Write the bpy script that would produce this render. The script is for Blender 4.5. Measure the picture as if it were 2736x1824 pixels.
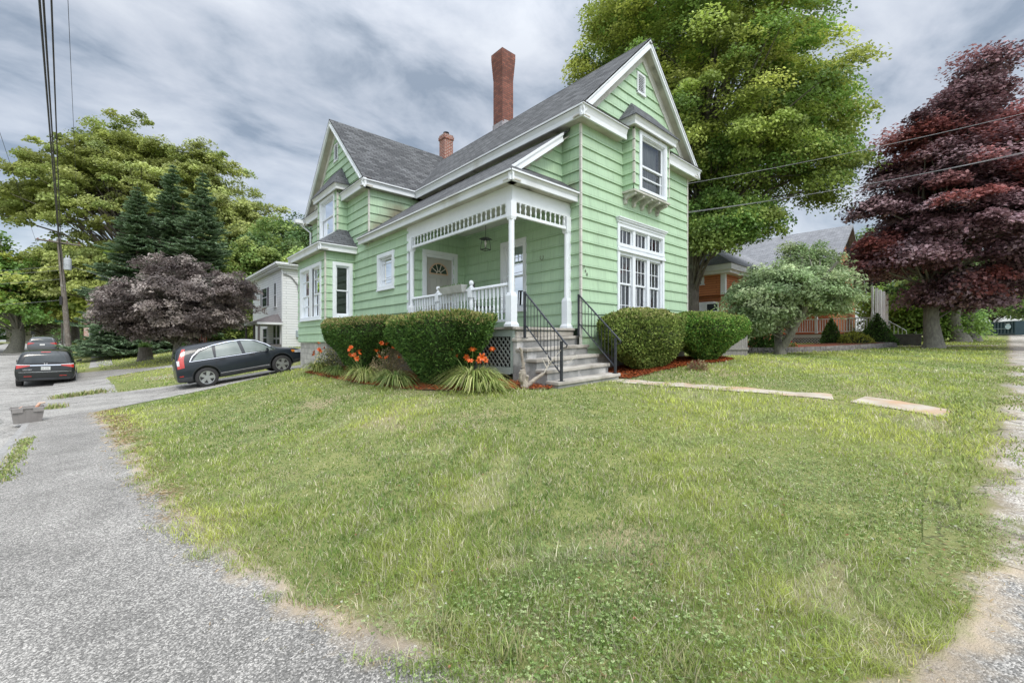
import bpy, bmesh, math, random
import numpy as np
from mathutils import Vector, Matrix, noise
R=math.radians
scene=bpy.context.scene
for o in list(bpy.data.objects): bpy.data.objects.remove(o)
# ---------------- camera
cd=bpy.data.cameras.new('camera'); cam=bpy.data.objects.new('camera',cd); scene.collection.objects.link(cam)
scene.camera=cam
CX,CY,CZ=-7.574,-6.178,1.65
cam.location=(CX,CY,CZ); cam.rotation_euler=(R(90),0,R(-41.65))
cd.sensor_width=36; cd.lens=15.0; cd.clip_start=.05; cd.clip_end=3000
# ---------------- exposure
scene.view_settings.view_transform='Standard'; scene.view_settings.look='None'
scene.view_settings.exposure=0.0; scene.view_settings.gamma=1.0
# ---------------- sky
SUN_EL,SUN_AZ=50.0,192.0      # azimuth clockwise from +Y, overcast light from the street side
world=bpy.data.worlds.new('World'); scene.world=world; world.use_nodes=True
nt=world.node_tree; N=nt.nodes; L=nt.links; N.clear()
def nd(t,**k):
    n=N.new(t)
    for a,b in k.items(): setattr(n,a,b)
    return n
out=nd('ShaderNodeOutputWorld'); bg=nd('ShaderNodeBackground'); L.new(bg.outputs[0],out.inputs[0])
sky=nd('ShaderNodeTexSky',sky_type='NISHITA',sun_disc=False,sun_elevation=R(SUN_EL),sun_rotation=R(SUN_AZ))
tc=nd('ShaderNodeTexCoord'); sep=nd('ShaderNodeSeparateXYZ'); L.new(tc.outputs['Generated'],sep.inputs[0])
def m_(op,a,b=None,c=None):
    n=nd('ShaderNodeMath',operation=op)
    for i,v in enumerate((a,b,c)):
        if v is None: continue
        if isinstance(v,(int,float)): n.inputs[i].default_value=v
        else: L.new(v,n.inputs[i])
    return n.outputs[0]
zc=m_('MAXIMUM',sep.outputs[2],0.0); zz=m_('ADD',zc,.22)
cx=m_('DIVIDE',sep.outputs[0],zz); cy=m_('DIVIDE',sep.outputs[1],zz)
cv=nd('ShaderNodeCombineXYZ'); L.new(cx,cv.inputs[0]); L.new(cy,cv.inputs[1])
mp=nd('ShaderNodeMapping'); L.new(cv.outputs[0],mp.inputs[0]); mp.inputs['Rotation'].default_value=(0,0,R(-28)); mp.inputs['Scale'].default_value=(1.15,1.55,1); mp.inputs['Location'].default_value=(3.1,1.7,0)
n1=nd('ShaderNodeTexNoise'); L.new(mp.outputs[0],n1.inputs['Vector']); n1.inputs['Scale'].default_value=2.7; n1.inputs['Detail'].default_value=10; n1.inputs['Roughness'].default_value=.57; n1.inputs['Distortion'].default_value=.25
n2=nd('ShaderNodeTexNoise'); L.new(mp.outputs[0],n2.inputs['Vector']); n2.inputs['Scale'].default_value=.6; n2.inputs['Detail'].default_value=3
mixn=m_('ADD',m_('MULTIPLY',n1.outputs[0],.78),m_('MULTIPLY',n2.outputs[0],.36))
cr=nd('ShaderNodeValToRGB'); L.new(mixn,cr.inputs[0])
e=cr.color_ramp.elements; e[0].position=.44; e[0].color=(.27,.31,.355,1); e[1].position=.71; e[1].color=(.69,.71,.735,1)
q=e.new(.53); q.color=(.45,.485,.53,1)
q=e.new(.60); q.color=(.56,.585,.625,1)
# overcast sky is brighter towards the zenith and towards the veiled sun behind the camera
zf=m_('MULTIPLY_ADD',m_('POWER',zc,5.0),4.6,.84)
sd=nd('ShaderNodeVectorMath',operation='DOT_PRODUCT'); L.new(tc.outputs['Generated'],sd.inputs[0])
sd.inputs[1].default_value=(math.sin(R(SUN_AZ))*math.cos(R(SUN_EL)),math.cos(R(SUN_AZ))*math.cos(R(SUN_EL)),math.sin(R(SUN_EL)))
glow=m_('POWER',m_('MAXIMUM',sd.outputs['Value'],0.0),2.0)
fac=m_('ADD',zf,m_('MULTIPLY',m_('POWER',glow,1.5),3.2))
vm=nd('ShaderNodeVectorMath',operation='SCALE'); L.new(cr.outputs[0],vm.inputs[0]); L.new(fac,vm.inputs['Scale'])
vs=nd('ShaderNodeVectorMath',operation='SCALE'); L.new(sky.outputs[0],vs.inputs[0]); vs.inputs['Scale'].default_value=.05
va=nd('ShaderNodeVectorMath',operation='ADD'); L.new(vm.outputs[0],va.inputs[0]); L.new(vs.outputs[0],va.inputs[1])
L.new(va.outputs[0],bg.inputs['Color']); bg.inputs['Strength'].default_value=1.0
# ---------------- sun behind thin cloud
sl=bpy.data.lights.new('sun','SUN'); sun=bpy.data.objects.new('sun',sl); scene.collection.objects.link(sun)
sl.energy=1.5; sl.angle=R(14); sl.color=(1,.93,.82)
dv=Vector((math.sin(R(SUN_AZ))*math.cos(R(SUN_EL)),math.cos(R(SUN_AZ))*math.cos(R(SUN_EL)),math.sin(R(SUN_EL))))
sun.rotation_euler=dv.to_track_quat('Z','Y').to_euler()
# ================= helpers
rng=np.random.default_rng(7); random.seed(7)
f_=1140.;S_=math.sin(R(48.35));C_=math.cos(R(48.35))
def at(u,v,d):
    """point d metres in front of the viewpoint, from survey angles"""
    a=(u-1368)/f_*d; return Vector((CX+S_*a+C_*d, CY-C_*a+S_*d, CZ+(912-v)/f_*d))
def new(name,me,parent=None):
    o=bpy.data.objects.new(name,me); scene.collection.objects.link(o)
    if parent is not None: o.parent=parent
    return o
def tag(o,label=None,cat=None,group=None,kind=None):
    if label: o['label']=label
    if cat: o['category']=cat
    if group: o['group']=group
    if kind: o['kind']=kind
    return o
def thing(name,label,cat,loc=(0,0,0),rz=0,group=None,rot=None):
    o=new(name,None); o.location=loc; o.rotation_euler=rot if rot else (0,0,rz); o.empty_display_size=.1
    return tag(o,label,cat,group)
def ctree(o,parent=None):
    c=o.copy(); scene.collection.objects.link(c); c.parent=parent
    for ch in list(o.children): ctree(ch,c)
    return c
class MB:
    def __init__(s,off=(0,0)): s.v=[]; s.f=[]; s.off=off
    def face(s,*p):
        i=len(s.v); s.v.extend([tuple(q) for q in p]); s.f.append(tuple(range(i,i+len(p)))); return s
    def box(s,x0,y0,z0,x1,y1,z1,M=None):
        P=[(x0,y0,z0),(x1,y0,z0),(x1,y1,z0),(x0,y1,z0),(x0,y0,z1),(x1,y0,z1),(x1,y1,z1),(x0,y1,z1)]
        if M is not None: P=[tuple(M@Vector(p)) for p in P]
        i=len(s.v); s.v+=P
        s.f+=[tuple(i+k for k in q) for q in ((0,3,2,1),(4,5,6,7),(0,1,5,4),(1,2,6,5),(2,3,7,6),(3,0,4,7))]; return s
    def hexa(s,b,t):
        """prism between bottom loop b and top loop t"""
        n=len(b); i=len(s.v); s.v+=[tuple(q) for q in b]+[tuple(q) for q in t]
        s.f.append(tuple(i+k for k in reversed(range(n)))); s.f.append(tuple(i+n+k for k in range(n)))
        for k in range(n): j=(k+1)%n; s.f.append((i+k,i+j,i+n+j,i+n+k))
        return s
    def tube(s,pts,rad,n=8,cap=True):
        pts=[Vector(p) for p in pts]
        if not isinstance(rad,(list,tuple)): rad=[rad]*len(pts)
        rings=[]; up=None
        for k,p in enumerate(pts):
            d=(pts[min(k+1,len(pts)-1)]-pts[max(k-1,0)]).normalized()
            if up is None: up=Vector((0,0,1)) if abs(d.z)<.9 else Vector((1,0,0))
            a=d.cross(up); 
            if a.length<1e-5: a=d.orthogonal()
            a.normalize(); b=a.cross(d).normalized(); up=b
            i=len(s.v); r=rad[k]
            for j in range(n):
                t=2*math.pi*j/n; s.v.append(tuple(p+a*(r*math.cos(t))+b*(r*math.sin(t))))
            rings.append(i)
        for k in range(len(rings)-1):
            for j in range(n):
                j2=(j+1)%n; s.f.append((rings[k]+j,rings[k]+j2,rings[k+1]+j2,rings[k+1]+j))
        if cap: s.f.append(tuple(rings[0]+j for j in reversed(range(n)))); s.f.append(tuple(rings[-1]+j for j in range(n)))
        return s
    def lathe(s,prof,c=(0,0,0),n=10,M=None):
        """prof: (r,z) bottom to top around vertical axis"""
        i=len(s.v); c=Vector(c)
        for r,z in prof:
            for j in range(n):
                t=2*math.pi*(j+.5)/n; p=Vector((r*math.cos(t),r*math.sin(t),z))
                if M is not None: p=M@p
                s.v.append(tuple(p+c))
        for k in range(len(prof)-1):
            for j in range(n):
                j2=(j+1)%n; s.f.append((i+k*n+j,i+k*n+j2,i+(k+1)*n+j2,i+(k+1)*n+j))
        s.f.append(tuple(i+j for j in reversed(range(n)))); s.f.append(tuple(i+(len(prof)-1)*n+j for j in range(n)))
        return s
    def mesh(s,name,mat,smooth=False):
        me=bpy.data.meshes.new(name); me.from_pydata(s.v,[],s.f); me.update()
        if mat: me.materials.append(mat)
        uv=me.uv_layers.new(name='UVMap'); n=len(me.loops)
        co=np.empty(len(me.vertices)*3); me.vertices.foreach_get('co',co); co=co.reshape(-1,3)
        li=np.empty(n,int); me.loops.foreach_get('vertex_index',li)
        nf=len(me.polygons); nn=np.empty(nf*3); me.polygons.foreach_get('normal',nn); nn=nn.reshape(-1,3)
        tot=np.empty(nf,int); me.polygons.foreach_get('loop_total',tot); fn=np.repeat(nn,tot,axis=0); pc=co[li]
        t=np.stack([-fn[:,1],fn[:,0],np.zeros(n)],1); ln=np.linalg.norm(t,axis=1); fl=ln<.15
        t[fl]=(1,0,0); ln[fl]=1; t/=ln[:,None]; b=np.cross(fn,t); b[fl]=(0,1,0)
        U=np.stack([(pc*t).sum(1),(pc*b).sum(1)],1); U+=np.array(s.off); uv.data.foreach_set('uv',U.ravel())
        if smooth: me.polygons.foreach_set('use_smooth',np.ones(nf,bool))
        return me
    def build(s,name,mat,parent=None,smooth=False,bevel=0):
        o=new(name,s.mesh(name,mat,smooth),parent)
        if bevel:
            b=o.modifiers.new('bevel','BEVEL'); b.width=bevel; b.segments=2; b.limit_method='ANGLE'; b.angle_limit=R(40)
        return o
def npmesh(name,V,F,mat,parent=None,col=None,smooth=False,obj=True,edge=None):
    """V (n,3), F (m,k) constant k; col per vertex rgb"""
    me=bpy.data.meshes.new(name); n=len(V); m,k=F.shape
    me.vertices.add(n); me.vertices.foreach_set('co',np.asarray(V,np.float32).ravel())
    me.loops.add(m*k); me.loops.foreach_set('vertex_index',F.astype(np.int32).ravel())
    me.polygons.add(m); me.polygons.foreach_set('loop_start',np.arange(0,m*k,k,dtype=np.int32))
    try: me.polygons.foreach_set('loop_total',np.full(m,k,np.int32))
    except Exception: pass
    if smooth: me.polygons.foreach_set('use_smooth',np.ones(m,bool))
    me.update(calc_edges=True)
    if col is not None:
        ca=me.color_attributes.new('Col','FLOAT_COLOR','POINT'); c4=np.ones((n,4),np.float32); c4[:,:3]=col; ca.data.foreach_set('color',c4.ravel())
    if edge is not None:
        ea=me.attributes.new('edge','FLOAT','POINT'); ea.data.foreach_set('value',np.asarray(edge,np.float32).ravel())
    me.materials.append(mat)
    return new(name,me,parent) if obj else me
# ---------------- materials
MATS={}
def mat(name,c1,c2=None,scale=3,rough=.6,bump=0,bscale=None,metal=0,spec=None,detail=5,c3=None,s3=.6,t3=(.55,.7),stretch=None,coat=0,coord='Object',emit=None):
    if name in MATS: return MATS[name]
    m=bpy.data.materials.new(name); m.use_nodes=True; t=m.node_tree; n=t.nodes; l=t.links; p=n['Principled BSDF']
    p.inputs['Roughness'].default_value=rough; p.inputs['Metallic'].default_value=metal
    if spec is not None: p.inputs['Specular IOR Level'].default_value=spec
    if coat: p.inputs['Coat Weight'].default_value=coat; p.inputs['Coat Roughness'].default_value=.06
    c1=(*c1,1); p.inputs['Base Color'].default_value=c1
    co=n.new('ShaderNodeTexCoord'); src=co.outputs[coord]
    if stretch:
        mp=n.new('ShaderNodeMapping'); l.new(src,mp.inputs[0]); mp.inputs['Scale'].default_value=stretch; src=mp.outputs[0]
    if c2:
        a=n.new('ShaderNodeTexNoise'); l.new(src,a.inputs['Vector']); a.inputs['Scale'].default_value=scale; a.inputs['Detail'].default_value=detail; a.inputs['Roughness'].default_value=.6
        r=n.new('ShaderNodeValToRGB'); l.new(a.outputs[0],r.inputs[0]); r.color_ramp.elements[0].position=.35; r.color_ramp.elements[1].position=.65
        r.color_ramp.elements[0].color=c1; r.color_ramp.elements[1].color=(*c2,1); o=r.outputs[0]
        if c3:
            b=n.new('ShaderNodeTexNoise'); l.new(co.outputs[coord],b.inputs['Vector']); b.inputs['Scale'].default_value=s3; b.inputs['Detail'].default_value=6
            q=n.new('ShaderNodeMapRange'); l.new(b.outputs[0],q.inputs[0]); q.inputs[1].default_value=t3[0]; q.inputs[2].default_value=t3[1]
            x=n.new('ShaderNodeMix'); x.data_type='RGBA'; l.new(q.outputs[0],x.inputs[0]); l.new(o,x.inputs[6]); x.inputs[7].default_value=(*c3,1); o=x.outputs[2]
        l.new(o,p.inputs['Base Color'])
    if bump:
        b=n.new('ShaderNodeTexNoise'); l.new(src,b.inputs['Vector']); b.inputs['Scale'].default_value=bscale or scale*4; b.inputs['Detail'].default_value=6
        k=n.new('ShaderNodeBump'); l.new(b.outputs[0],k.inputs['Height']); k.inputs['Strength'].default_value=bump; k.inputs['Distance'].default_value=.02; l.new(k.outputs[0],p.inputs['Normal'])
    if emit: p.inputs['Emission Color'].default_value=(*emit[0],1); p.inputs['Emission Strength'].default_value=emit[1]
    MATS[name]=m; return m
def brickmat(name,ca,cb,mortar,bw,bh,ms,rough=.8,off=.5,bump=.5,var=.5,ns=2.0,dirt=None,streak=None,bias=0,dist=.006,smooth=.1):
    """tiles laid in the metre uv of the mesh: shingles, bricks, siding joints"""
    m=bpy.data.materials.new(name); m.use_nodes=True; t=m.node_tree; n=t.nodes; l=t.links; p=n['Principled BSDF']; p.inputs['Roughness'].default_value=rough
    uv=n.new('ShaderNodeTexCoord'); b=n.new('ShaderNodeTexBrick'); l.new(uv.outputs['UV'],b.inputs['Vector'])
    b.offset=off; b.inputs['Scale'].default_value=1; b.inputs['Brick Width'].default_value=bw; b.inputs['Row Height'].default_value=bh; b.inputs['Mortar Size'].default_value=ms; b.inputs['Mortar Smooth'].default_value=smooth; b.inputs['Bias'].default_value=bias
    b.inputs['Color1'].default_value=(*ca,1); b.inputs['Color2'].default_value=(*cb,1); b.inputs['Mortar'].default_value=(*mortar,1)
    a=n.new('ShaderNodeTexNoise'); l.new(uv.outputs['Object'],a.inputs['Vector']); a.inputs['Scale'].default_value=ns; a.inputs['Detail'].default_value=7; a.inputs['Roughness'].default_value=.65
    r=n.new('ShaderNodeMapRange'); l.new(a.outputs[0],r.inputs[0]); r.inputs[1].default_value=.3; r.inputs[2].default_value=.7; r.inputs[3].default_value=1-var*.5; r.inputs[4].default_value=1+var*.5
    v=n.new('ShaderNodeVectorMath'); v.operation='SCALE'; l.new(b.outputs['Color'],v.inputs[0]); l.new(r.outputs[0],v.inputs['Scale']); o=v.outputs[0]
    if streak:
        mp=n.new('ShaderNodeMapping'); l.new(uv.outputs['UV'],mp.inputs[0]); mp.inputs['Scale'].default_value=streak
        s=n.new('ShaderNodeTexNoise'); l.new(mp.outputs[0],s.inputs['Vector']); s.inputs['Scale'].default_value=1; s.inputs['Detail'].default_value=4
        q=n.new('ShaderNodeMapRange'); l.new(s.outputs[0],q.inputs[0]); q.inputs[1].default_value=.3; q.inputs[2].default_value=.7; q.inputs[3].default_value=.9; q.inputs[4].default_value=1.08
        w=n.new('ShaderNodeVectorMath'); w.operation='SCALE'; l.new(o,w.inputs[0]); l.new(q.outputs[0],w.inputs['Scale']); o=w.outputs[0]
    if dirt:
        for (c,rad,colr) in dirt:
            vd=n.new('ShaderNodeVectorMath'); vd.operation='DISTANCE'; l.new(uv.outputs['Object'],vd.inputs[0]); vd.inputs[1].default_value=c
            ad=n.new('ShaderNodeMath'); ad.operation='MULTIPLY_ADD'; l.new(a.outputs[0],ad.inputs[0]); ad.inputs[1].default_value=rad*1.6; l.new(vd.outputs['Value'],ad.inputs[2])
            g=n.new('ShaderNodeMapRange'); l.new(ad.outputs[0],g.inputs[0]); g.inputs[1].default_value=rad*1.9; g.inputs[2].default_value=rad*1.0; g.inputs[3].default_value=0; g.inputs[4].default_value=.8
            x=n.new('ShaderNodeMix'); x.data_type='RGBA'; l.new(g.outputs[0],x.inputs[0]); l.new(o,x.inputs[6]); x.inputs[7].default_value=(*colr,1); o=x.outputs[2]
    l.new(o,p.inputs['Base Color'])
    if bump:
        iv=n.new('ShaderNodeMath'); iv.operation='SUBTRACT'; iv.inputs[0].default_value=1; l.new(b.outputs['Fac'],iv.inputs[1])
        ad=n.new('ShaderNodeMath'); ad.operation='MULTIPLY_ADD'; l.new(a.outputs[0],ad.inputs[0]); ad.inputs[1].default_value=.5; l.new(iv.outputs[0],ad.inputs[2])
        k=n.new('ShaderNodeBump'); l.new(ad.outputs[0],k.inputs['Height']); k.inputs['Strength'].default_value=bump; k.inputs['Distance'].default_value=dist; l.new(k.outputs[0],p.inputs['Normal'])
    MATS[name]=m; return m
def leafmat(name,transl=.3,rough=.5,spec=.35):
    m=bpy.data.materials.new(name); m.use_nodes=True; t=m.node_tree; n=t.nodes; l=t.links; p=n['Principled BSDF']
    a=n.new('ShaderNodeAttribute'); a.attribute_name='Col'; l.new(a.outputs['Color'],p.inputs['Base Color']); p.inputs['Roughness'].default_value=rough; p.inputs['Specular IOR Level'].default_value=spec
    tr=n.new('ShaderNodeBsdfTranslucent'); l.new(a.outputs['Color'],tr.inputs['Color']); mx=n.new('ShaderNodeMixShader'); mx.inputs[0].default_value=transl
    l.new(p.outputs[0],mx.inputs[1]); l.new(tr.outputs[0],mx.inputs[2]); l.new(mx.outputs[0],n['Material Output'].inputs[0]); MATS[name]=m; return m
def glassmat(name,tint=(.75,.8,.8),rough=.02):
    m=bpy.data.materials.new(name); m.use_nodes=True; t=m.node_tree; n=t.nodes; l=t.links; n.remove(n['Principled BSDF'])
    tr=n.new('ShaderNodeBsdfTransparent'); tr.inputs[0].default_value=(*tint,1); g=n.new('ShaderNodeBsdfGlossy'); g.inputs['Roughness'].default_value=rough; g.inputs[0].default_value=(.95,.97,1,1)
    fr=n.new('ShaderNodeFresnel'); fr.inputs[0].default_value=1.7; ad=n.new('ShaderNodeMath'); ad.operation='MULTIPLY_ADD'; l.new(fr.outputs[0],ad.inputs[0]); ad.inputs[1].default_value=1.0; ad.inputs[2].default_value=.03; ad.use_clamp=True
    mx=n.new('ShaderNodeMixShader'); l.new(ad.outputs[0],mx.inputs[0]); l.new(tr.outputs[0],mx.inputs[1]); l.new(g.outputs[0],mx.inputs[2]); l.new(mx.outputs[0],n['Material Output'].inputs[0]); MATS[name]=m; return m
GREEN=(.345,.53,.335)
SID=brickmat('green_asbestos_siding',(.375,.525,.35),(.40,.55,.375),(.24,.36,.23),.61,.2697,.005,rough=.55,bump=.3,var=.17,ns=1.1,streak=(34,1.1,1),
    dirt=[((-.75,7.25,5.9),.62,(.13,.085,.05)),((-1.5,7.3,5.35),.42,(.17,.12,.07)),((-.05,.3,5.15),.22,(.30,.27,.15))],dist=.003)
WHITE=mat('white_trim_paint',(.74,.765,.79),(.66,.685,.71),scale=1.2,rough=.5,bump=.05,bscale=20,c3=(.42,.41,.37),s3=.9,t3=(.60,.78))
WHITE2=mat('clean_white_paint',(.76,.79,.83),(.70,.735,.77),scale=3,rough=.45,bump=.04,bscale=30)
SOFF=mat('weathered_soffit',(.52,.51,.45),(.38,.36,.31),scale=2.2,rough=.8,bump=.2,c3=(.10,.10,.08),s3=1.4,t3=(.58,.70))
SHIN=brickmat('asphalt_shingles',(.05,.052,.055),(.125,.128,.132),(.013,.013,.015),.30,.14,.010,rough=.95,bump=1,var=.6,ns=3.5,dist=.012)
SHIND=brickmat('dark_asphalt_shingles',(.07,.075,.082),(.12,.125,.135),(.02,.02,.022),.30,.14,.008,rough=.9,bump=.9,var=.4,ns=4,dist=.012)
EDGE=mat('dark_roof_edge',(.045,.035,.03),(.02,.02,.02),rough=.8)
BRICK=brickmat('chimney_brick',(.30,.105,.07),(.17,.055,.04),(.10,.065,.055),.205,.075,.012,rough=.85,bump=.6,var=.5,ns=6,dist=.01)
BRICK2=brickmat('red_brick_white_mortar',(.33,.09,.05),(.20,.05,.03),(.45,.40,.36),.205,.07,.010,rough=.85,bump=.6,var=.5,ns=6,dist=.01)
BLOCK=brickmat('foundation_block',(.48,.46,.43),(.40,.38,.36),(.30,.29,.27),.40,.2,.01,rough=.9,bump=.7,var=.5,ns=5,dist=.02)
CONC=mat('step_concrete',(.46,.43,.385),(.30,.275,.24),scale=2.5,rough=.9,bump=.35,bscale=60,c3=(.17,.15,.125),s3=2.2,t3=(.58,.72))
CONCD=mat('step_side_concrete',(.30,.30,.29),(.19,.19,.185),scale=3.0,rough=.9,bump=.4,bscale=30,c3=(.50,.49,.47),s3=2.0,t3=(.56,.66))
IRON=mat('black_iron',(.03,.033,.04),(.05,.055,.065),scale=25,rough=.4,metal=.3,bump=.15,bscale=120)
LATT=mat('grey_green_lattice',(.27,.29,.27),(.20,.215,.20),scale=5,rough=.7)
SKIRT=mat('skirt_board',(.36,.42,.38),(.28,.33,.30),scale=3,rough=.7)
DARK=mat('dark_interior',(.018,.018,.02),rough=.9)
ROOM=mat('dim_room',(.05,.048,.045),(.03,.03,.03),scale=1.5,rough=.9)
CURT=mat('curtain',(.42,.42,.40),(.25,.25,.24),scale=2,rough=.9,stretch=(9,9,.6))
GLASS=glassmat('window_glass'); 
DOORP=mat('door_paint',(.42,.41,.37),(.38,.37,.34),scale=3,rough=.5)
TAN=mat('tan_fanlight',(.50,.33,.22),rough=.6)
CREAM=mat('cream_corner',(.62,.60,.54),(.50,.49,.45),scale=8,rough=.5)
# ================= terrain
CP=[(-7.6,-6.2,0),(-6.4,-4.5,.03),(-7.2,-2,-.03),(-7.65,1.8,-.12),(-8.2,10,-.28),(-9.5,7.9,-.34),(-9.2,-2,-.14),(-9.5,-6,-.12),(-8.6,16,-.33),(-9.5,20,-.37),(-8.5,20,-.27),(-9.2,24,-.32),(-10,32,-.05),(-11,40,.15),(-12,60,.5),(-15,90,1.0),
(-5.37,13.7,-.08),(-2.8,13.7,.33),(-1.0,14.2,.55),(-7.3,13.7,-.26),(-4.6,12,.12),(-3.5,11.6,.42),(-2.9,8.5,.66),(-2.9,11.6,.60),(-3.2,9.35,.59),(-2.9,2.8,.66),(-2.8,-.6,.78),(-1.9,-1.1,.78),(.3,-1.1,.85),
(.4,-5.8,.66),(2,-6.2,.78),(-2.3,-5.9,.36),(-4.2,-5.2,.17),(-4.5,0,.42),(-5.6,4,.15),(-6.3,8,-.02),(-5.6,10.6,.02),(-3.5,-3,.42),(-1.5,-3.5,.62),
(3.4,-1,1.1),(.9,-1.3,.9),(6,-1.2,1.14),(7.5,-.8,1.18),(10.5,-.9,1.15),(12,-6.2,1.15),(19,-4.4,1.35),(20,0,1.38),(20,-8,1.3),(10,8,1.25),(18,8,1.4),(5,-6.2,.93),
(40,-7,1.8),(85,-7,2.5),(60,10,2.3),(85,30,3),(5,-8,.85),(-1,-8,.4),(-8,-9,-.02),(40,-20,1.7),(0,-20,.3),(-15,-20,-.2),
(-6,24,.3),(-7,23,.2),(-4,22,.8),(-6,30,.6),(-7,44,1.05),(-3,42,1.2),(2,18,.9),(1.3,31,1.5),(10,30,1.6),(5,14,1.1),(20,60,2.0),(-5,75,1.2),(-8,18,-.1),(-5,18,.1),
(-13,15,-.35),(-18,15,-.35),(-14,25,-.35),(-20,30,-.2),(-17,55,.4),(-15,5,-.2),(-30,0,-.3),(-40,60,.5),(-30,30,-.1),(-35,100,1.2),(30,110,3)]
CP=np.array(CP,float)
def _k(d2): return np.where(d2>1e-12,.5*d2*np.log(np.maximum(d2,1e-12)),0)
def _fit():
    P=CP[:,:2]/10; n=len(P); d2=((P[:,None]-P[None])**2).sum(2); A=np.zeros((n+3,n+3)); A[:n,:n]=_k(d2)+.015*np.eye(n); A[:n,n]=1; A[:n,n+1:]=P; A[n,:n]=1; A[n+1:,:n]=P.T
    b=np.zeros(n+3); b[:n]=CP[:,2]; return np.linalg.solve(A,b)
TW=_fit()
def T(x,y):
    x=np.clip(np.asarray(x,float),-45,90); y=np.clip(np.asarray(y,float),-22,115); sh=x.shape; q=np.stack([x.ravel(),y.ravel()],1)/10; out=np.empty(len(q))
    for i in range(0,len(q),20000):
        s=q[i:i+20000]; d2=((s[:,None]-CP[None,:,:2]/10)**2).sum(2); out[i:i+20000]=_k(d2)@TW[:-3]+TW[-3]+s@TW[-2:]
    return out.reshape(sh)
def t1(x,y): return float(T(np.array([x]),np.array([y]))[0])
def xk(y): return -9.02-.058*y                 # street kerb line
KW=.12
def groundz(x,y):
    z=T(x,y); st=(x<xk(y)+.22); z=np.where(st,z-.30,z)
    st2=(y<-9.3)&(x>-9.5); z=np.where(st2,z-.3,z); return z
def axis(a,b,step,lim):
    L=list(np.arange(a,b+1e-6,step)); s=step
    while L[-1]<lim: s*=1.18; L.append(L[-1]+s)
    s=step
    while L[0]>-lim: s*=1.18; L.insert(0,L[0]-s)
    return np.array(L)
gx=axis(-11,14,.25,700); gy=axis(-8,26,.25,700); X,Y=np.meshgrid(gx,gy); Z=groundz(X,Y)
nx,ny=len(gx),len(gy); I=np.arange(nx*ny).reshape(ny,nx)
Fq=np.stack([I[:-1,:-1],I[:-1,1:],I[1:,1:],I[1:,:-1]],-1).reshape(-1,4)
LAWN=mat('lawn_ground',(.15,.175,.05),(.24,.245,.085),scale=3.2,rough=1,bump=.8,bscale=60,c3=(.30,.25,.14),s3=.55,t3=(.56,.70),detail=9)
g=npmesh('lawn_ground',np.stack([X.ravel(),Y.ravel(),Z.ravel()],1),Fq,LAWN,smooth=True); tag(g,'mown grass ground of the corner plot and the gardens around it',kind='structure')
def resample(P,n):
    P=np.array(P,float); d=np.r_[0,np.cumsum(np.hypot(*np.diff(P,axis=0).T))]; t=np.linspace(0,d[-1],n); return np.stack([np.interp(t,d,P[:,0]),np.interp(t,d,P[:,1])],1)
def drape(name,A,B,off,mat_,n=None,m=8,skirt=0,jit=0,parent=None):
    n=n or 60; A=resample(A,n); B=resample(B,n)
    if jit:
        for P_ in (A,B):
            k=np.array([noise.fractal((p[0]*2.2,p[1]*2.2,jit),1,2,4) for p in P_]); dd=(B-A); dd/=np.linalg.norm(dd,axis=1)[:,None]+1e-9; P_+= (dd*(k*jit)[:,None])*( -1 if P_ is A else 1)
    s=np.linspace(0,1,m+1); P=A[:,None]*(1-s)[None,:,None]+B[:,None]*s[None,:,None]; z=T(P[...,0],P[...,1])+off
    V=np.concatenate([P,z[...,None]],-1); 
    ed=np.linalg.norm(P-A[:,None],axis=-1)
    if skirt:
        ed=np.concatenate([ed[:,:1],ed,ed[:,-1:]],1)
        l=V[:,:1].copy(); l[...,2]-=skirt; r=V[:,-1:].copy(); r[...,2]-=skirt; V=np.concatenate([l,V,r],1)
    mm=V.shape[1]; I=np.arange(n*mm).reshape(n,mm); F=np.stack([I[:-1,:-1],I[1:,:-1],I[1:,1:],I[:-1,1:]],-1).reshape(-1,4)
    a,b,c=V.reshape(-1,3)[F[0,:3]]
    if mm>3: a,b,c=V.reshape(-1,3)[F[1,:3]]
    if np.cross(b-a,c-a)[2]<0: F=F[:,::-1]
    return npmesh(name,V.reshape(-1,3),F,mat_,parent,smooth=not skirt,edge=ed)
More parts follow.
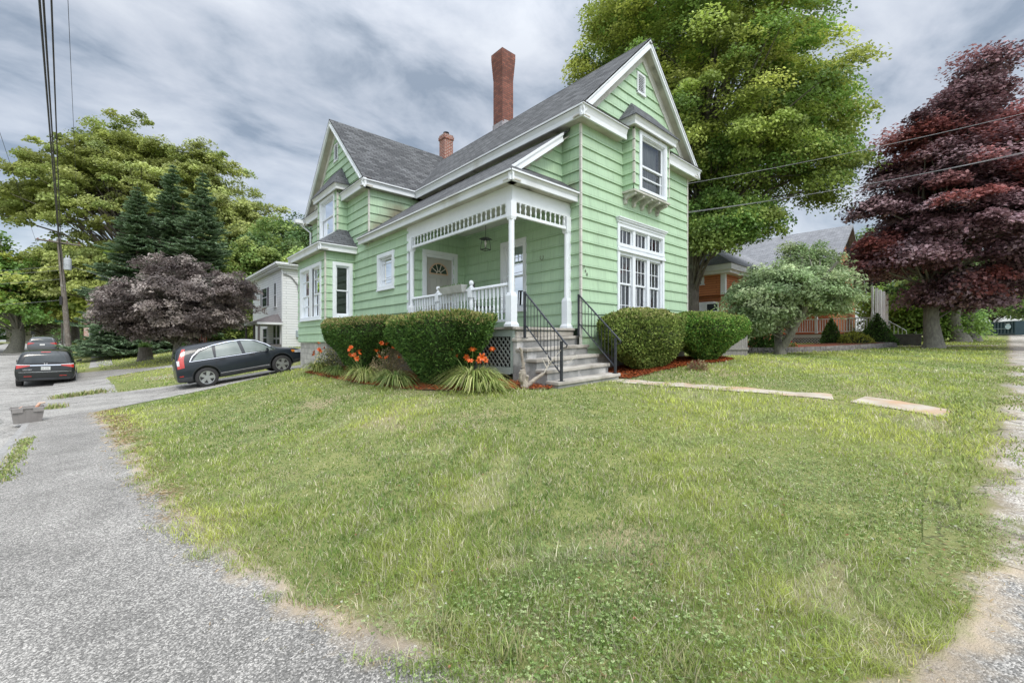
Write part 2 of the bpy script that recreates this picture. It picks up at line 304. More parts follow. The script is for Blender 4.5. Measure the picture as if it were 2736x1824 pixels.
def asphalt(name,a,b,pebble,crack=True,sc=55,patch=None,dirt=None):
    m=bpy.data.materials.new(name); m.use_nodes=True; t=m.node_tree; n=t.nodes; l=t.links; p=n['Principled BSDF']; p.inputs['Roughness'].default_value=.92
    co=n.new('ShaderNodeTexCoord'); v=n.new('ShaderNodeTexVoronoi'); l.new(co.outputs['Object'],v.inputs['Vector']); v.inputs['Scale'].default_value=sc*1.35
    r=n.new('ShaderNodeValToRGB'); s=n.new('ShaderNodeSeparateColor'); l.new(v.outputs['Color'],s.inputs[0]); l.new(s.outputs[0],r.inputs[0])
    e=r.color_ramp.elements; e[0].position=.0; e[0].color=(*a,1); e[1].position=1; e[1].color=(*pebble,1); q=e.new(.62); q.color=(*b,1)
    w=n.new('ShaderNodeTexNoise'); l.new(co.outputs['Object'],w.inputs['Vector']); w.inputs['Scale'].default_value=.9; w.inputs['Detail'].default_value=8; w.inputs['Roughness'].default_value=.65
    g2=n.new('ShaderNodeMapRange'); l.new(w.outputs[0],g2.inputs[0]); g2.inputs[1].default_value=.3; g2.inputs[2].default_value=.7; g2.inputs[3].default_value=.66; g2.inputs[4].default_value=1.24
    vv=n.new('ShaderNodeVectorMath'); vv.operation='SCALE'; l.new(r.outputs[0],vv.inputs[0]); l.new(g2.outputs[0],vv.inputs['Scale']); o=vv.outputs[0]
    if patch:
        pn=n.new('ShaderNodeTexNoise'); l.new(co.outputs['Object'],pn.inputs['Vector']); pn.inputs['Scale'].default_value=patch[1]; pn.inputs['Detail'].default_value=7; pn.inputs['Roughness'].default_value=.6
        pr=n.new('ShaderNodeMapRange'); l.new(pn.outputs[0],pr.inputs[0]); pr.inputs[1].default_value=patch[2]; pr.inputs[2].default_value=patch[2]+.07
        px=n.new('ShaderNodeMix'); px.data_type='RGBA'; l.new(pr.outputs[0],px.inputs[0]); l.new(o,px.inputs[6]); px.inputs[7].default_value=(*patch[0],1); o=px.outputs[2]
    if dirt:
        at_=n.new('ShaderNodeAttribute'); at_.attribute_name='edge'; dn=n.new('ShaderNodeTexNoise'); l.new(co.outputs['Object'],dn.inputs['Vector']); dn.inputs['Scale'].default_value=dirt[2]; dn.inputs['Detail'].default_value=9; dn.inputs['Roughness'].default_value=.65
        ma=n.new('ShaderNodeMath'); ma.operation='MULTIPLY_ADD'; l.new(dn.outputs[0],ma.inputs[0]); ma.inputs[1].default_value=dirt[1]*2.2; l.new(at_.outputs['Fac'],ma.inputs[2])
        mr=n.new('ShaderNodeMapRange'); l.new(ma.outputs[0],mr.inputs[0]); mr.inputs[1].default_value=dirt[1]*2.2; mr.inputs[2].default_value=dirt[1]*1.75
        ml=n.new('ShaderNodeVectorMath'); ml.operation='SCALE'; l.new(g2.outputs[0],ml.inputs['Scale']); ml.inputs[0].default_value=dirt[0]
        px=n.new('ShaderNodeMix'); px.data_type='RGBA'; l.new(mr.outputs[0],px.inputs[0]); l.new(o,px.inputs[6]); l.new(ml.outputs[0],px.inputs[7]); o=px.outputs[2]
        m2=n.new('ShaderNodeMath'); m2.operation='MULTIPLY_ADD'; l.new(dn.outputs[0],m2.inputs[0]); m2.inputs[1].default_value=.5; l.new(at_.outputs['Fac'],m2.inputs[2]); r2=n.new('ShaderNodeMapRange'); l.new(m2.outputs[0],r2.inputs[0]); r2.inputs[1].default_value=.66; r2.inputs[2].default_value=.54
        p2=n.new('ShaderNodeMix'); p2.data_type='RGBA'; l.new(r2.outputs[0],p2.inputs[0]); l.new(o,p2.inputs[6]); p2.inputs[7].default_value=(.185,.195,.065,1); o=p2.outputs[2]
    if crack:
        c=n.new('ShaderNodeTexVoronoi'); c.feature='DISTANCE_TO_EDGE'; wv=n.new('ShaderNodeVectorMath'); wv.operation='ADD'; wn=n.new('ShaderNodeTexNoise'); l.new(co.outputs['Object'],wn.inputs['Vector']); wn.inputs['Scale'].default_value=1.5; wn.inputs['Detail'].default_value=6
        l.new(co.outputs['Object'],wv.inputs[0]); l.new(wn.outputs['Color'],wv.inputs[1]); l.new(wv.outputs[0],c.inputs['Vector']); c.inputs['Scale'].default_value=crack
        cr_=n.new('ShaderNodeMapRange'); l.new(c.outputs['Distance'],cr_.inputs[0]); cr_.inputs[1].default_value=.0; cr_.inputs[2].default_value=.022*crack; cr_.inputs[3].default_value=.35; cr_.inputs[4].default_value=1
        cs=n.new('ShaderNodeVectorMath'); cs.operation='SCALE'; l.new(o,cs.inputs[0]); l.new(cr_.outputs[0],cs.inputs['Scale']); o=cs.outputs[0]
    l.new(o,p.inputs['Base Color'])
    k=n.new('ShaderNodeBump'); l.new(v.outputs['Distance'],k.inputs['Height']); k.inputs['Strength'].default_value=.8; k.inputs['Distance'].default_value=.006; k.invert=True; l.new(k.outputs[0],p.inputs['Normal'])
    MATS[name]=m; return m
ASPH=asphalt('street_asphalt',(.19,.18,.165),(.31,.295,.27),(.50,.475,.43),crack=.30,sc=40)
ASPW=asphalt('worn_sidewalk_asphalt',(.115,.109,.10),(.255,.242,.222),(.55,.52,.475),crack=False,sc=88,dirt=((.40,.325,.235),.60,2.6))
GRAV=asphalt('broken_sidewalk',(.22,.19,.16),(.42,.38,.33),(.66,.62,.55),crack=.9,sc=80,patch=((.17,.165,.08),1.7,.57),dirt=((.27,.22,.14),.50,2.6))
DRIV=asphalt('driveway_asphalt',(.19,.18,.165),(.31,.295,.27),(.50,.475,.43),crack=.25,sc=50)
DIRT=mat('sandy_dirt',(.44,.36,.27),(.30,.23,.15),scale=14,rough=1,bump=.7,bscale=90,c3=(.16,.145,.07),s3=5,t3=(.50,.62),detail=8)
PATH=mat('path_concrete',(.50,.45,.375),(.36,.30,.225),scale=3,rough=.95,bump=.4,bscale=60,c3=(.45,.30,.19),s3=2.4,t3=(.50,.64))
MULCH=mat('red_bark_mulch',(.32,.085,.03),(.15,.04,.018),scale=55,rough=1,bump=1,bscale=70,c3=(.12,.12,.05),s3=2.2,t3=(.52,.66))
ys=np.linspace(-30,105,90)
K=[(xk(y),y) for y in ys]
tag(drape('street',K,[(xk(y)-8.6,y) for y in ys],-.085,ASPH,n=160,m=30),kind='structure')
tag(drape('cross_street',[(-60,61),(-13.4,59)],[(-60,69),(-14,67)],-.03,ASPH,n=60,m=8),kind='structure')
tag(drape('cross_street',[(xk(59)+.3,59),(25,56)],[(xk(67)+.3,67),(25,64)],.03,ASPH,n=60,m=8),kind='structure')
# kerb: granite edging
mb=MB(); yy=[y for y in np.arange(-6,9.9,1.15)]
for i,y in enumerate(yy):
    a,b=y+.01,y+1.14; x0,x1=xk(a),xk(b); za,zb=t1(x0,a)+.012,t1(x1,b)+.012
    mb.hexa([(x0,a,za-.3),(x0+KW,a,za-.3),(x1+KW,b,zb-.3),(x1,b,zb-.3)],[(x0,a,za),(x0+KW,a,za),(x1+KW,b,zb),(x1,b,zb)])
KERB=mat('granite_kerb',(.36,.35,.33),(.22,.21,.20),scale=12,rough=.85,bump=.3)
tag(mb.build('kerb',KERB,bevel=.012),kind='structure')
mb=MB(); 
for y in np.arange(17.2,58,1.5):
    a,b=y,y+1.48; x0,x1=xk(a),xk(b); za,zb=t1(x0,a)+.0,t1(x1,b)+.0
    mb.hexa([(x0,a,za-.3),(x0+KW,a,za-.3),(x1+KW,b,zb-.3),(x1,b,zb-.3)],[(x0,a,za),(x0+KW,a,za),(x1+KW,b,zb),(x1,b,zb)])
tag(mb.build('kerb',KERB),kind='structure')
INNER=[(-8.24,10.23),(-7.98,7.26),(-7.76,4.5),(-7.59,1.61),(-7.39,-.59),(-7.12,-2.08),(-6.94,-3.02),(-6.71,-3.62),(-6.56,-4.1),(-6.41,-4.51),(-6.0,-5.15),(-5.5,-5.65),(-4.98,-5.91),(-4.2,-6.08),(-3.5,-6.2)]
OUT_=[(xk(10.23)+KW,10.23)]+[(xk(y)+KW,y) for y in (7,4,1,-2,-4,-6)]+[(-8.3,-7.9),(-7.2,-8.8),(-5.5,-9.2),(-3.5,-9.25)]
INX=[(p[0]+.36,p[1]+.02) if i<8 else (p[0]+.26,p[1]+.24) if i<12 else (p[0]+.05,p[1]+.34) for i,p in enumerate(INNER)]
tag(drape('sidewalk',INX,OUT_,.012,ASPW,n=170,m=18),kind='structure')
tag(drape('gravel_sidewalk',[(-3.45,-5.86),(-2.7,-5.8),(-1.5,-5.78),(0,-5.9),(2.9,-6.0),(6,-6.05),(16,-6.2),(60,-7),(100,-7.5)],[(-3.5,-9.25),(0,-8.2),(6,-8.1),(16,-8.1),(60,-8.8),(100,-9.3)],.014,GRAV,n=200,m=14),kind='structure')
tag(drape('front_road',[(-8.9,-9.45),(40,-9.6),(110,-11)],[(-8.9,-18),(40,-18),(110,-19)],-.07,ASPH,n=90,m=12),kind='structure')
# driveways
DN=[(xk(10.23),10.23),(-8.3,10.23),(-7.4,11.07),(-5.73,12.25),(-4.4,12.75),(-1.6,13.35),(1,13.6)]; DF=[(xk(16),16.0),(-8.01,15.75),(-7.07,15.8),(-6.15,15.95),(-3.5,16.2),(-1,16.5),(1,16.7)]
tag(drape('driveway',DN,DF,.014,DRIV,n=90,m=16),kind='structure')
tag(drape('sidewalk',[(xk(15.9)+.0,15.9),(xk(26.5)+.05,26.5)],[(-8.0,15.9),(-8.75,26.5)],.008,DRIV,n=60,m=6),kind='structure')
tag(drape('driveway',[(xk(23.6),24.2),(-8.1,23.4),(-6.1,21.6),(-2,20.6),(2,20.4)],[(xk(28),28.3),(-8.3,27.4),(-6.1,24.2),(-2,23.2),(2,23)],.014,DRIV,n=60,m=8),kind='structure')
tag(drape('sidewalk',[(-9.6,31),(-10.6,56)],[(-8.5,31),(-9.5,56)],.01,DRIV,n=60,m=6),kind='structure')
tag(drape('lawn_verge',[(xk(y)+KW,y) for y in np.linspace(17,58,20)],[(xk(y)+1.0,y) for y in np.linspace(17,58,20)],.0,LAWN,n=60,m=3),kind='structure')
# front path
PA=[(-.50,-1.08),(-.2,-1.8),(.05,-2.6),(.35,-3.5),(.55,-4.55)]; PB=[(.05,-1.05),(.3,-1.9),(.5,-2.6),(.72,-3.5),(.92,-4.45)]
tag(drape('path',PA,PB,.014,PATH,n=60,m=5,jit=.10),kind='structure')
tag(drape('path',[(.55,-4.75),(.34,-5.8)],[(1.12,-4.85),(.86,-5.8)],.014,PATH,n=12,m=5,jit=.04),kind='structure')
tag(drape('path',[(19.9,-3.3),(21.6,-4.6),(23.2,-6.4)],[(21.0,-3.0),(22.8,-4.3),(24.6,-6.4)],.03,PATH,n=30,m=5),kind='structure')
# planting beds
BED=[(-3.25,9.3),(-3.25,6.26),(-3.25,3.69),(-3.22,1.9),(-3.05,.6),(-2.65,-.30),(-2.0,-.95)]
tag(drape('mulch_bed',BED,[(-1.85,9.3),(-1.85,6),(-1.85,4),(-1.85,2),(-1.85,1),(-1.87,.2),(-1.87,-.85)],.02,MULCH,n=80,m=8,jit=.08),kind='structure')
BED2=[(.15,-1.15),(1.2,-1.1),(2.4,-1.15),(4.1,-1.5),(5.3,-1.3),(6.2,-.5)]
tag(drape('mulch_bed',BED2,[(.15,-.02),(1.2,-.02),(2.4,-.02),(3.5,-.02),(4.4,-.02),(5.02,-.02)],.02,MULCH,n=60,m=6,jit=.08),kind='structure')
# bark chips scattered over the beds
def in_poly(px,py,poly):
    r=np.zeros(len(px),bool); n=len(poly); j=n-1
    for i in range(n):
        xi,yi=poly[i]; xj,yj=poly[j]; c=((yi>py)!=(yj>py))&(px<(xj-xi)*(py-yi)/(yj-yi+1e-12)+xi); r^=c; j=i
    return r
POLYB=BED+[(-1.85,-.9),(-1.85,9.3)]; POLYB2=BED2+[(5.02,0),(.1,0)]
def chips(n,poly,bb):
    px=rng.uniform(bb[0],bb[1],n); py=rng.uniform(bb[2],bb[3],n); k=in_poly(px,py,poly); px,py=px[k],py[k]; n=len(px); z=T(px,py)+.028+rng.uniform(0,.02,n)
    a=rng.uniform(0,6.28,n); L_=rng.uniform(.012,.035,n); w=rng.uniform(.004,.010,n); d=np.stack([np.cos(a),np.sin(a),rng.uniform(-.5,.5,n)],1); s=np.stack([-np.sin(a),np.cos(a),rng.uniform(-.6,.6,n)],1); c=np.stack([px,py,z],1)
    V=np.stack([c-d*L_[:,None]-s*w[:,None],c+d*L_[:,None]-s*w[:,None],c+d*L_[:,None]+s*w[:,None],c-d*L_[:,None]+s*w[:,None]],1)
    col=np.array([.34,.09,.03])*rng.uniform(.4,1.3,(n,1)); return V.reshape(-1,3),np.arange(4*n).reshape(n,4),np.repeat(col,4,0)
V1,F1,C1=chips(16000,POLYB,(-3.4,-1.8,-1.2,9.4)); V2,F2,C2=chips(14000,POLYB2,(.1,6.2,-1.6,0))
LEAF=leafmat('foliage',.38); LEAFM=leafmat('matte_foliage',.2,.75,.15); CHIP=leafmat('bark_chip',0,.9,.1)
tag(npmesh('bark_chips',np.r_[V1,V2],np.r_[F1,F2+len(V1)],CHIP,col=np.r_[C1,C2]),'red bark chips spread over the planting beds','mulch',kind='stuff')
# ================= green house
def rebase(root,b):
    b=Vector(b); root.location=root.location+b
    for c in root.children: c.location=c.location-b
class PL:
    """wall plane: origin o (x,y), direction d along the wall, outward normal n"""
    def __init__(s,o,d,n): s.o=Vector((*o,0)); s.d=Vector((*d,0)); s.n=Vector((*n,0))
    def p(s,u,z,e=0): q=s.o+s.d*u+s.n*e; return (q.x,q.y,z)
def pbox(mb,pl,u0,u1,z0,z1,e0,e1):
    b=[pl.p(u0,z0,e0),pl.p(u1,z0,e0),pl.p(u1,z0,e1),pl.p(u0,z0,e1)]; t=[pl.p(u0,z1,e0),pl.p(u1,z1,e0),pl.p(u1,z1,e1),pl.p(u0,z1,e1)]
    mb.hexa(b,t)
def siding(mb,pl,u0,u1,z0,z1,phase=2.563,h=.2697,holes=(),clip=None,flare=0,e_b=.038,e_t=.005):
    k=math.floor((z0-phase)/h); cl=clip or (lambda z:(u0,u1))
    wav=random.Random(int(abs(pl.o.x*31+pl.o.y*17+u1*7)))
    while phase+k*h<z1-1e-4:
        za0=phase+k*h; a=max(za0,z0); b=min(za0+h,z1); br=sorted({a,b,*[q for hl in holes for q in (hl[2],hl[3]) if a<q<b]})
        for s0,s1 in zip(br[:-1],br[1:]):
            E=lambda z:e_b-(e_b-e_t)*(z-za0)/h
            iv=[cl(s0)+cl(s1)]; 
            segs=[(iv[0][0],iv[0][1],iv[0][2],iv[0][3])]
            for (p0,p1,q0,q1) in holes:
                if q0<=s0+1e-6 and q1>=s1-1e-6:
                    o=[]
                    for (b0,b1,t0,t1_) in segs:
                        if p0<=min(b0,t0) and p1>=max(b1,t1_): continue
                        if p1<=min(b0,t0) or p0>=max(b1,t1_): o.append((b0,b1,t0,t1_)); continue
                        if p0>max(b0,t0): o.append((b0,p0,t0,p0))
                        if p1<min(b1,t1_): o.append((p1,b1,p1,t1_))
                    segs=o
            for (b0,b1,t0,t1_) in segs:
                # cut into shingle-wide strips with small butt variation
                n=max(1,int((b1-b0)/.61+.5)); 
                for i in range(n):
                    f0,f1=i/n,(i+1)/n; zb=s0+(wav.uniform(-.003,.002) if abs(s0-za0)<1e-6 else 0)
                    ua,ub=b0+(b1-b0)*f0,b0+(b1-b0)*f1; va,vb=t0+(t1_-t0)*f0,t0+(t1_-t0)*f1; fl=flare
                    mb.face(pl.p(ua,zb,E(s0)),pl.p(ub,zb,E(s0)),pl.p(vb,s1,E(s1)),pl.p(va,s1,E(s1)))
                    if abs(s0-za0)<1e-6: mb.face(pl.p(ua,zb,0),pl.p(ub,zb,0),pl.p(ub,zb,E(s0)),pl.p(ua,zb,E(s0)))
        k+=1
OFF=(0,-2.563)
house=thing('green_house','pale green shingle sided house with steep grey roofs, two gables and a corner porch','house')
FR=PL((0,0),(1,0),(0,-1)); SX=PL((0,0),(0,1),(-1,0)); P_=-1.80; PW=PL((P_,0),(0,1),(-1,0)); YB=8.54; BX=-2.78
W_=5.02; CY0,CY1=7.33,13.15; K_=.972; ZE=6.82; RX=2.51; RY=10.24; HW=2.81; HB=3.21
gab=lambda z: (0,W_) if z<6.55 else (max(0,RX-(9.36-z)/K_),min(W_,RX+(9.36-z)/K_))
wF=(1.43,3.56,2.0,4.60); 
mb=MB(OFF)
siding(mb,FR,0,W_,1.35,9.34,holes=[wF,(1.62,3.30,5.42,6.95),(2.26,2.63,8.18,8.68)],clip=gab)
siding(mb,PL((W_,0),(0,1),(1,0)),0,7.4,1.35,6.6)
siding(mb,PL((W_,16),(-1,0),(0,1)),0,W_,1.35,9.34,clip=gab)
siding(mb,SX,0,4.5,1.95,6.6,holes=[(1.82,2.68,2.52,4.26)])
siding(mb,PL((P_,4.5),(1,0),(0,-1)),0.0,1.80,1.95,4.84,holes=[(.36,1.36,1.95,4.12)])
# small gable of the lean-to roof over the porch
shz=lambda x:5.02+.75*(x+2.1)
siding(mb,PL((P_,.57),(1,0),(0,-1)),0,1.8,5.25,6.42,clip=lambda z:(min(1.8,max(0.0,(z+.10-5.02)/.75-.30)),1.8))
house_siding=mb.build('wall',SID,house)
SID2=SID.copy(); SID2.name='green_siding_side'
mb=MB((0,-2.74)); PH=dict(phase=2.74,h=.2735)
wS=(5.53,6.60,3.29,4.30); wO=(9.2,11.2,5.55,7.0)
mb2=MB((0,-5.577)); PG=dict(phase=5.577,h=.2755)
siding(mb,PW,4.62,YB,1.61,4.95,holes=[wS],**PH)
gabB=lambda z:(CY0,CY1) if z<6.6 else (max(CY0,RY-(9.72-z)/K_),min(CY1,RY+(9.72-z)/K_))
siding(mb2,PW,CY0,CY1,4.85,9.70,holes=[(9.22,11.14,5.6,7.0),(10.07,10.45,8.47,9.08)],clip=gabB,**PG)
siding(mb2,PL((P_,CY0),(1,0),(0,-1)),0,1.9,4.85,6.62,**PG)
siding(mb2,PL((7.0,CY0),(0,1),(1,0)),0,5.8,1.5,6.62,**PG)
mb.build('wall',SID2,house); mb=MB((0,-2.74))
siding(mb,PL((BX,YB),(1,0),(0,-1)),0,.98,1.61,4.66,holes=[(.25,.86,2.50,4.28)],**PH)
mb.build('wall',SID2,house); mb=MB((0,-2.74))
siding(mb,PL((BX,0),(0,1),(-1,0)),YB,11.6,1.61,4.66,holes=[(8.95,11.2,2.46,4.30)],**PH)
siding(mb,PL((BX,11.6),(1,0),(0,1)),0,.98,1.61,4.66,**PH)
# flared shingle skirt where the upper wall meets the lower
for i in range(3):
    z0=5.577-.2755*(i+1); e0=.02+.0*i; e1=.02
mb.build('wall',SID2,house); mb2.build('wall',SID2,house)
# corner strips
def strip(bx,ks,ph,h,top,zmin=1.4):
    mb=MB()
    for k in ks:
        z=ph+h*k
        if z>zmin: mb.box(*bx[:2],z+.004,*bx[2:],min(z+h-.004,top))
    mb.build('corner_trim',CREAM,house)
strip((-.041,-.041,.010,.010),range(-4,15),2.563,.2697,6.56); strip((5.01,-.041,5.06,.01),range(-4,15),2.563,.2697,6.56)
strip((P_-.041,CY0-.041,P_+.01,CY0+.01),range(-3,4),5.577,.2755,6.60); strip((BX-.041,YB-.041,BX+.01,YB+.01),range(-4,7),2.74,.2735,4.65)
# foundation
mb=MB(); mb.box(BX+.05,YB+.05,.0,P_+.3,11.55,1.60); mb.box(P_+.04,4.7,.0,P_+.3,13.1,1.60); mb.box(.04,.04,.3,4.98,15.9,1.42); mb.box(P_+.3,CY0+.04,.0,6.9,13.1,1.42)
mb.build('foundation',BLOCK,house)
# ---- roofs
def slab(mb,q,t=.045):
    mb.hexa([(x,y,z-t) for x,y,z in q],q)
mr=lambda s,y0,y1:None
mb=MB(); YF,YR=-.28,16.3
zr=ZE+K_*HW
slab(mb,[(RX-HW,YF,ZE),(RX,YF,zr),(RX,YR,zr),(RX-HW,YR,ZE)]); slab(mb,[(RX,YF,zr),(RX+HW,YF,ZE),(RX+HW,YR,ZE),(RX,YR,zr)])
mb.hexa([(RX-.14,YF,zr-.136),(RX+.14,YF,zr-.136),(RX+.14,YR,zr-.136),(RX-.14,YR,zr-.136)],[(RX-.135,YF,zr-.12),(RX+.135,YF,zr-.12),(RX+.135,YR,zr-.12),(RX-.135,YR,zr-.12)])
roof=mb.build('roof',SHIN,house)
mb=MB(); zb=ZE+K_*HB; XL=-2.10; XR=7.3
slab(mb,[(XL,RY-HB,ZE),(XR,RY-HB,ZE),(XR,RY,zb),(XL,RY,zb)]); slab(mb,[(XL,RY,zb),(XR,RY,zb),(XR,RY+HB,ZE),(XL,RY+HB,ZE)])
pass
roofB=mb.build('roof',SHIN,house)
# lean-to roof with hipped front skirt
mb=MB(); xh=-2.1+ (.7*.57)/.75
slab(mb,[(-2.1,.0,5.02),(xh,.57,5.02+.4),(xh,7.62,5.42),(-2.1,7.62,5.02)],.06)
slab(mb,[(xh,.30,5.42),(-.0,.30,5.02+.75*2.1),(-.0,7.62,5.02+.75*2.1),(xh,7.62,5.42)],.06)
slab(mb,[(-2.1,0,5.022),(.02,0,5.022),(.02,.57,5.42),(xh,.57,5.42)],.05)
mb.build('porch_roof',SHIN,house)
# bay roof
def hip(mb,x0,x1,y0,y1,z0,sl,ends=(1,1)):
    """roof against wall at x1, eaves at x0"""
    h=sl*(x1-x0); a=(x1-x0)
    A=(x0,y0,z0);B=(x0,y1,z0);C=(x1,y1-a*ends[1],z0+h);D=(x1,y0+a*ends[0],z0+h)
    mb.face(A,D,C,B); mb.face(A,(x1,y0,z0),D); mb.face(B,C,(x1,y1,z0)); mb.face(A,B,(x1,y1,z0),(x1,y0,z0))
mb=MB(); hip(mb,-3.10,P_-.0,8.25,11.9,4.885,.74,(.9,.9)); mb.build('bay_roof',SHIND,house)
# chimneys
ch=MB(); x0,y0=2.44,5.60; w=.52; ch.box(x0,y0,9.0,x0+w,y0+w,11.30)
for i in range(10): ch.box(x0-.0055*(i+1),y0-.0055*(i+1),11.30+.075*i,x0+w+.0055*(i+1),y0+w+.0055*(i+1),11.30+.075*(i+1)-.001)
ch.box(x0-.058,y0-.058,12.05,x0+w+.058,y0+w+.058,12.25)
chim=ch.build('chimney',BRICK,roof)
mb=MB(); mb.box(x0+.06,y0+.06,12.2,x0+w-.06,y0+w-.06,12.27); mb.build('flue_mouth',DARK,chim)
FLASH=mat('lead_flashing',(.45,.42,.43),(.25,.23,.25),scale=14,rough=.6,metal=.3)
mb=MB(); 
for i in range(7):
    xx=x0-.03+i*.085; zz=ZE+K_*(min(xx,RX)-(RX-HW)); mb.box(xx,y0-.022,zz-.2,xx+.08,y0-.006,zz+.17); 
zz=ZE+K_*(x0-(RX-HW)); mb.box(x0-.022,y0-.02,zz-.22,x0-.006,y0+w+.02,zz+.16); mb.build('flashing',FLASH,chim)
ch=MB(); x1,y1=2.82,10.02; w=.44; ch.box(x1,y1,9.5,x1+w,y1+w,10.72); ch.box(x1-.035,y1-.035,10.722,x1+w+.035,y1+w+.035,10.86); ch.box(x1-.01,y1-.01,10.862,x1+w+.01,y1+w+.01,10.94)
c2=ch.build('chimney',BRICK2,roofB); c2['label']='short chimney of red brick with white mortar'; chim['label']='tall slender red brick chimney flaring at the top'
mb=MB(); mb.lathe([(.11,10.9),(.11,11.06),(.13,11.06),(.13,11.09)],(x1+w/2,y1+w/2,0),14); mb.build('flue_cap',DARK,c2)
# ---- eaves: boxed soffits, fascias, crown
def eave(mb,ms,pl,u0,u1,z,dep,top,back=0,m0=0,m1=0):
    """boxed eave along plane pl from u0 to u1, soffit height z, depth dep, roof edge top"""
    pbox(ms,pl,u0+.03,u1-.03,z,z+.03,back,dep-.05)
    pbox(mb,pl,u0,u1,z-.02,z+.075,dep-.06,dep-.018)
    h=top-z
    b=[pl.p(u0,z+.075,dep-.03),pl.p(u1,z+.075,dep-.03),pl.p(u1,z+.075,dep-.06),pl.p(u0,z+.075,dep-.06)]
    t=[pl.p(u0,top-.005,dep+.03),pl.p(u1,top-.005,dep+.03),pl.p(u1,top-.005,dep-.06),pl.p(u0,top-.005,dep-.06)]
    mb.hexa(b,t); pbox(mb,pl,u0,u1,top-.035,top,dep+.03,dep+.05)
tr=MB(); so=MB()
zs=6.60
XE=PL((0,0),(0,1),(-1,0))
eave(tr,so,XE,-.30,RY-HB+.02,zs,.28,ZE-.005)           # long side eave
eave(tr,so,PL((W_,0),(0,1),(1,0)),-.3,7.0,zs,.28,ZE-.005)
GB=PL((P_,0),(0,1),(-1,0)); GS=PL((P_,CY0),(1,0),(0,-1))
eave(tr,so,GS,-.34,1.55,zs+.03,.28,ZE+.0)               # side eave of the cross gable
eave(tr,so,GB,CY0-.31,9.30,zs+.03,.28,ZE+.04)           # returns on the cross gable
eave(tr,so,GB,11.10,CY1+.31,zs+.03,.28,ZE+.04)
eave(tr,so,PL((P_,CY1),(1,0),(0,1)),-.34,8.8,zs+.03,.28,ZE)
eave(tr,so,FR,-.31,1.44,zs-.01,.28,ZE+.02)               # returns on the front gable
eave(tr,so,FR,3.50,5.34,zs-.01,.28,ZE+.02)
# porch eave
PE=PL((P_,0),(0,1),(-1,0)); PF=PL((0,.30),(1,0),(0,-1))
eave(tr,so,PE,.01,7.62,4.83,.27,5.005,back=-.0)
eave(tr,so,PF,-2.09,-.0,4.83,.26,5.01)
# bay eave
eave(tr,so,PL((BX,0),(0,1),(-1,0)),8.24,11.92,4.665,.29,4.865); eave(tr,so,PL((BX,YB),(1,0),(0,-1)),-.31,.97,4.665,.27,4.865); eave(tr,so,PL((BX,11.6),(1,0),(0,1)),-.31,.97,4.665,.27,4.865)
# fill soffits of the porch ceiling
so2=MB(); so2.box(P_+.02,.32,4.835,-.005,4.49,4.86); so2.build('porch_ceiling',mat('porch_ceiling_paint',(.58,.60,.57),(.50,.52,.48),scale=2,rough=.7),house)
# return caps (little sloped shingle tops)
def cap(pl,u0,u1,z,dep,a,b):
    rc=MB(); z-=.012
    rc.hexa([pl.p(u0,z,dep+.05),pl.p(u1,z,dep+.05),pl.p(u1,z,0.03),pl.p(u0,z,0.03)],[pl.p(u0,z+.02,dep+.05),pl.p(u1,z+.02,dep+.05),pl.p(u1+b,z+.15,.03),pl.p(u0+a,z+.15,.03)])
    rc.build('eave_cap',EDGE,house)
cap(FR,-.31,1.46,ZE+.022,.29,.22,0); cap(FR,3.48,5.34,ZE+.022,.29,0,-.22); cap(GB,CY0-.31,9.31,ZE+.042,.29,.22,0); cap(GB,11.09,CY1+.31,ZE+.042,.29,0,-.22)
# dark drip edges under shingles
de=MB()
# rake boards
def rake(pl,uc,half,ztop,dep,u_out=0,side=(1,1),zl=ZE):
    for s in (-1,1):
        ue=uc+s*half
        for (o0,o1,e0,e1) in ((-.012,-.085,dep-.01,dep+.045),(-.085,-.20,dep-.01,dep+.02),(-.20,-.265,dep-.01,dep+.05)):
            # boards follow the roof slope: offsets measured straight down
            B_=[pl.p(ue,zl+o1,e0),pl.p(uc,ztop+o1,e0),pl.p(uc,ztop+o1,e1),pl.p(ue,zl+o1,e1)]; T_=[pl.p(ue,zl+o0,e0),pl.p(uc,ztop+o0,e0),pl.p(uc,ztop+o0,e1),pl.p(ue,zl+o0,e1)]
            tr.hexa(B_,T_)
        # frieze board on the wall below the soffit
        iu=uc+s*(half-.28); zi=zl+K_*.28
        B_=[pl.p(iu,zi-.50,.0),pl.p(uc,ztop-.50,.0),pl.p(uc,ztop-.50,.05),pl.p(iu,zi-.50,.05)]; T_=[pl.p(iu,zi-.15,.0),pl.p(uc,ztop-.15,.0),pl.p(uc,ztop-.15,.05),pl.p(iu,zi-.15,.05)]
        fz.hexa(B_,T_)
        # sloping soffit
        B_=[pl.p(ue,zl-.225,.04),pl.p(uc,ztop-.225,.04),pl.p(uc,ztop-.225,dep-.012),pl.p(ue,zl-.225,dep-.012)]; T_=[pl.p(ue,zl-.20,.04),pl.p(uc,ztop-.20,.04),pl.p(uc,ztop-.20,dep-.012),pl.p(ue,zl-.20,dep-.012)]
        so.hexa(B_,T_)
fz=MB()
FZM=mat('frieze_paint',(.60,.60,.56),(.46,.455,.42),scale=2.5,rough=.7,c3=(.27,.26,.22),s3=1.6,t3=(.6,.75))
rake(FR,RX,HW,zr,.235); fz.build('frieze_board',FZM,house); fz=MB(); rake(GB,RY,HB,zb,.255); fz.build('frieze_board',FZM,house)
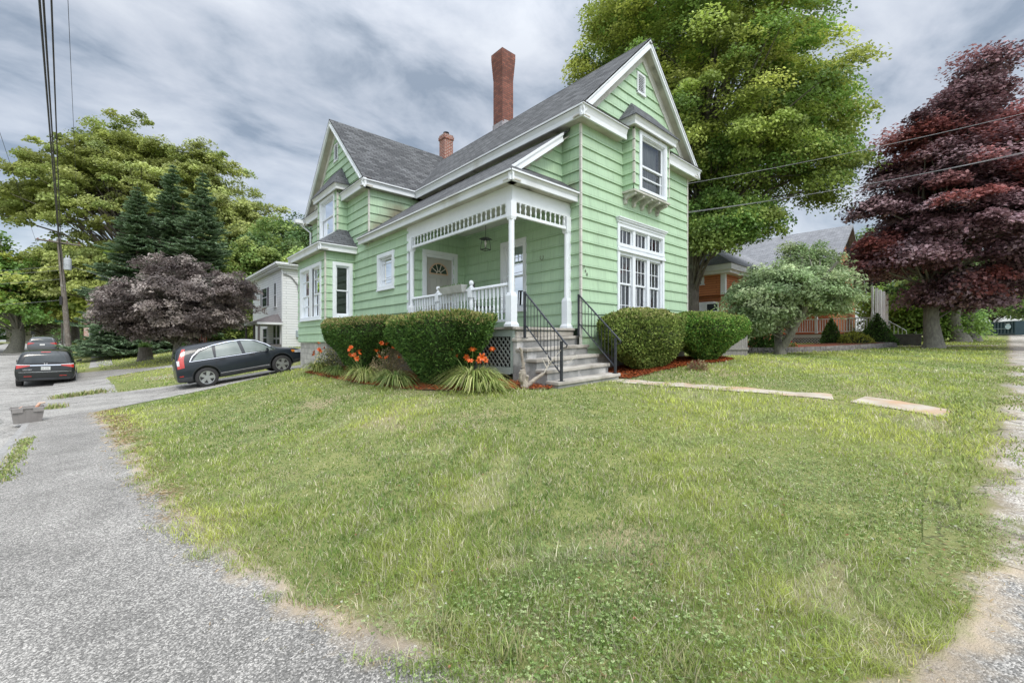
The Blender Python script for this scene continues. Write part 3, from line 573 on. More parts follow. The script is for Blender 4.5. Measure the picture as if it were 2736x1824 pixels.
# rake of the lean-to
for (o0,o1,y0,y1) in ((-.0,-.06,.24,.31),(-.06,-.15,.265,.31),(-.15,-.20,.245,.31)):
    xa,xb=-1.93,-.30; tr.hexa([(xa,y0,shz(xa)+o1),(xb,y0,shz(xb)+o1),(xb,y1,shz(xb)+o1),(xa,y1,shz(xa)+o1)],[(xa,y0,shz(xa)+o0),(xb,y0,shz(xb)+o0),(xb,y1,shz(xb)+o0),(xa,y1,shz(xa)+o0)])
xa,xb=-1.55,-.0; so.hexa([(xa,.31,shz(xa)-.19),(xb,.31,shz(xb)-.19),(xb,.60,shz(xb)-.19),(xa,.60,shz(xa)-.19)],[(xa,.31,shz(xa)-.16),(xb,.31,shz(xb)-.16),(xb,.60,shz(xb)-.16),(xa,.60,shz(xa)-.16)])
so.hexa([(-1.5,.545,shz(-1.5)-.30),(0,.545,shz(0)-.30),(0,.58,shz(0)-.30),(-1.5,.58,shz(-1.5)-.30)],[(-1.5,.545,shz(-1.5)-.18),(0,.545,shz(0)-.18),(0,.58,shz(0)-.18),(-1.5,.58,shz(-1.5)-.18)])
# ---- windows
def window(name,pl,u0,u1,z0,z1,cas=.11,sashes=None,ctn='full',parent=house,sill=True,deep=.12,mat_=WHITE2,capping=False,room=True,muntins=None,storm=None,hood=False):
    """outer casing u0..u1,z0..z1; sashes: list of (u0,u1,z0,z1,meet) openings"""
    c=MB(); pbox(c,pl,u0,u0+cas,z0,z1,0,.055); pbox(c,pl,u1-cas,u1,z0,z1,0,.055); pbox(c,pl,u0+cas,u1-cas,z1-cas,z1,0,.053)
    pbox(c,pl,u0+cas,u1-cas,z0,z0+cas*.75,0,.058)
    if sill: pbox(c,pl,u0-.0,u1+.0,z0-.035,z0,0,.085)
    # jamb returns
    a,b,lo,hi=u0+cas,u1-cas,z0+cas*.75,z1-cas
    pbox(c,pl,a,a+.02,lo,hi,-deep,.03); pbox(c,pl,b-.02,b,lo,hi,-deep,.03); pbox(c,pl,a,b,hi-.02,hi,-deep,.028); pbox(c,pl,a,b,lo,lo+.02,-deep,.028)
    w=c.build(name,mat_,parent)
    if sashes is None: sashes=[(a+.02,b-.02,lo+.02,hi-.02,(lo+hi)/2)]
    s=MB(); g=MB()
    for i,(p,q,r,t,me) in enumerate(sashes):
        fw=.045
        for (x0_,x1_,y0_,y1_,e) in ([(p,q,me-.02,t,-.03),(p,q,r,me+.02,-.062)] if me else [(p,q,r,t,-.04)]):
            pbox(s,pl,x0_,x0_+fw,y0_,y1_,e-.03,e); pbox(s,pl,x1_-fw,x1_,y0_,y1_,e-.03,e); pbox(s,pl,x0_+fw,x1_-fw,y1_-fw,y1_,e-.03,e-.001); pbox(s,pl,x0_+fw,x1_-fw,y0_,y0_+fw,e-.03,e-.001)
            g.face(pl.p(x0_+fw,y0_+fw,e-.018),pl.p(x1_-fw,y0_+fw,e-.018),pl.p(x1_-fw,y1_-fw,e-.018),pl.p(x0_+fw,y1_-fw,e-.018))
            if muntins:
                nu,nz=muntins(i,y0_,y1_)
                for k in range(1,nu): uu=x0_+fw+(x1_-x0_-2*fw)*k/nu; pbox(s,pl,uu-.008,uu+.008,y0_+fw,y1_-fw,e-.026,e-.004)
                for k in range(1,nz): zz=y0_+fw+(y1_-y0_-2*fw)*k/nz; pbox(s,pl,x0_+fw,x1_-fw,zz-.008,zz+.008,e-.027,e-.005)
        if i<len(sashes)-1: pbox(s,pl,q,sashes[i+1][0],r,t,-.06,.02)
        if storm: 
            for zz in storm: pbox(s,pl,p+fw,q-fw,zz-.014,zz+.014,-.05,-.02)
    s.build('sash',mat_,w); g.build('pane',GLASS,w)
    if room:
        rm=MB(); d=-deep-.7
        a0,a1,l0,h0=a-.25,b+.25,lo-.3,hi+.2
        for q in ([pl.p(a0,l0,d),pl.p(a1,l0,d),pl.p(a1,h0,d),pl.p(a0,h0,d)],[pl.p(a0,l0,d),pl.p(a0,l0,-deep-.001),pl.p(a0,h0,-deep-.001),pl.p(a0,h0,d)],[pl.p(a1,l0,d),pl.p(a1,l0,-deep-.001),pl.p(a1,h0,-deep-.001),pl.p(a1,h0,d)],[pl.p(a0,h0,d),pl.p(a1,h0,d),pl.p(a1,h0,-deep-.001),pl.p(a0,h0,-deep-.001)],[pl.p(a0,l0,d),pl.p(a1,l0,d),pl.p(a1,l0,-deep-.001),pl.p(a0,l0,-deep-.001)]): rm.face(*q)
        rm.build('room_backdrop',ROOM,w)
    if ctn:
        m=MB(); 
        def drapes(ua,ub,za,zb_,e):
            n=max(6,int((ub-ua)/.03)); pts=[(ua+(ub-ua)*i/n, e+.018*math.sin(i*1.9)) for i in range(n+1)]
            for (A,B) in zip(pts[:-1],pts[1:]): m.face(pl.p(A[0],za,A[1]),pl.p(B[0],za,B[1]),pl.p(B[0],zb_,B[1]),pl.p(A[0],zb_,A[1]))
        for (p,q,r,t,me) in sashes:
            wd=q-p
            if ctn=='sides': drapes(p,p+wd*.22,r,t,-.17); drapes(q-wd*.22,q,r,t,-.17)
            elif ctn=='top': drapes(p,q,t-(t-r)*.42,t,-.17)
            elif ctn=='left': drapes(p,p+wd*.24,r,t,-.17)
            elif ctn=='full': drapes(p,q,r,t,-.2)
            elif ctn=='shade': drapes(p,q,t-(t-r)*.3,t,-.17); drapes(p,p+wd*.15,r,t,-.19)
        m.build('curtain',CURT,w)
    return w
wf=window('front_window',FR,1.376,3.62,1.95,4.60,cas=.09,deep=.10,ctn='sides',sashes=[(1.50,2.08,2.02,3.84,3.11),(2.19,2.77,2.02,3.84,3.11),(2.88,3.47,2.02,3.84,3.11),],muntins=lambda i,a,b:(3,2))
# transom lights above with a moulded head
c=MB(); pbox(c,FR,1.466,1.515,2.0,3.9,-.11,.02); pbox(c,FR,3.46,3.53,2.0,3.9,-.11,.02); pbox(c,FR,1.466,3.53,3.82,3.90,-.11,.02); pbox(c,FR,1.37,3.625,4.02,4.10,.0,.062); pbox(c,FR,1.36,3.635,3.90,3.965,.0,.085); pbox(c,FR,1.40,3.60,3.965,4.02,.0,.04); 
pbox(c,FR,1.36,3.635,4.60,4.66,0,.075); pbox(c,FR,1.34,3.655,4.66,4.70,0,.11); pbox(c,FR,1.32,3.675,4.70,4.725,0,.135)
for u in (2.08,2.77): pbox(c,FR,u,u+.11,4.02,4.52,-.11,.03)
for u in (2.08,2.77): pbox(c,FR,u-.012,u+.122,2.0,3.9,-.11,.025)
c.build('window_head',WHITE2,wf)
s=MB(); g_=MB()
for (p,q) in ((1.48,2.08),(2.19,2.77),(2.88,3.52)):
    for (a,b,lo,hi) in ((p,p+.04,4.09,4.50),(q-.04,q,4.09,4.50),(p+.04,q-.04,4.46,4.50),(p+.04,q-.04,4.09,4.13)): pbox(s,FR,a,b,lo,hi,-.06,-.02)
    for k in (1,2): uu=p+.04+(q-p-.08)*k/3; pbox(s,FR,uu-.008,uu+.008,4.13,4.46,-.05,-.024)
    g_.face(FR.p(p+.04,4.13,-.04),FR.p(q-.04,4.13,-.04),FR.p(q-.04,4.46,-.04),FR.p(p+.04,4.46,-.04))
s.build('transom_sash',WHITE2,wf); g_.build('transom_pane',GLASS,wf)
wf['label']='large white front window of three tall many paned sashes with a transom row above'
# porch tall window
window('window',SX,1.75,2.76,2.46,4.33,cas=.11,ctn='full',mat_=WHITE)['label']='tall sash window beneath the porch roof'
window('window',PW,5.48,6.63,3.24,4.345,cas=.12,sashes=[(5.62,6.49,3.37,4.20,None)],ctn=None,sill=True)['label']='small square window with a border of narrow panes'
s=MB()
for (a,b,c0,d0) in ((5.67,6.44,3.53,3.545),(5.67,6.44,4.03,4.045)): pbox(s,PW,a,b,c0,d0,-.052,-.03)
for u in (5.78,6.33): pbox(s,PW,u,u+.014,3.42,4.16,-.053,-.031)
s.build('muntin',WHITE2,house)
BF=PL((BX,0),(0,1),(-1,0)); BS=PL((BX,YB),(1,0),(0,-1))
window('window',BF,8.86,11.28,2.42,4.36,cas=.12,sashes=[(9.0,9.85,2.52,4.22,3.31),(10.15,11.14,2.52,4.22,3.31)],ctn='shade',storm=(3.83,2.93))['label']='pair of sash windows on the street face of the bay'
c=MB(); pbox(c,BF,9.85,10.15,2.5,4.26,-.02,.05); c.build('window_mullion',WHITE2,house)
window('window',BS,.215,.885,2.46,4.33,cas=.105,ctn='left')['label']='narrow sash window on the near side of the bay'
# ---- oriel windows
def oriel(pl,u0,u1,z0,zt,dep,eu0,eu1,ze,edep,wu0,wu1,wz0,wz1,meet,apz,apu0,apu1,ph,label,brk=True,storm=None):
    sd=MB((0,-ph)); PLf=PL((pl.p(0,0,dep)[0],pl.p(0,0,dep)[1]),(pl.d.x,pl.d.y),(pl.n.x,pl.n.y))
    siding(sd,PLf,u0,u1,z0,zt,phase=ph,h=.2697,holes=[(wu0+.04,wu1-.04,wz0+.04,wz1-.03)])
    L_=PL((pl.p(u0,0,0)[0],pl.p(u0,0,0)[1]),(pl.n.x,pl.n.y),(-pl.d.x,-pl.d.y)); R_=PL((pl.p(u1,0,0)[0],pl.p(u1,0,0)[1]),(pl.n.x,pl.n.y),(pl.d.x,pl.d.y))
    siding(sd,L_,0,dep,z0,zt,phase=ph); siding(sd,R_,0,dep,z0,zt,phase=ph)
    o=sd.build('oriel',SID2,house); o['label']=label
    for u in (u0-.03,u1-.012):
        cc=MB()
        for k in range(-1,6):
            z=ph+.2697*k
            if z>z0-.05 and z<zt-.1: pbox(cc,PLf,u,u+.042,max(z,z0)+.012,min(z+.255,zt),-.02,.043)
        cc.build('oriel_corner_trim',CREAM,o)
    window('window',PLf,wu0,wu1,wz0,wz1,cas=.10,ctn='full',parent=o,sill=False,deep=.05,sashes=[(wu0+.12,wu1-.12,wz0+.10,wz1-.12,meet)],room=False,storm=storm)
    t=MB(); s_=MB()
    pbox(t,pl,eu0,eu1,ze,ze+.07,edep-.06,edep-.02); b=[pl.p(eu0,ze+.07,edep-.03),pl.p(eu1,ze+.07,edep-.03),pl.p(eu1,ze+.07,0.03),pl.p(eu0,ze+.07,.03)]
    t_=[pl.p(eu0-.05,ze+.185,edep+.03),pl.p(eu1+.05,ze+.185,edep+.03),pl.p(eu1+.05,ze+.185,.03),pl.p(eu0-.05,ze+.185,.03)]; t.hexa(b,t_)
    pbox(t,pl,eu0,eu0+.04,ze,ze+.07,.03,edep-.06); pbox(t,pl,eu1-.04,eu1,ze,ze+.07,.03,edep-.06)
    pbox(s_,pl,eu0+.04,eu1-.04,ze+.02,ze+.05,.03,edep-.06)
    t.build('oriel_cornice',WHITE,o); s_.build('oriel_soffit',SOFF,o)
    r=MB(); zt_=ze+.19; A=pl.p(eu0-.08,zt_,edep+.06);B=pl.p(eu1+.08,zt_,edep+.06);C=pl.p(apu1,apz,.04);D=pl.p(apu0,apz,.04);E_=pl.p(eu0-.08,zt_,.04);F_=pl.p(eu1+.08,zt_,.04)
    r.face(A,B,C,D); r.face(E_,A,D); r.face(B,F_,C); r.face(E_,F_,B,A); 
    A2,B2,E2,F2=[(q[0],q[1],q[2]-.022) for q in (A,B,E_,F_)]; r.face(A2,B2,B,A); r.face(E2,A2,A,E_); r.face(B2,F2,F_,B)
    r.build('oriel_roof',SHIND,o)
    if brk:
        k=MB(); pbox(k,pl,u0-.05,u1+.05,z0-.045,z0,.0,dep+.05)
        for i in range(5):
            u=u0+.02+(u1-u0-.13)*i/4; w=.075
            prof=[(.0,z0-.045),(dep+.02,z0-.045),(dep+.02,z0-.10),(dep-.02,z0-.12),(dep-.06,z0-.125),(.14,z0-.16),(.10,z0-.20),(.09,z0-.27),(.04,z0-.30),(.0,z0-.28)]
            k.hexa([pl.p(u,z,e) for e,z in prof],[pl.p(u+w,z,e) for e,z in prof])
        k.build('oriel_brackets',mat('weathered_bracket_paint',(.56,.55,.50),(.38,.37,.33),scale=9,rough=.8,bump=.2,c3=(.16,.15,.13),s3=5,t3=(.56,.68)),o)
    return o
oriel(FR,1.63,3.29,5.39,6.93,.33,1.46,3.46,6.91,.50,1.83,3.16,5.41,6.90,6.09,7.76,1.98,2.96,5.26,'front oriel window on five carved brackets',storm=(5.80,))
oriel(PL((P_,0),(0,1),(-1,0)),9.16,11.22,5.35,7.02,.36,8.96,11.42,6.98,.52,9.40,10.98,5.50,6.98,6.25,8.02,9.68,10.72,5.30,'street side oriel window above the bay roof',brk=False)
# gable vents
for pl,u0,u1,z0,z1,lb in ((FR,2.25,2.64,8.16,8.70,'louvred vent in the front gable'),(GB,10.06,10.46,8.45,9.10,'louvred vent in the street side gable')):
    c=MB(); w=.05; pbox(c,pl,u0,u0+w,z0,z1,-.02,.05); pbox(c,pl,u1-w,u1,z0,z1,-.02,.05); pbox(c,pl,u0+w,u1-w,z1-w,z1,-.02,.05); pbox(c,pl,u0-.0,u1,z0-.03,z0+.03,-.02,.07)
    n=9
    for i in range(n):
        z=z0+.05+(z1-z0-.12)*i/n; c.hexa([pl.p(u0+w,z,.035),pl.p(u1-w,z,.035),pl.p(u1-w,z+.035,-.02),pl.p(u0+w,z+.035,-.02)],[pl.p(u0+w,z+.01,.035),pl.p(u1-w,z+.01,.035),pl.p(u1-w,z+.045,-.02),pl.p(u0+w,z+.045,-.02)])
    v=c.build('gable_vent',WHITE,house); v['label']=lb; d=MB(); pbox(d,pl,u0+.02,u1-.02,z0,z1,-.06,-.03); d.build('vent_back',mat('vent_dark',(.05,.02,.035),rough=.9),v)
# ---- porch
so.build('soffit',SOFF,house); 
# posts etc
pf=MB(); FLZ=1.95
pf.box(P_-.06,.20,FLZ-.05,.0,4.5,FLZ); pf.build('porch_floor',CONC,house)
sk=MB(); sk.box(P_-.03,.26,1.75,P_+.0,4.62,1.895); sk.box(P_-.03,.24,1.0,P_+.01,.33,1.745); sk.box(P_-.035,.335,.98,P_+.0,4.62,1.12); sk.box(P_-.02,.245,1.75,.0,.262,1.895); sk.build('porch_skirt_board',SKIRT,house)
la=MB(); z0,z1,y0,y1=1.13,1.74,.34,4.62; s=.135; w=.03
n=int((y1-y0+(z1-z0))/s)
for i in range(n+1):
    for sg in (1,-1):
        t=y0-(z1-z0)+i*s if sg>0 else y0+i*s
        a0=max(0,(y0-t) if sg>0 else (t-y1)); a1=min(z1-z0,(y1-t) if sg>0 else (t-y0))
        if a1<=a0+.02: continue
        e=P_-.014 if sg>0 else P_-.005
        ya,yb=t+sg*a0,t+sg*a1
        la.hexa([(e,ya-w/2*1.4,z0+a0),(e,ya+w/2*1.4,z0+a0),(e+.008,ya+w/2*1.4,z0+a0),(e+.008,ya-w/2*1.4,z0+a0)],[(e,yb-w/2*1.4,z0+a1),(e,yb+w/2*1.4,z0+a1),(e+.008,yb+w/2*1.4,z0+a1),(e+.008,yb-w/2*1.4,z0+a1)])
la.build('lattice',LATT,house)
mb=MB(); mb.box(P_+.1,.5,.6,P_+.12,4.5,1.89); mb.build('crawl_space_shade',DARK,house)  # black sheet standing in for the shade behind the lattice
fr=MB(); fr.box(P_-.02,.28,4.50,P_+.02,4.62,4.815); fr.box(P_+.02,.285,4.50,-.0,.325,4.815); fr.box(P_-.035,.29,4.805,P_+.0,4.64,4.828); fr.box(P_-.03,4.62,1.9,P_+.02,4.72,4.82); fr.box(-.075,.27,FLZ,-.0,.34,4.50)
fr.build('porch_frieze',WHITE2,house)
ps=[]
def post(name,x,y,half=False):
    m=MB(); a=.062
    m.box(x-a-.012,y-a-.012,4.19,x+a+.012,y+a+.012,4.50); m.lathe([(.062,2.62),(.06,3.0),(.06,4.19)],(x,y,0),10); m.box(x-a-.02,y-a-.02,FLZ+.0,x+a+.02,y+a+.02,2.58); m.hexa([(x-a-.02,y-a-.02,2.58),(x+a+.02,y-a-.02,2.58),(x+a+.02,y+a+.02,2.58),(x-a-.02,y+a+.02,2.58)],[(x-.06,y-.06,2.65),(x+.06,y-.06,2.65),(x+.06,y+.06,2.65),(x-.06,y+.06,2.65)])
    m.hexa([(x-.06,y-.06,4.13),(x+.06,y-.06,4.13),(x+.06,y+.06,4.13),(x-.06,y+.06,4.13)],[(x-a-.012,y-a-.012,4.19),(x+a+.012,y-a-.012,4.19),(x+a+.012,y+a+.012,4.19),(x-a-.012,y+a+.012,4.19)])
    m.box(x-a-.05,y-a-.05,FLZ,x+a+.05,y+a+.05,FLZ+.05); m.hexa([(x-a-.045,y-a-.045,FLZ+.05),(x+a+.045,y-a-.045,FLZ+.05),(x+a+.045,y+a+.045,FLZ+.05),(x-a-.045,y+a+.045,FLZ+.05)],[(x-a-.02,y-a-.02,FLZ+.10),(x+a+.02,y-a-.02,FLZ+.10),(x+a+.02,y+a+.02,FLZ+.10),(x-a-.02,y+a+.02,FLZ+.10)])
    return m.build('porch_post',WHITE2,house)
post('p',P_+.0,.33); post('p',-.10,.33); post('p',P_,4.47)
SPR=[(.014,0),(.018,.012),(.009,.03),(.019,.07),(.021,.105),(.014,.135),(.009,.165),(.018,.185),(.024,.205),(.024,.225)]
def inst(name,me,parent,pts,z):
    for x,y in pts: o=new(name,me,parent); o.location=(x,y,z)
spm=MB().lathe(SPR,(0,0,0),8).mesh('spindle',WHITE2)
vr=MB(); vr.box(P_-.03,.42,4.21,P_+.03,4.39,4.272); v1=vr.build('valance',WHITE2,house); vr=MB(); vr.box(P_+.09,.275,4.21,-.18,.335,4.272); v2=vr.build('valance',WHITE2,house)
inst('spindle',spm,v1,[(P_,.50+(4.32-.50)*i/23) for i in range(24)],4.272); inst('spindle',spm,v2,[(P_+.19+(1.36)*i/9+.03,.305) for i in range(10)],4.272)
# railing
ra=MB(); ra.box(P_-.045,.42,2.80,P_+.045,4.40,2.83); ra.hexa([(P_-.045,.42,2.83),(P_+.045,.42,2.83),(P_+.045,4.40,2.83),(P_-.045,4.40,2.83)],[(P_-.025,.42,2.855),(P_+.025,.42,2.855),(P_+.025,4.40,2.855),(P_-.025,4.40,2.855)])
ra.box(P_-.03,.42,2.06,P_+.03,4.40,2.11)
for y in (1.71,3.12):
    ra.box(P_-.062,y-.062,FLZ,P_+.062,y+.062,2.33); ra.lathe([(.05,2.33),(.058,2.35),(.035,2.37),(.046,2.42),(.05,2.52),(.044,2.60),(.055,2.63),(.04,2.65)],(P_,y,0),12); ra.box(P_-.06,y-.06,2.65,P_+.06,y+.06,2.87)
    ra.lathe([(.04,2.87),(.06,2.885),(.045,2.90),(.028,2.915),(.03,2.93),(.052,2.955),(.056,2.985),(.045,3.02),(.02,3.04)],(P_,y,0),14)
rl=ra.build('porch_railing',WHITE2,house)
BPR=[(.020,2.11),(.020,2.26),(.026,2.27),(.014,2.29),(.022,2.33),(.022,2.38),(.013,2.44),(.017,2.50),(.024,2.53),(.015,2.55),(.024,2.565),(.022,2.60),(.022,2.80)]
ylist=[.50+.132*i for i in range(9)]+[1.85+.127*i for i in range(10)]+[3.25+.127*i for i in range(9)]
bl=MB(); bl.lathe(BPR,(0,0,0),8); bl.box(-.021,-.021,2.595,.021,.021,2.80); inst('baluster',bl.mesh('baluster',WHITE2),rl,[(P_,y) for y in ylist],0)
# front door
DPL=PL((0,4.5),(1,0),(0,-1))
c=MB(); pbox(c,DPL,-1.48,-1.36,1.95,4.14,0,.05); pbox(c,DPL,-.42,-.30,1.95,4.14,0,.05); pbox(c,DPL,-1.48,-.30,4.14,4.25,0,.055); pbox(c,DPL,-1.36,-1.33,1.95,4.10,-.08,.02); pbox(c,DPL,-.45,-.42,1.95,4.10,-.08,.02); pbox(c,DPL,-1.36,-.42,4.06,4.14,-.08,.02)
dr=c.build('front_door',WHITE,house)
c=MB(); pbox(c,DPL,-1.33,-.45,1.96,4.06,-.09,-.05)
for (a,b) in ((-1.22,-.96),(-.84,-.58)):
    for (zz0,zz1) in ((2.72,3.50),(2.1,2.6)):
        for q in ((a,a+.02,zz0,zz1),(b-.02,b,zz0,zz1),(a,b,zz0,zz0+.02),(a,b,zz1-.02,zz1)): pbox(c,DPL,*q,-.05,-.038)
        pbox(c,DPL,a+.04,b-.04,zz0+.04,zz1-.04,-.05,-.042)
pn=c.build('door_panel',DOORP,dr)
def arc(r0,r1,e0,e1,m,u=-.90,z=3.62,a0=0,a1=math.pi,n=20):
    for i in range(n):
        t0,t2=a0+(a1-a0)*i/n,a0+(a1-a0)*(i+1)/n; q=[(r0,t0),(r1,t0),(r1,t2),(r0,t2)]
        m.hexa([DPL.p(u+r*math.cos(t),z+r*math.sin(t),e0) for r,t in q],[DPL.p(u+r*math.cos(t),z+r*math.sin(t),e1) for r,t in q])
m=MB(); arc(.28,.315,-.05,-.025,m); pbox(m,DPL,-1.215,-.585,3.595,3.625,-.05,-.027); m.build('fanlight_rim',TAN,dr)
m=MB(); arc(.0001,.28,-.05,-.044,m); m.build('fanlight_glass',mat('dark_green_glass',(.03,.045,.035),rough=.08,spec=.8),dr)
m=MB(); arc(.06,.085,-.044,-.032,m)
for t in (36,72,108,144):
    t=R(t); d=Vector((math.cos(t),math.sin(t))); nn=Vector((-d.y,d.x))*.010; q=[d*.08+nn,d*.28+nn,d*.28-nn,d*.08-nn]; m.hexa([DPL.p(-.90+a.x,3.62+a.y,-.044) for a in q],[DPL.p(-.90+a.x,3.62+a.y,-.033) for a in q])
m.build('fanlight_bars',mat('beige_bar',(.52,.46,.38),rough=.6),dr)
m=MB(); m.lathe([(.01,0),(.03,.02),(.03,.05),(.012,.06)],DPL.p(-.52,2.9,.0),10,Matrix.Rotation(R(90),3,'X')); m.build('handle',mat('brass',(.5,.38,.15),rough=.3,metal=1),dr)
# house number 260, small dark figures stepping down the corner
def text(name,body,size,M,mat_,parent=None,ext=.004,align='CENTER'):
    cu=bpy.data.curves.new('t','FONT'); cu.body=body; cu.size=size; cu.extrude=ext; cu.align_x=align; cu.align_y='CENTER'; cu.resolution_u=3
    o=bpy.data.objects.new('t',cu); scene.collection.objects.link(o); dg=bpy.context.evaluated_depsgraph_get(); me=bpy.data.meshes.new_from_object(o.evaluated_get(dg)); bpy.data.objects.remove(o); bpy.data.curves.remove(cu)
    me.transform(M); me.materials.clear(); me.materials.append(mat_); me.name=name
    return new(name,me,parent)
NUM=mat('dark_number',(.07,.06,.05),rough=.5)
MX=Matrix(((1,0,0,0),(0,0,-1,0),(0,1,0,0),(0,0,0,1)))
for c,u,z in (('2',.065,3.335),('6',.120,3.255),('0',.175,3.175)):
    text('house_number',c,.105,Matrix.Translation((u,-.046,z))@MX,NUM,house,.003)
tr.build('cornice',WHITE,house)
# downspout at the far corner, foundation outlets
m=MB(); m.tube([(-2.2,13.62,6.72),(-2.02,13.45,6.5),(-1.86,13.25,6.3),(-1.86,13.25,1.4)],.04,6); m.build('downspout',WHITE,house)
m=MB(); m.box(-2.42,13.35,6.68,-2.14,13.6,6.82); m.build('gutter_end',WHITE,house)
rebase(house,(2.5,6,.8))
# ---- things on the porch
st=thing('concrete_steps','worn concrete front steps of six treads with rough grey sides','steps')
m=MB(); m2=MB(); sh=lambda x:.036*(x+1.85)      # the flight has settled and leans
tz=[1.715,1.513,1.311,1.118,.918]; ty=[.10,-.19,-.46,-.74,-1.01]; XL_,XR_=-1.86,.08
yb=.26
for i,(z,y) in enumerate(zip(tz,ty)):
    ye_=(ty[i-1]+.05) if i else yb
    b=[(XL_,y,z-.065),(XR_,y,z-.065+.07),(XR_,ye_,z-.065+.07),(XL_,ye_,z-.065)]; t_=[(a,c,z_+.065) for a,c,z_ in b]; m.hexa(b,t_)
    zl=(tz[i+1] if i<4 else .45); y2=y+.035
    zz=-.066; b=[(XL_+.03,y2,zl+(zz if i<4 else 0)),(XR_-.03,y2,zl+.07+(zz if i<4 else 0)),(XR_-.03,yb-.01,zl+.07+(zz if i<4 else 0)),(XL_+.03,yb-.01,zl+(zz if i<4 else 0))]; t_=[(XL_+.03,y2,z-.066),(XR_-.03,y2,z+.004),(XR_-.03,yb-.01,z+.004),(XL_+.03,yb-.01,z-.066)]; m2.hexa(b,t_)
m.hexa([(XL_+.08,.19,1.72),(XR_-.1,.19,1.785),(XR_-.1,.30,1.785),(XL_+.08,.30,1.72)],[(XL_+.08,.19,1.86),(XR_-.1,.19,1.88),(XR_-.1,.30,1.88),(XL_+.08,.30,1.86)]); 
m.hexa([(XL_+.02,.15,1.885),(XR_-.08,.15,1.895),(XR_-.08,.21,1.895),(XL_+.02,.21,1.885)],[(XL_+.02,.15,1.945),(XR_-.08,.15,1.952),(XR_-.08,.21,1.952),(XL_+.02,.21,1.945)])
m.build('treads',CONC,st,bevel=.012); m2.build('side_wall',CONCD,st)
rebase(st,(-.9,-.4,.75))
def handrail(x,label,lift):
    h=thing('handrail',label,'handrail',group='iron handrails of the front steps')
    m=MB(); yt,yb_=.02,-.955; zt,zbm=1.715+lift,.918+lift; s=.022
    m.box(x-s,yt-s,zt,x+s,yt+s,zt+.93); m.box(x-.045,yt-.045,zt,x+.045,yt+.045,zt+.012); m.build('post',IRON,h,bevel=.003); m=MB(); m.box(x-s,yb_-s,zbm,x+s,yb_+s,zbm+.74); m.box(x-.045,yb_-.045,zbm,x+.045,yb_+.045,zbm+.012)
    m.build('post',IRON,h,bevel=.003)
    m=MB(); a=Vector((x,yt-.02,zt+.90)); b=Vector((x,yb_-.10,zbm+.70)); m.tube([a,b,b+Vector((0,-.035,-.03)),b+Vector((0,-.02,-.075)),b+Vector((0,.05,-.085))],[.019,.019,.014,.011,.010],8); a2=Vector((x,yt-.02,zt+.26)); b2=Vector((x,yb_+.02,zbm+.15)); m.tube([a2,b2],.014,6); m.build('rail',IRON,h)
    m=MB()
    for i in range(10):
        f=(i+1)/11; y=yt+(yb_-yt)*f; zt_=a.z+(b.z-a.z)*((a.y-y)/(a.y-b.y)); zb_=a2.z+(b2.z-a2.z)*((a2.y-y)/(a2.y-b2.y)); m.tube([(x,y,zb_),(x,y,zt_)],.0075,5,False)
    m.build('balusters',IRON,h); rebase(h,(x,-.4,zbm)); return h
handrail(-1.72,'black iron handrail on the left side of the concrete steps, beside the porch post',0.0)
handrail(-.04,'black iron handrail on the right side of the concrete steps, next to the clipped hedge',.067)
# planter box hooked on the railing
m=MB(); y0,y1=1.80,2.80
b=[(-1.93,y0+.09,2.785),(-1.86,y0+.09,2.785),(-1.86,y1-.09,2.785),(-1.93,y1-.09,2.785)]; t_=[(-2.03,y0,2.945),(-1.84,y0,2.945),(-1.84,y1,2.945),(-2.03,y1,2.945)]; m.hexa(b,t_); 
pb=thing('planter_box','long white planter box hung on the porch railing between two turned posts','planter'); m.build('trough',mat('planter_white',(.66,.67,.66),(.55,.56,.54),scale=6,rough=.6),pb)
V=[];Fc=[];Cc=[]
n=260; py=rng.uniform(y0+.05,y1-.05,n); px=rng.uniform(-2.0,-1.87,n); 
base=np.stack([px,py,np.full(n,2.935)],1); d=rng.normal(0,1,(n,3)); d[:,2]=np.abs(d[:,2])*1.2; d/=np.linalg.norm(d,axis=1)[:,None]; ln=rng.uniform(.02,.085,(n,1)); sd=np.cross(d,[0,0,1.0]); sd/=np.linalg.norm(sd,axis=1)[:,None]+1e-6
V=np.stack([base,base+d*ln*.5+sd*.010,base+d*ln,base+d*ln*.5-sd*.010],1).reshape(-1,3)
npmesh('seedling_leaves',V,np.arange(4*n).reshape(n,4),LEAF,pb,col=np.repeat(np.array([.12,.22,.06])*rng.uniform(.6,1.3,(n,1)),4,0))
rebase(pb,(-1.93,2.3,2.79))
# hanging lantern
la_=thing('hanging_lantern','black open frame lantern hanging on a thin rod under the porch ceiling','lantern')
lx,ly=-1.39,1.705; m=MB(); m.tube([(0,0,4.83),(0,0,4.10)],.006,6); m.lathe([(.06,4.80),(.06,4.83)],(0,0,0),12); 
mf=MB(); 
T4=[(-.062,-.062),(.062,-.062),(.062,.062),(-.062,.062)]; B4=[(a*1.4,b*1.4) for a,b in T4]
for i in range(4): j=(i+1)%4; mf.tube([(*T4[i],4.06),(*B4[i],3.80)],.008,4); mf.tube([(*B4[i],3.80),(*B4[j],3.80)],.009,4); mf.tube([(*T4[i],4.05),(*T4[j],4.05)],.009,4)
mf.hexa([(-.12,-.12,4.04),(.12,-.12,4.04),(.12,.12,4.04),(-.12,.12,4.04)],[(-.04,-.04,4.09),(.04,-.04,4.09),(.04,.04,4.09),(-.04,.04,4.09)])
mb_=MB(); mb_.lathe([(.012,3.86),(.016,3.9),(.028,3.94),(.026,3.98),(.012,4.02)],(0,0,0),10)
BLK=mat('matte_black',(.012,.012,.014),rough=.5)
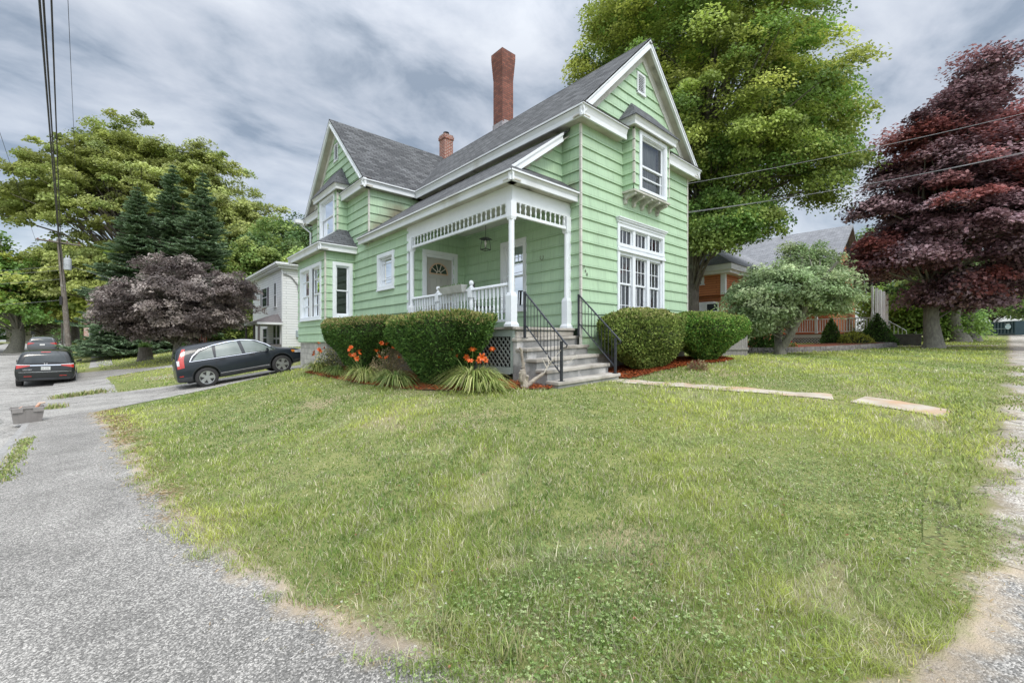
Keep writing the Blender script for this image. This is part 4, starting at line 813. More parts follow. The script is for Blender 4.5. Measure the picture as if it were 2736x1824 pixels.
m.build('rod',BLK,la_); mf.build('frame',BLK,la_); mb_.build('bulb',mat('clear_bulb',(.5,.48,.42),rough=.15),la_); la_.location=(lx,ly,0); la_.rotation_euler=(0,0,R(12)); 
for c in la_.children: c.location.z-=3.8
la_.location.z=3.8
# metal chair behind the railing
chx=thing('porch_chair','dark metal frame chair standing behind the porch railing','chair',(-.62,2.75,1.95),R(60))
m=MB(); 
for sx in (-.22,.22):
    m.tube([(sx,-.22,0),(sx,-.22,.60)],.014,6); m.tube([(sx,.22,0),(sx,.20,.45),(sx,.30,1.20)],.014,6); m.tube([(sx,-.22,.60),(sx,.23,.60)],.014,6)
m.tube([(-.22,.295,1.18),(.22,.295,1.18)],.02,6)
m.build('frame',mat('dark_purple_metal',(.03,.02,.03),rough=.5),chx)
m=MB(); m.box(-.22,-.22,.42,.22,.20,.45); m.build('seat',BLK,chx)
m=MB(); 
for i in range(4): x=-.15+.1*i; m.hexa([(x-.03,.215,.62),(x+.03,.215,.62),(x+.03,.235,.62),(x-.03,.235,.62)],[(x-.03,.285,1.17),(x+.03,.285,1.17),(x+.03,.305,1.17),(x-.03,.305,1.17)])
m.build('backrest',BLK,chx)
m=MB(); pts=[(-.046,1.184+.055*math.cos(t),3.718+.062*math.sin(t)) for t in np.linspace(R(130),R(400),14)]; m.tube(pts,.0055,6); tag(m.build('horseshoe',mat('rusty_iron',(.14,.10,.07),rough=.8)),'small rusty horseshoe nailed to the green wall inside the porch','horseshoe')
# ================= vegetation
def nrm(a): return a/(np.linalg.norm(a,axis=-1,keepdims=True)+1e-9)
def kites(c,d,n,L_,w,fold=.25):
    """leaf quads: centre c, long axis d, normal n"""
    d=nrm(d); s=nrm(np.cross(d,n)); n2=np.cross(s,d); L_=L_[:,None]; w=w[:,None]
    V=np.stack([c-d*L_*.5,c+s*w*.5+n2*w*fold*.5-d*L_*.05,c+d*L_*.5,c-s*w*.5+n2*w*fold*.5-d*L_*.05],1); return V.reshape(-1,3),np.arange(4*len(c)).reshape(-1,4)
def pal(n,cols,jit=.22):
    cols=np.array(cols); i=rng.integers(0,len(cols),n); j=rng.integers(0,len(cols),n); f=rng.random((n,1)); c=cols[i]*f+cols[j]*(1-f); return np.clip(c*(1+rng.normal(0,jit,(n,1))),.005,1)
BARK=mat('bark',(.16,.14,.115),(.085,.072,.06),scale=6,rough=.95,bump=.8,bscale=14,stretch=(3,3,.6),c3=(.24,.25,.2),s3=2,t3=(.56,.7))
BARKG=mat('grey_bark',(.26,.25,.20),(.15,.14,.12),scale=7,rough=.95,bump=.6,bscale=18,stretch=(2,2,.7))
def ztree(name,label,base,tr,cr,ncl,per,ls,cols,clr,group='',cat='tree',flat=.55,bark=None,stems=1,lean=(0,0),lw=.75,droop=.35,seed=0,hollow=.45,light=.55,trunk_top=None,up=.6,lump_=1,branchr=.035,zone=None,low=-.55):
    """cr: crown ellipsoids in world coordinates (x,y,z,rx,ry,rz,weight)"""
    global rng
    old=rng; rng=np.random.default_rng(seed+100); 
    b=Vector(base); t=thing(name,label,cat,b,group=group or None)
    W=np.array([c[6] for c in cr],float); W/=W.sum(); C=[]
    for k,c in enumerate(cr):
        n=int(ncl*W[k]+.5); u=nrm(rng.normal(0,1,(n,3))); u[:,2]=np.where(u[:,2]<low,-u[:,2]*.6,u[:,2]); r=(hollow+(1-hollow)*rng.random(n)**.6)[:,None]
        lump=1+lump_*(.16*np.sin(u[:,:1]*5+c[0])*np.cos(u[:,1:2]*4+c[1])+.10*np.sin(u[:,2:3]*9+seed))
        C.append(np.array(c[:3])+u*r*lump*np.array(c[3:6]))
    C=np.concatenate(C); n=len(C); cc=np.array([sum(W[k]*cr[k][i] for k in range(len(cr))) for i in range(3)])
    out=nrm(C-cc)
    rad=clr*rng.uniform(.65,1.35,n)
    # leaves
    m=int(per); ci=np.repeat(np.arange(n),m); u=nrm(rng.normal(0,1,(n*m,3))); rr=rng.random((n*m,1))**.45
    off=u*rr*rad[ci][:,None]*np.array([1,1,flat]); 
    # clumps hang along an outward axis
    off+=out[ci]*(rng.random((n*m,1))-.3)*rad[ci][:,None]*.5; off[:,2]-=droop*(np.hypot(off[:,0],off[:,1]))**2/np.maximum(rad[ci],.1)
    P=C[ci]+off; nn=nrm(out[ci]*.5+np.array([0,0,up])+rng.normal(0,.45,(n*m,3))); d=nrm(np.cross(nn,rng.normal(0,1,(n*m,3)))+np.array([0,0,-.25])+out[ci]*.3)
    L_=ls*rng.uniform(.6,1.3,n*m); V,F=kites(P,d,nn,L_,L_*lw)
    cf=rng.uniform(1-light*.5,1+light*.5,(n,1)); hue=rng.random((n,1)); cols=np.array(cols); c0=cols[0]*(1-hue)+cols[1]*hue
    if len(cols)>2: k=rng.random((n,1))<.30; c0=np.where(k,cols[2],c0)
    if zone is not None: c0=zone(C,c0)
    col=1.6*c0[ci]*cf[ci]*(1+rng.normal(0,.2,(n*m,1))); V-=np.array(b)
    npmesh('crown',V,F,LEAF,t,col=np.repeat(np.clip(col,.004,1),4,0))
    # trunk and limbs
    mb=MB(); zt=trunk_top or (cc[2]+.25*max(c[5] for c in cr)); top=np.array([cc[0]+lean[0],cc[1]+lean[1],zt]); b0=np.array(base)
    for s in range(stems):
        o=np.array([rng.uniform(-1,1),rng.uniform(-1,1),0])*(tr*1.6 if stems>1 else 0); tp=top+o*(8 if stems>1 else 0)
        k=np.linspace(0,1,9)[:,None]; path=b0+(tp-b0)*k; path[:,:2]=b0[:2]+(tp-b0)[:2]*(k**1.5)+o[:2]*k*(1-k)*1.0; path+=np.array([math.sin(s*2+1),math.cos(s*3),0])*tr*.7*np.sin(k*5)
        path[0]+=o*.25; rads=[tr*1.45]+[tr*(1-.72*f) for f in k[1:,0]]; path[0,2]-=.12
        pth=[path[0],b0*.97+path[1]*.03+np.array([0,0,.25])]+list(path[1:]); rd=[tr*1.55,tr*1.12]+rads[1:]
        mb.tube([tuple(p-b0) for p in pth],rd,10,False)
        idx=[i for i in range(n) if i%stems==s]
        for i in idx[::max(1,len(idx)//130)]:
            c=C[i]; h=np.clip((c[2]-b0[2])/(zt-b0[2]+.01),.15,1); f=np.clip(h*rng.uniform(.45,.8),.12,.95); q=f*8; j=int(q); j=min(j,7); st_=path[j]+(path[j+1]-path[j])*(q-j)
            mid=(st_+c)/2+np.array([0,0,.12*np.linalg.norm(c-st_)])*(1 if c[2]>st_[2] else .5)+rng.normal(0,.05,3)*np.linalg.norm(c-st_)
            r0=min(tr*.33*(1-f*.6),branchr*np.linalg.norm(c-st_)*.5+.01); mb.tube([tuple(st_-b0),tuple(mid-b0),tuple(c-b0)],[r0,r0*.6,r0*.22],5,False)
    mb.build('trunk',bark or BARK,t,smooth=True); rng=old; return t
def gz(p): return Vector((p[0],p[1],t1(p[0],p[1])))
def E(u,v,d,rx,rz,w=1,ry=None):
    p=at(u,v,d); return (p.x,p.y,p.z,rx,ry or rx,rz,w)
YG=[(.15,.205,.05),(.27,.31,.09),(.11,.17,.045)]
DG=[(.05,.095,.03),(.11,.165,.045),(.18,.24,.07)]
# large maple behind the house
b=gz(at(1852,912,22))
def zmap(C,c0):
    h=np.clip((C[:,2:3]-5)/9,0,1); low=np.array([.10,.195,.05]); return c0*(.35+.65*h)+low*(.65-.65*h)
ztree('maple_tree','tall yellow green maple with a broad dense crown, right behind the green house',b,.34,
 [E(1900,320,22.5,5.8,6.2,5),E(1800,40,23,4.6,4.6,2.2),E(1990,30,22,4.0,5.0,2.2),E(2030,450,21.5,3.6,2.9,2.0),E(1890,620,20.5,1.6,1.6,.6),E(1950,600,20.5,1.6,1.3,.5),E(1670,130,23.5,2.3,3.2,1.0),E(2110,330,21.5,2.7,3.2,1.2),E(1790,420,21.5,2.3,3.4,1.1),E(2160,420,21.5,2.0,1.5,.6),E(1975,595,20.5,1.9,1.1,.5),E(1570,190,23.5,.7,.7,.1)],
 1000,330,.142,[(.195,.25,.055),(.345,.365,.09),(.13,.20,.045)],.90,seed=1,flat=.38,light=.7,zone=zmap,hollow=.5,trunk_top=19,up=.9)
# copper beech-dark maple
b=gz((19.1,-4.46))
def rmap(C,c0):
    k=(np.sin(C[:,:1]*1.1+C[:,1:2]*.8)*np.cos(C[:,2:3]*1.4+1)>.30); k2=C[:,2:3]>3
    return np.where(k&k2,c0*.5+np.array([.15,.045,.035]),c0)
ztree('purple_maple_tree','large dark red leaved maple spreading over the right side of the lawn',b,.30,
 [E(2560,650,19,3.6,2.4,2.6),E(2700,580,18.5,3.9,3.0,3),E(2600,440,19,2.6,2.9,2.0),E(2625,230,19,.85,1.5,.4),E(2480,480,19,1.8,2.0,.9),E(2860,520,18,2.8,2.6,1.2),E(2400,690,19,1.7,1.2,.8),E(2450,370,19,1.2,1.0,.3),E(2550,780,18.5,1.5,.7,.4),E(2690,750,18,2.6,1.0,.7),E(2350,560,19,1.0,.7,.25),E(2560,300,19,1.3,1.2,.4),E(2730,390,18.5,1.5,1.3,.4)],
 720,320,.150,[(.065,.036,.04),(.145,.082,.09),(.28,.19,.205)],.82,seed=2,flat=.32,light=.75,zone=rmap,bark=BARKG,lean=(-1,.5),trunk_top=10,up=1.1)  # third leaf colour paints pale highlights on random clumps
# crab apple
b=gz((10.2,-1.0))
ztree('crab_apple_tree','low spreading pale grey green tree on the lawn in front of the orange house porch',b,.15,
 [E(2110,765,15.7,1.8,.85,3),E(2165,735,16,1.1,.9,1.1),E(2030,815,15.5,1.1,.85,1.1),E(2210,785,15.3,.95,.6,.8),E(2150,680,16,.7,.6,.3),E(2020,850,15.5,.7,.55,.35)],
 520,120,.125,[(.12,.175,.08),(.30,.345,.19),(.17,.23,.11)],.40,seed=3,low=-2,flat=.5,light=.6,bark=BARKG,stems=2,trunk_top=4.3,lw=.42,branchr=.028)
# purple leaf plum by the driveway
b=gz((-5.6,27.1))
ztree('purple_plum_tree','wide dark purple grey plum tree standing behind the dark parked car',b,.17,
 [E(470,805,26,3.3,1.9,3),E(385,820,25.5,2.1,1.4,1.6),E(560,795,26,2.6,1.5,1.8),E(475,730,26.5,1.9,1.0,1.2),E(630,770,25,1.1,.8,.5),E(310,790,26,.8,.7,.3),E(580,850,25,1.3,.7,.4),E(390,865,25,1.6,.8,.6),E(500,870,25.5,1.8,.8,.7),E(320,840,25.5,1.3,.9,.5)],
 760,110,.17,[(.065,.05,.046),(.14,.115,.105),(.25,.215,.195)],.45,low=-2,seed=4,flat=.5,light=.6,stems=3,trunk_top=4.8,lw=.5,branchr=.04,bark=BARKG)
# huge pale maple beyond the spruces
b=gz(at(345,912,54))
ztree('silver_maple_tree','very large spreading yellow green maple rising behind the three spruces',b,.75,
 [E(330,510,54,7.5,6.5,3),E(210,540,53,5.6,5.6,2),E(500,540,54,7,6.0,2.4),E(610,600,52,4.6,4.8,1.4),E(290,430,54,4.6,3.8,1.6),E(90,560,53,3.4,3.6,.9),E(240,740,50,5,5.5,1.8),E(430,440,55,4.6,3.0,1.0),E(680,640,50,2.5,3.2,.7),E(560,450,54,3.4,2.6,.6),E(100,440,54,2.2,1.6,.3)],
 1150,200,.29,[(.165,.205,.06),(.28,.30,.095),(.22,.245,.075)],1.15,seed=5,flat=.36,light=.65,lump_=2.1,trunk_top=20,hollow=.35)
for i,(u,v,d,cu,cv,r,rz,lb) in enumerate([(197,920,56,150,790,5.5,4.5,'bright green street tree nearest the leaning pole, left of the small round bush'),(247,925,52,265,815,4.2,4.0,'mid green street tree with a stout trunk on the verge beyond the sidewalk')]):
    b=gz(at(u,912,d)); ztree('street_tree',lb,b,.5,[E(cu,cv,d,r,rz,1),E(cu+30,cv-90,d,r*.7,rz*.8,.6)],130,90,.42,[(.18,.25,.05),(.34,.37,.09)],1.2,seed=20+i,group='street trees beyond the parked cars')
b=gz(at(40,912,47))
ztree('old_maple_tree','dark green maple with a very thick grey trunk at the left end of the street',b,.62,
 [E(-10,790,46,6.2,4.6,2),E(60,770,48,3.6,3.8,1.4),E(-60,720,46,5,4,1)],300,110,.36,[(.07,.14,.03),(.17,.25,.05),(.27,.30,.07)],1.1,seed=6,bark=BARKG,group='street trees beyond the parked cars')
# trees beyond
for i,(u,cu,cv,d,r,rz,cols,lb) in enumerate([
 (790,800,700,48,6.0,5.2,DG,'dark green round topped tree rising behind the white house'),
 (745,735,745,44,4.6,4.4,YG,'yellow green tree just behind the flat roof of the white house'),
 (660,655,735,52,5.2,5.5,[(.12,.18,.10),(.20,.27,.17)],'blue green tree between the spruces and the white house'),
 (640,645,800,42,3.8,4.0,YG,'small yellow green tree beside the white house porch'),
 (110,110,850,80,9,6,DG,'dark tree at the far end of the street beyond the silver car roof'),
 (30,0,860,95,12,7,[(.05,.10,.04),(.10,.16,.05)],'dark tree mass left of the far yellow house'),
 (170,190,840,90,9,7,[(.07,.12,.06),(.14,.20,.08)],'shadowy tree behind the second utility pole'),
 (560,580,870,40,3.2,2.2,YG,'low bright bush tree behind the dark car roof'),
 (2440,2440,850,30,2.6,2.0,[(.10,.19,.04),(.20,.30,.06)],'leafy green bush tree between the porch steps and the red maple trunk'),
 (2530,2520,850,40,2.4,2.2,[(.08,.15,.04),(.18,.27,.07)],'green tree behind the pair of grey trunks'),
 (2780,2770,790,78,9,4.5,[(.16,.22,.09),(.27,.33,.16)],'pale green tree behind the dark dumpster'),
 (2660,2640,815,88,9,4,[(.16,.24,.10),(.28,.34,.16)],'light green far tree above the dumpster'),
 (2330,2320,760,48,8,6,DG,'green tree rising behind the orange house roof'),
 (2900,2900,760,45,8,6,DG,'dark tree beyond the front street at the right edge'),
 (520,505,900,58,7,2.6,DG,'dark shrub like tree behind the spruce trunks')]):
    b=gz(at(u,912,d)); ztree('tree',lb,b,.3,[E(cu,cv,d,r,rz,1),E(cu-20,cv-40,d,r*.7,rz*.75,.5)],160,210,.0042*d+.05,cols,1.15 if d<70 else 2.0,seed=40+i,group='background trees')
# twin trunks behind the red maple
for i,(u,d) in enumerate([(2565,27),(2592,27.5)]):
    b=gz(at(u,912,d)); ztree('roadside_tree',['left one of the pair of grey trunks beyond the red maple','right one of the pair of grey trunks beyond the red maple'][i],b,.42,[E(u+40*i,740,d,3.4,1.6,1)],60,80,.3,DG,.9,seed=60+i,bark=BARKG,group='pair of grey trunked trees')
# spruces
NEED=[(.10,.17,.085),(.22,.31,.17),(.32,.42,.27)]
def spruce(label,u,vtop,d,R_,seed,ub=None):
    global rng
    old=rng; rng=np.random.default_rng(seed); b=gz(at(u,912,d)); top=at(u,vtop,d).z; H=top-b.z; t=thing('spruce_tree',label,'spruce',b,group='spruces behind the plum tree')
    P=[];D=[];S=[]; mb=MB(); mb.tube([(0,0,-.1),(0,0,H*.5),(0,0,H)],[.22,.12,.01],8,False)
    z=.5
    while z<H-.15:
        rr=R_*(1-z/H)**.82*(.9+.2*math.sin(z*3)); nb=int(7+5*(1-z/H)); 
        for k in range(nb):
            a=rng.uniform(0,6.28); L_=rr*rng.uniform(.72,1.12); dirv=np.array([math.cos(a),math.sin(a),0]); m=max(5,int(L_*34)); s=np.linspace(.12,1,m)
            zz=z+.10*L_*s*2-.42*L_*s**1.6+.22*L_*s**4
            pts=dirv*(s*L_)[:,None]; pts[:,2]=zz; side=np.array([-dirv[1],dirv[0],0])
            mb.tube([(0,0,z),tuple(pts[m//2]),tuple(pts[-1])],[.025,.014,.004],3,False)
            for q in range(5):
                sp=(rng.random(m)-.5)*2; w=.42*L_*(1.05-s)*.9+.07; off=side*(sp*w)[:,None]; off[:,2]-=np.abs(sp)*w*.35+rng.random(m)*.08
                P.append(pts+off); D.append(nrm(dirv+side*(sp*1.1)[:,None]+rng.normal(0,.25,(m,3)))); S.append(np.full(m,.26)*rng.uniform(.6,1.3,m))
        z+=H*.022*rng.uniform(.8,1.2)
    P=np.concatenate(P);D=np.concatenate(D);S=np.concatenate(S); n=len(P); nn=nrm(np.array([0,0,1.0])+rng.normal(0,.5,(n,3))); V,F=kites(P,D,nn,S*1.25,S*.34)
    npmesh('crown',V,F,LEAFM,t,col=np.repeat(pal(n,NEED,.2),4,0)); mb.build('trunk',BARK,t); rng=old
spruce('leftmost of the three dark spruces, the shortest one',367,490,37,5.0,301)
spruce('middle dark spruce, the tallest of the three',462,432,39,5.2,302)
spruce('rightmost blue green spruce of the three, near the white house',542,456,38.5,4.8,303)
spruce('small low spruce whose branches sweep the lawn left of the plum tree',322,760,33,2.9,304)
# clipped shrubs
def clipped(name,label,base,prof,n,cols,ls,seed,asp=(1,1),rz=0,group=None,box=2.6,spr=.5,lw=.4,core=(.02,.03,.012),noise_=.075,top_cols=None,bare=None):
    """prof: (z, radius) outline of a sheared bush; footprint is a superellipse"""
    global rng
    old=rng; rng=np.random.default_rng(seed); b=gz(base); t=thing(name,label,'shrub',b,rz,group=group)
    zs_=np.array([p[0] for p in prof]); rs=np.array([p[1] for p in prof]); seg=np.hypot(np.diff(zs_),np.diff(rs)); ar=seg*(rs[1:]+rs[:-1]+.05)
    k=rng.choice(len(seg),n,p=ar/ar.sum()); f=rng.random(n); z=zs_[k]+(zs_[k+1]-zs_[k])*f; r=rs[k]+(rs[k+1]-rs[k])*f; a=rng.uniform(0,2*np.pi,n)
    se=(np.abs(np.cos(a))**box+np.abs(np.sin(a))**box)**(-1/box); lump=1+noise_*(np.sin(a*5+z*4+seed)+np.sin(a*9-z*7)*.7)
    top=(np.abs(np.diff(rs)[k])>np.abs(np.diff(zs_)[k]))&(zs_[k]>zs_.max()*.6); 
    depth=rng.random(n)**2.2*.16-(rng.random(n)<.02)*.05; rr=np.maximum(r*lump*se-depth*(~top),.01)
    P=np.stack([rr*np.cos(a)*asp[0],rr*np.sin(a)*asp[1],z-depth*top*.8+.03*np.sin(a*3+r*8)*top],1)
    dn=-(np.diff(rs)[k]); dzn=np.diff(zs_)[k]; outn=nrm(np.stack([np.cos(a)*dzn,np.sin(a)*dzn,dn],1)); outn=np.where((outn[:,:2]*np.stack([np.cos(a),np.sin(a)],1)).sum(1,keepdims=True)<-.01,-outn,outn)
    d=nrm(outn*1.0+np.array([0,0,.55])+rng.normal(0,spr,(n,3))); nn=nrm(np.cross(d,rng.normal(0,1,(n,3)))); S=ls*rng.uniform(.6,1.35,n); V,F=kites(P+d*S[:,None]*.3,d,nn,S,S*lw,.4)
    pn=np.array([noise.noise((p[0]*5,p[1]*5,p[2]*5)) for p in P[::4]]); pn=np.repeat(pn,4)[:n]
    c=pal(n,cols,.30)*(1+.75*pn[:,None])
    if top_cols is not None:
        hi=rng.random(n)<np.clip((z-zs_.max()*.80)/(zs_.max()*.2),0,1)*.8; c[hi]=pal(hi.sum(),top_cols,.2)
    npmesh('foliage',V,F,LEAFM,t,col=np.repeat(np.clip(c,.004,1),4,0))
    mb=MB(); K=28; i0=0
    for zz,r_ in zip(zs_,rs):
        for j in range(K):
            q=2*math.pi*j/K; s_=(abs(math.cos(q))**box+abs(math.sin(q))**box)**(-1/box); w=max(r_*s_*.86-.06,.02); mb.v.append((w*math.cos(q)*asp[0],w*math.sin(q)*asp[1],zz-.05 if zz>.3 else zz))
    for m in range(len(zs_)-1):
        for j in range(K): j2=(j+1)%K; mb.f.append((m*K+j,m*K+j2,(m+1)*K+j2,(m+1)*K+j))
    mb.build('dark_core',mat('core_shade',core,(core[0]*2,core[1]*1.8,core[2]*1.5),scale=8,rough=1),t)  # solid core coloured near black, standing in for shade inside the bush
    mb=MB()
    for j in range(7): q=j*.9; mb.tube([(.05*math.cos(q),.05*math.sin(q),-.05),(prof[1][1]*.8*math.cos(q)*asp[0],prof[1][1]*.8*math.sin(q)*asp[1],prof[1][0]+.15)],[.025,.012],5)
    mb.build('stem',BARK,t); rng=old; return t
YEW=[(.045,.10,.022),(.10,.20,.045),(.075,.15,.035),(.15,.25,.06)]
g1='clipped evergreen shrubs along the house foundation'
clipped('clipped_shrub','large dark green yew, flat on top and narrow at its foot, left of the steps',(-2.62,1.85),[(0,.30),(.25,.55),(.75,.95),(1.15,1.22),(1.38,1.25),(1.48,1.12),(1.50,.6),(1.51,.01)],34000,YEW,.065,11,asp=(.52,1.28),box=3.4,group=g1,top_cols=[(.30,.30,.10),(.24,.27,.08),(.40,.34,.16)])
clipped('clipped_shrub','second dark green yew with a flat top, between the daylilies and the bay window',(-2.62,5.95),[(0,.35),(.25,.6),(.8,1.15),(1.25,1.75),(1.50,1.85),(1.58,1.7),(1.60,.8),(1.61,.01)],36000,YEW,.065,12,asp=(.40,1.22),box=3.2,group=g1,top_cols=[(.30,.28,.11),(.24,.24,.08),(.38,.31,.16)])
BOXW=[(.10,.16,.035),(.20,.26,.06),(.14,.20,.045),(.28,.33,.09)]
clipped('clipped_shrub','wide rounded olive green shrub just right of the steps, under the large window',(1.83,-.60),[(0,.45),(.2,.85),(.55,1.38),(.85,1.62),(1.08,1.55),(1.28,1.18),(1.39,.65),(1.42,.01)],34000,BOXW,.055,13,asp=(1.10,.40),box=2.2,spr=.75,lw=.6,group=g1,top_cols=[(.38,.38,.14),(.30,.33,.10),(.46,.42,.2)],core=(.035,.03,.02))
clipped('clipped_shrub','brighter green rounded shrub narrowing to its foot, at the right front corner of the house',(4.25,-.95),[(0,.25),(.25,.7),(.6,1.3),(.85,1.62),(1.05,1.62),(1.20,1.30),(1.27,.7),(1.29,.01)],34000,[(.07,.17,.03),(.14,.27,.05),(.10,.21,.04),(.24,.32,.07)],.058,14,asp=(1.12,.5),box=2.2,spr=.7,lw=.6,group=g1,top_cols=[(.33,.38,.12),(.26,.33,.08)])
# conical dwarf evergreens and gold shrub at the neighbour's porch, hedge ball by the far sidewalk
clipped('dwarf_conifer','slim dark conical evergreen against the neighbour lattice',tuple(at(2221,912,22.5))[:2],[(0,.40),(.3,.42),(.8,.30),(1.2,.15),(1.45,.02)],2500,YEW,.10,15,group='dwarf conifers by the porch')
clipped('dwarf_conifer','broader conical evergreen beside the neighbour porch steps',tuple(at(2343,912,22.8))[:2],[(0,.80),(.3,.78),(.8,.5),(1.3,.25),(1.7,.02)],3600,YEW,.10,16,group='dwarf conifers by the porch')
clipped('gold_shrub','low yellow green shrub between the two dwarf evergreens',tuple(at(2280,912,22.0))[:2],[(0,.7),(.25,.85),(.55,.6),(.75,.02)],2600,[(.28,.32,.05),(.42,.42,.09)],.10,17,box=2)
clipped('round_bush','small round bush beside the far sidewalk',tuple(at(233,912,50))[:2],[(0,1.3),(.5,1.5),(1.0,1.0),(1.3,.02)],2500,[(.20,.25,.06),(.30,.33,.09)],.2,18,box=2)
# daylilies
def daylily(label,base,n,L_,w,nfl,seed,cols,stalks=True,flat=.6,fcol=(.88,.23,.008),fh=.75,towards=(-.6,-.4)):
    global rng
    old=rng; rng=np.random.default_rng(seed); b=gz(base); t=thing('daylily',label,'flower',b,group='daylily clumps in the mulch bed')
    n=int(n*2.1); a=rng.uniform(0,2*np.pi,n); ln=1.32*L_*rng.uniform(.55,1.15,n); lean=rng.uniform(.45,1.25,n); K=6; s=np.linspace(0,1,K)
    dx=np.stack([np.cos(a),np.sin(a)],1); r0=rng.uniform(0,.20,n)
    hor=(lean[:,None]*ln[:,None])*(s[None]**1.35)*.85; ver=ln[:,None]*(s[None]*(1.05)-(.35+.75*lean[:,None])*s[None]**2.3); ver=np.maximum(ver,.03+.0*ver)
    C=np.stack([dx[:,:1]*(hor*.8+r0[:,None]*.6),dx[:,1:]*(hor*1.15+r0[:,None]*1.6),ver],-1); side=np.stack([-dx[:,1],dx[:,0],np.zeros(n)],1)[:,None]; wd=(w*rng.uniform(.7,1.3,n))[:,None]*np.array([.8,1,1,.85,.55,.08])[None]
    V=np.stack([C-side*wd[...,None]/2,C+side*wd[...,None]/2],2).reshape(n,K*2,3); F=[]
    for k in range(K-1): F.append(np.stack([np.arange(n)*K*2+2*k,np.arange(n)*K*2+2*k+1,np.arange(n)*K*2+2*k+3,np.arange(n)*K*2+2*k+2],1))
    col=np.repeat(pal(n,cols,.2),K*2,0); npmesh('leaves',V.reshape(-1,3),np.concatenate(F),LEAF,t,col=col)
    for i in range(nfl):
        ang=rng.uniform(0,6.28); rad=rng.uniform(.1,.42); p=Vector((math.cos(ang)*rad*.6+towards[0]*.12,math.sin(ang)*rad*1.6+towards[1]*.12,fh*rng.uniform(.55,1.0)))
        m=MB(); m.tube([(0,0,0),tuple(p*.55+Vector((0,0,.06))),tuple(p)],.0045,4); st_=m.build('stalk',mat('stalk_green',(.14,.2,.05),rough=.7),t)
        m=MB(); ax=Vector((rng.uniform(-1,1)+towards[0],rng.uniform(-1,1)+towards[1],rng.uniform(.2,.9))).normalized(); q=ax.to_track_quat('Z','Y').to_matrix(); R0=.062*rng.uniform(.8,1.2)
        for k in range(6):
            th=k*math.pi/3; c,s2=math.cos(th),math.sin(th); e=Vector((c,s2,0)); f=Vector((-s2,c,0)); wv=.021 if k%2 else .015
            pts=[(0.004,0,.004),(R0*.45,.04,wv*1.0),(R0*.95,.055,wv),(R0*1.25,.042,.002)]
            prev=None
            for (r_,z_,w_) in pts:
                cur=[p+q@(e*r_+Vector((0,0,z_))+f*w_),p+q@(e*r_+Vector((0,0,z_))-f*w_)]
                if prev: m.face(prev[0],cur[0],cur[1],prev[1])
                prev=cur
        o=m.build('flower',mat('daylily_orange',fcol,(fcol[0]*.9,fcol[1]*.55,fcol[2]),scale=30,rough=.5),t)
    rng=old
DLC=[(.20,.27,.06),(.40,.43,.15),(.52,.52,.24),(.26,.34,.09)]
daylily('leftmost daylily clump with faded orange flowers beside the bay foundation',(-2.95,8.75),150,.62,.020,6,21,[(.17,.22,.05),(.30,.32,.09)],fcol=(.62,.14,.012),fh=.95)
daylily('low grassy daylily clump without open flowers, second from the left',(-2.98,7.0),130,.55,.020,0,22,[(.13,.21,.05),(.25,.31,.09)])
daylily('daylily clump with many orange flowers in front of the gap between the yews',(-3.05,4.75),190,.72,.020,9,23,DLC,fh=.9)
daylily('deeper green daylily clump arching over the bed edge, in front of the near yew',(-3.10,2.95),190,.66,.020,0,24,[(.10,.19,.04),(.24,.30,.09),(.33,.36,.14)])
daylily('big daylily clump with orange flowers in front of the lattice',(-2.72,.42),260,.74,.021,9,25,DLC,fh=.88)
daylily('small clump of orange daylilies between the two yews against the wall',(-2.75,4.1),60,.6,.020,7,26,DLC,fh=1.0)
# yellow flowering perennial & dried brown shrub
def sprigs(name,label,base,n,R_,H,cols,ls,seed,cat='plant',lw=.5,fl=None):
    global rng
    old=rng; rng=np.random.default_rng(seed); b=gz(base); t=thing(name,label,cat,b); u=nrm(rng.normal(0,1,(n,3))); u[:,2]=np.abs(u[:,2]); r=rng.random((n,1))**.5; P=u*r*np.array([R_,R_,H]); d=nrm(u+rng.normal(0,.5,(n,3))+np.array([0,0,.4])); nn=nrm(rng.normal(0,1,(n,3))); V,F=kites(P,d,nn,ls*rng.uniform(.6,1.3,n),ls*lw*np.ones(n)); npmesh('foliage',V,F,LEAF,t,col=np.repeat(pal(n,cols,.25),4,0))
    m=MB()
    for i in range(26): q=u[i]*np.array([R_,R_,H])*.9; m.tube([(0,0,0),tuple(q*.5+np.array([0,0,.05])),tuple(q)],[.006,.004,.002],4,False)
    m.build('stems',mat('dry_stem',(.25,.2,.12),rough=.9),t)
    if fl: 
        k=fl[0]; a=nrm(rng.normal(0,1,(k,3))); a[:,2]=np.abs(a[:,2])+.3; Q=nrm(a)*np.array([R_,R_,H])*1.02; V,F=kites(Q,nrm(rng.normal(0,1,(k,3))),nrm(a+rng.normal(0,.3,(k,3))),np.full(k,fl[2]),np.full(k,fl[2]*.9)); npmesh('flowers',V,F,LEAF,t,col=np.repeat(pal(k,fl[1],.15),4,0))
    rng=old
daylily('green daylily clump at the corner of the bed beside the pale cut stump',(-2.75,-.12),80,.42,.018,0,27,DLC)
sprigs('yellow_perennial','pale yellow flowering perennial beside the stone foundation of the bay',(-2.75,8.35),900,.45,.72,[(.14,.19,.05),(.24,.27,.09)],.06,31,fl=(260,[(.75,.66,.25),(.72,.62,.4)],.04))
sprigs('dried_shrub','dry straw coloured seedy shrub between the two yews',(-2.6,4.05),2600,.62,.85,[(.42,.34,.20),(.30,.23,.13),(.5,.42,.27)],.045,32)
sprigs('red_leaf_plant','small plant with reddish leaves in front of the olive shrub',(2.2,-1.65),420,.28,.26,[(.28,.10,.08),(.20,.18,.07),(.35,.30,.16)],.06,33)
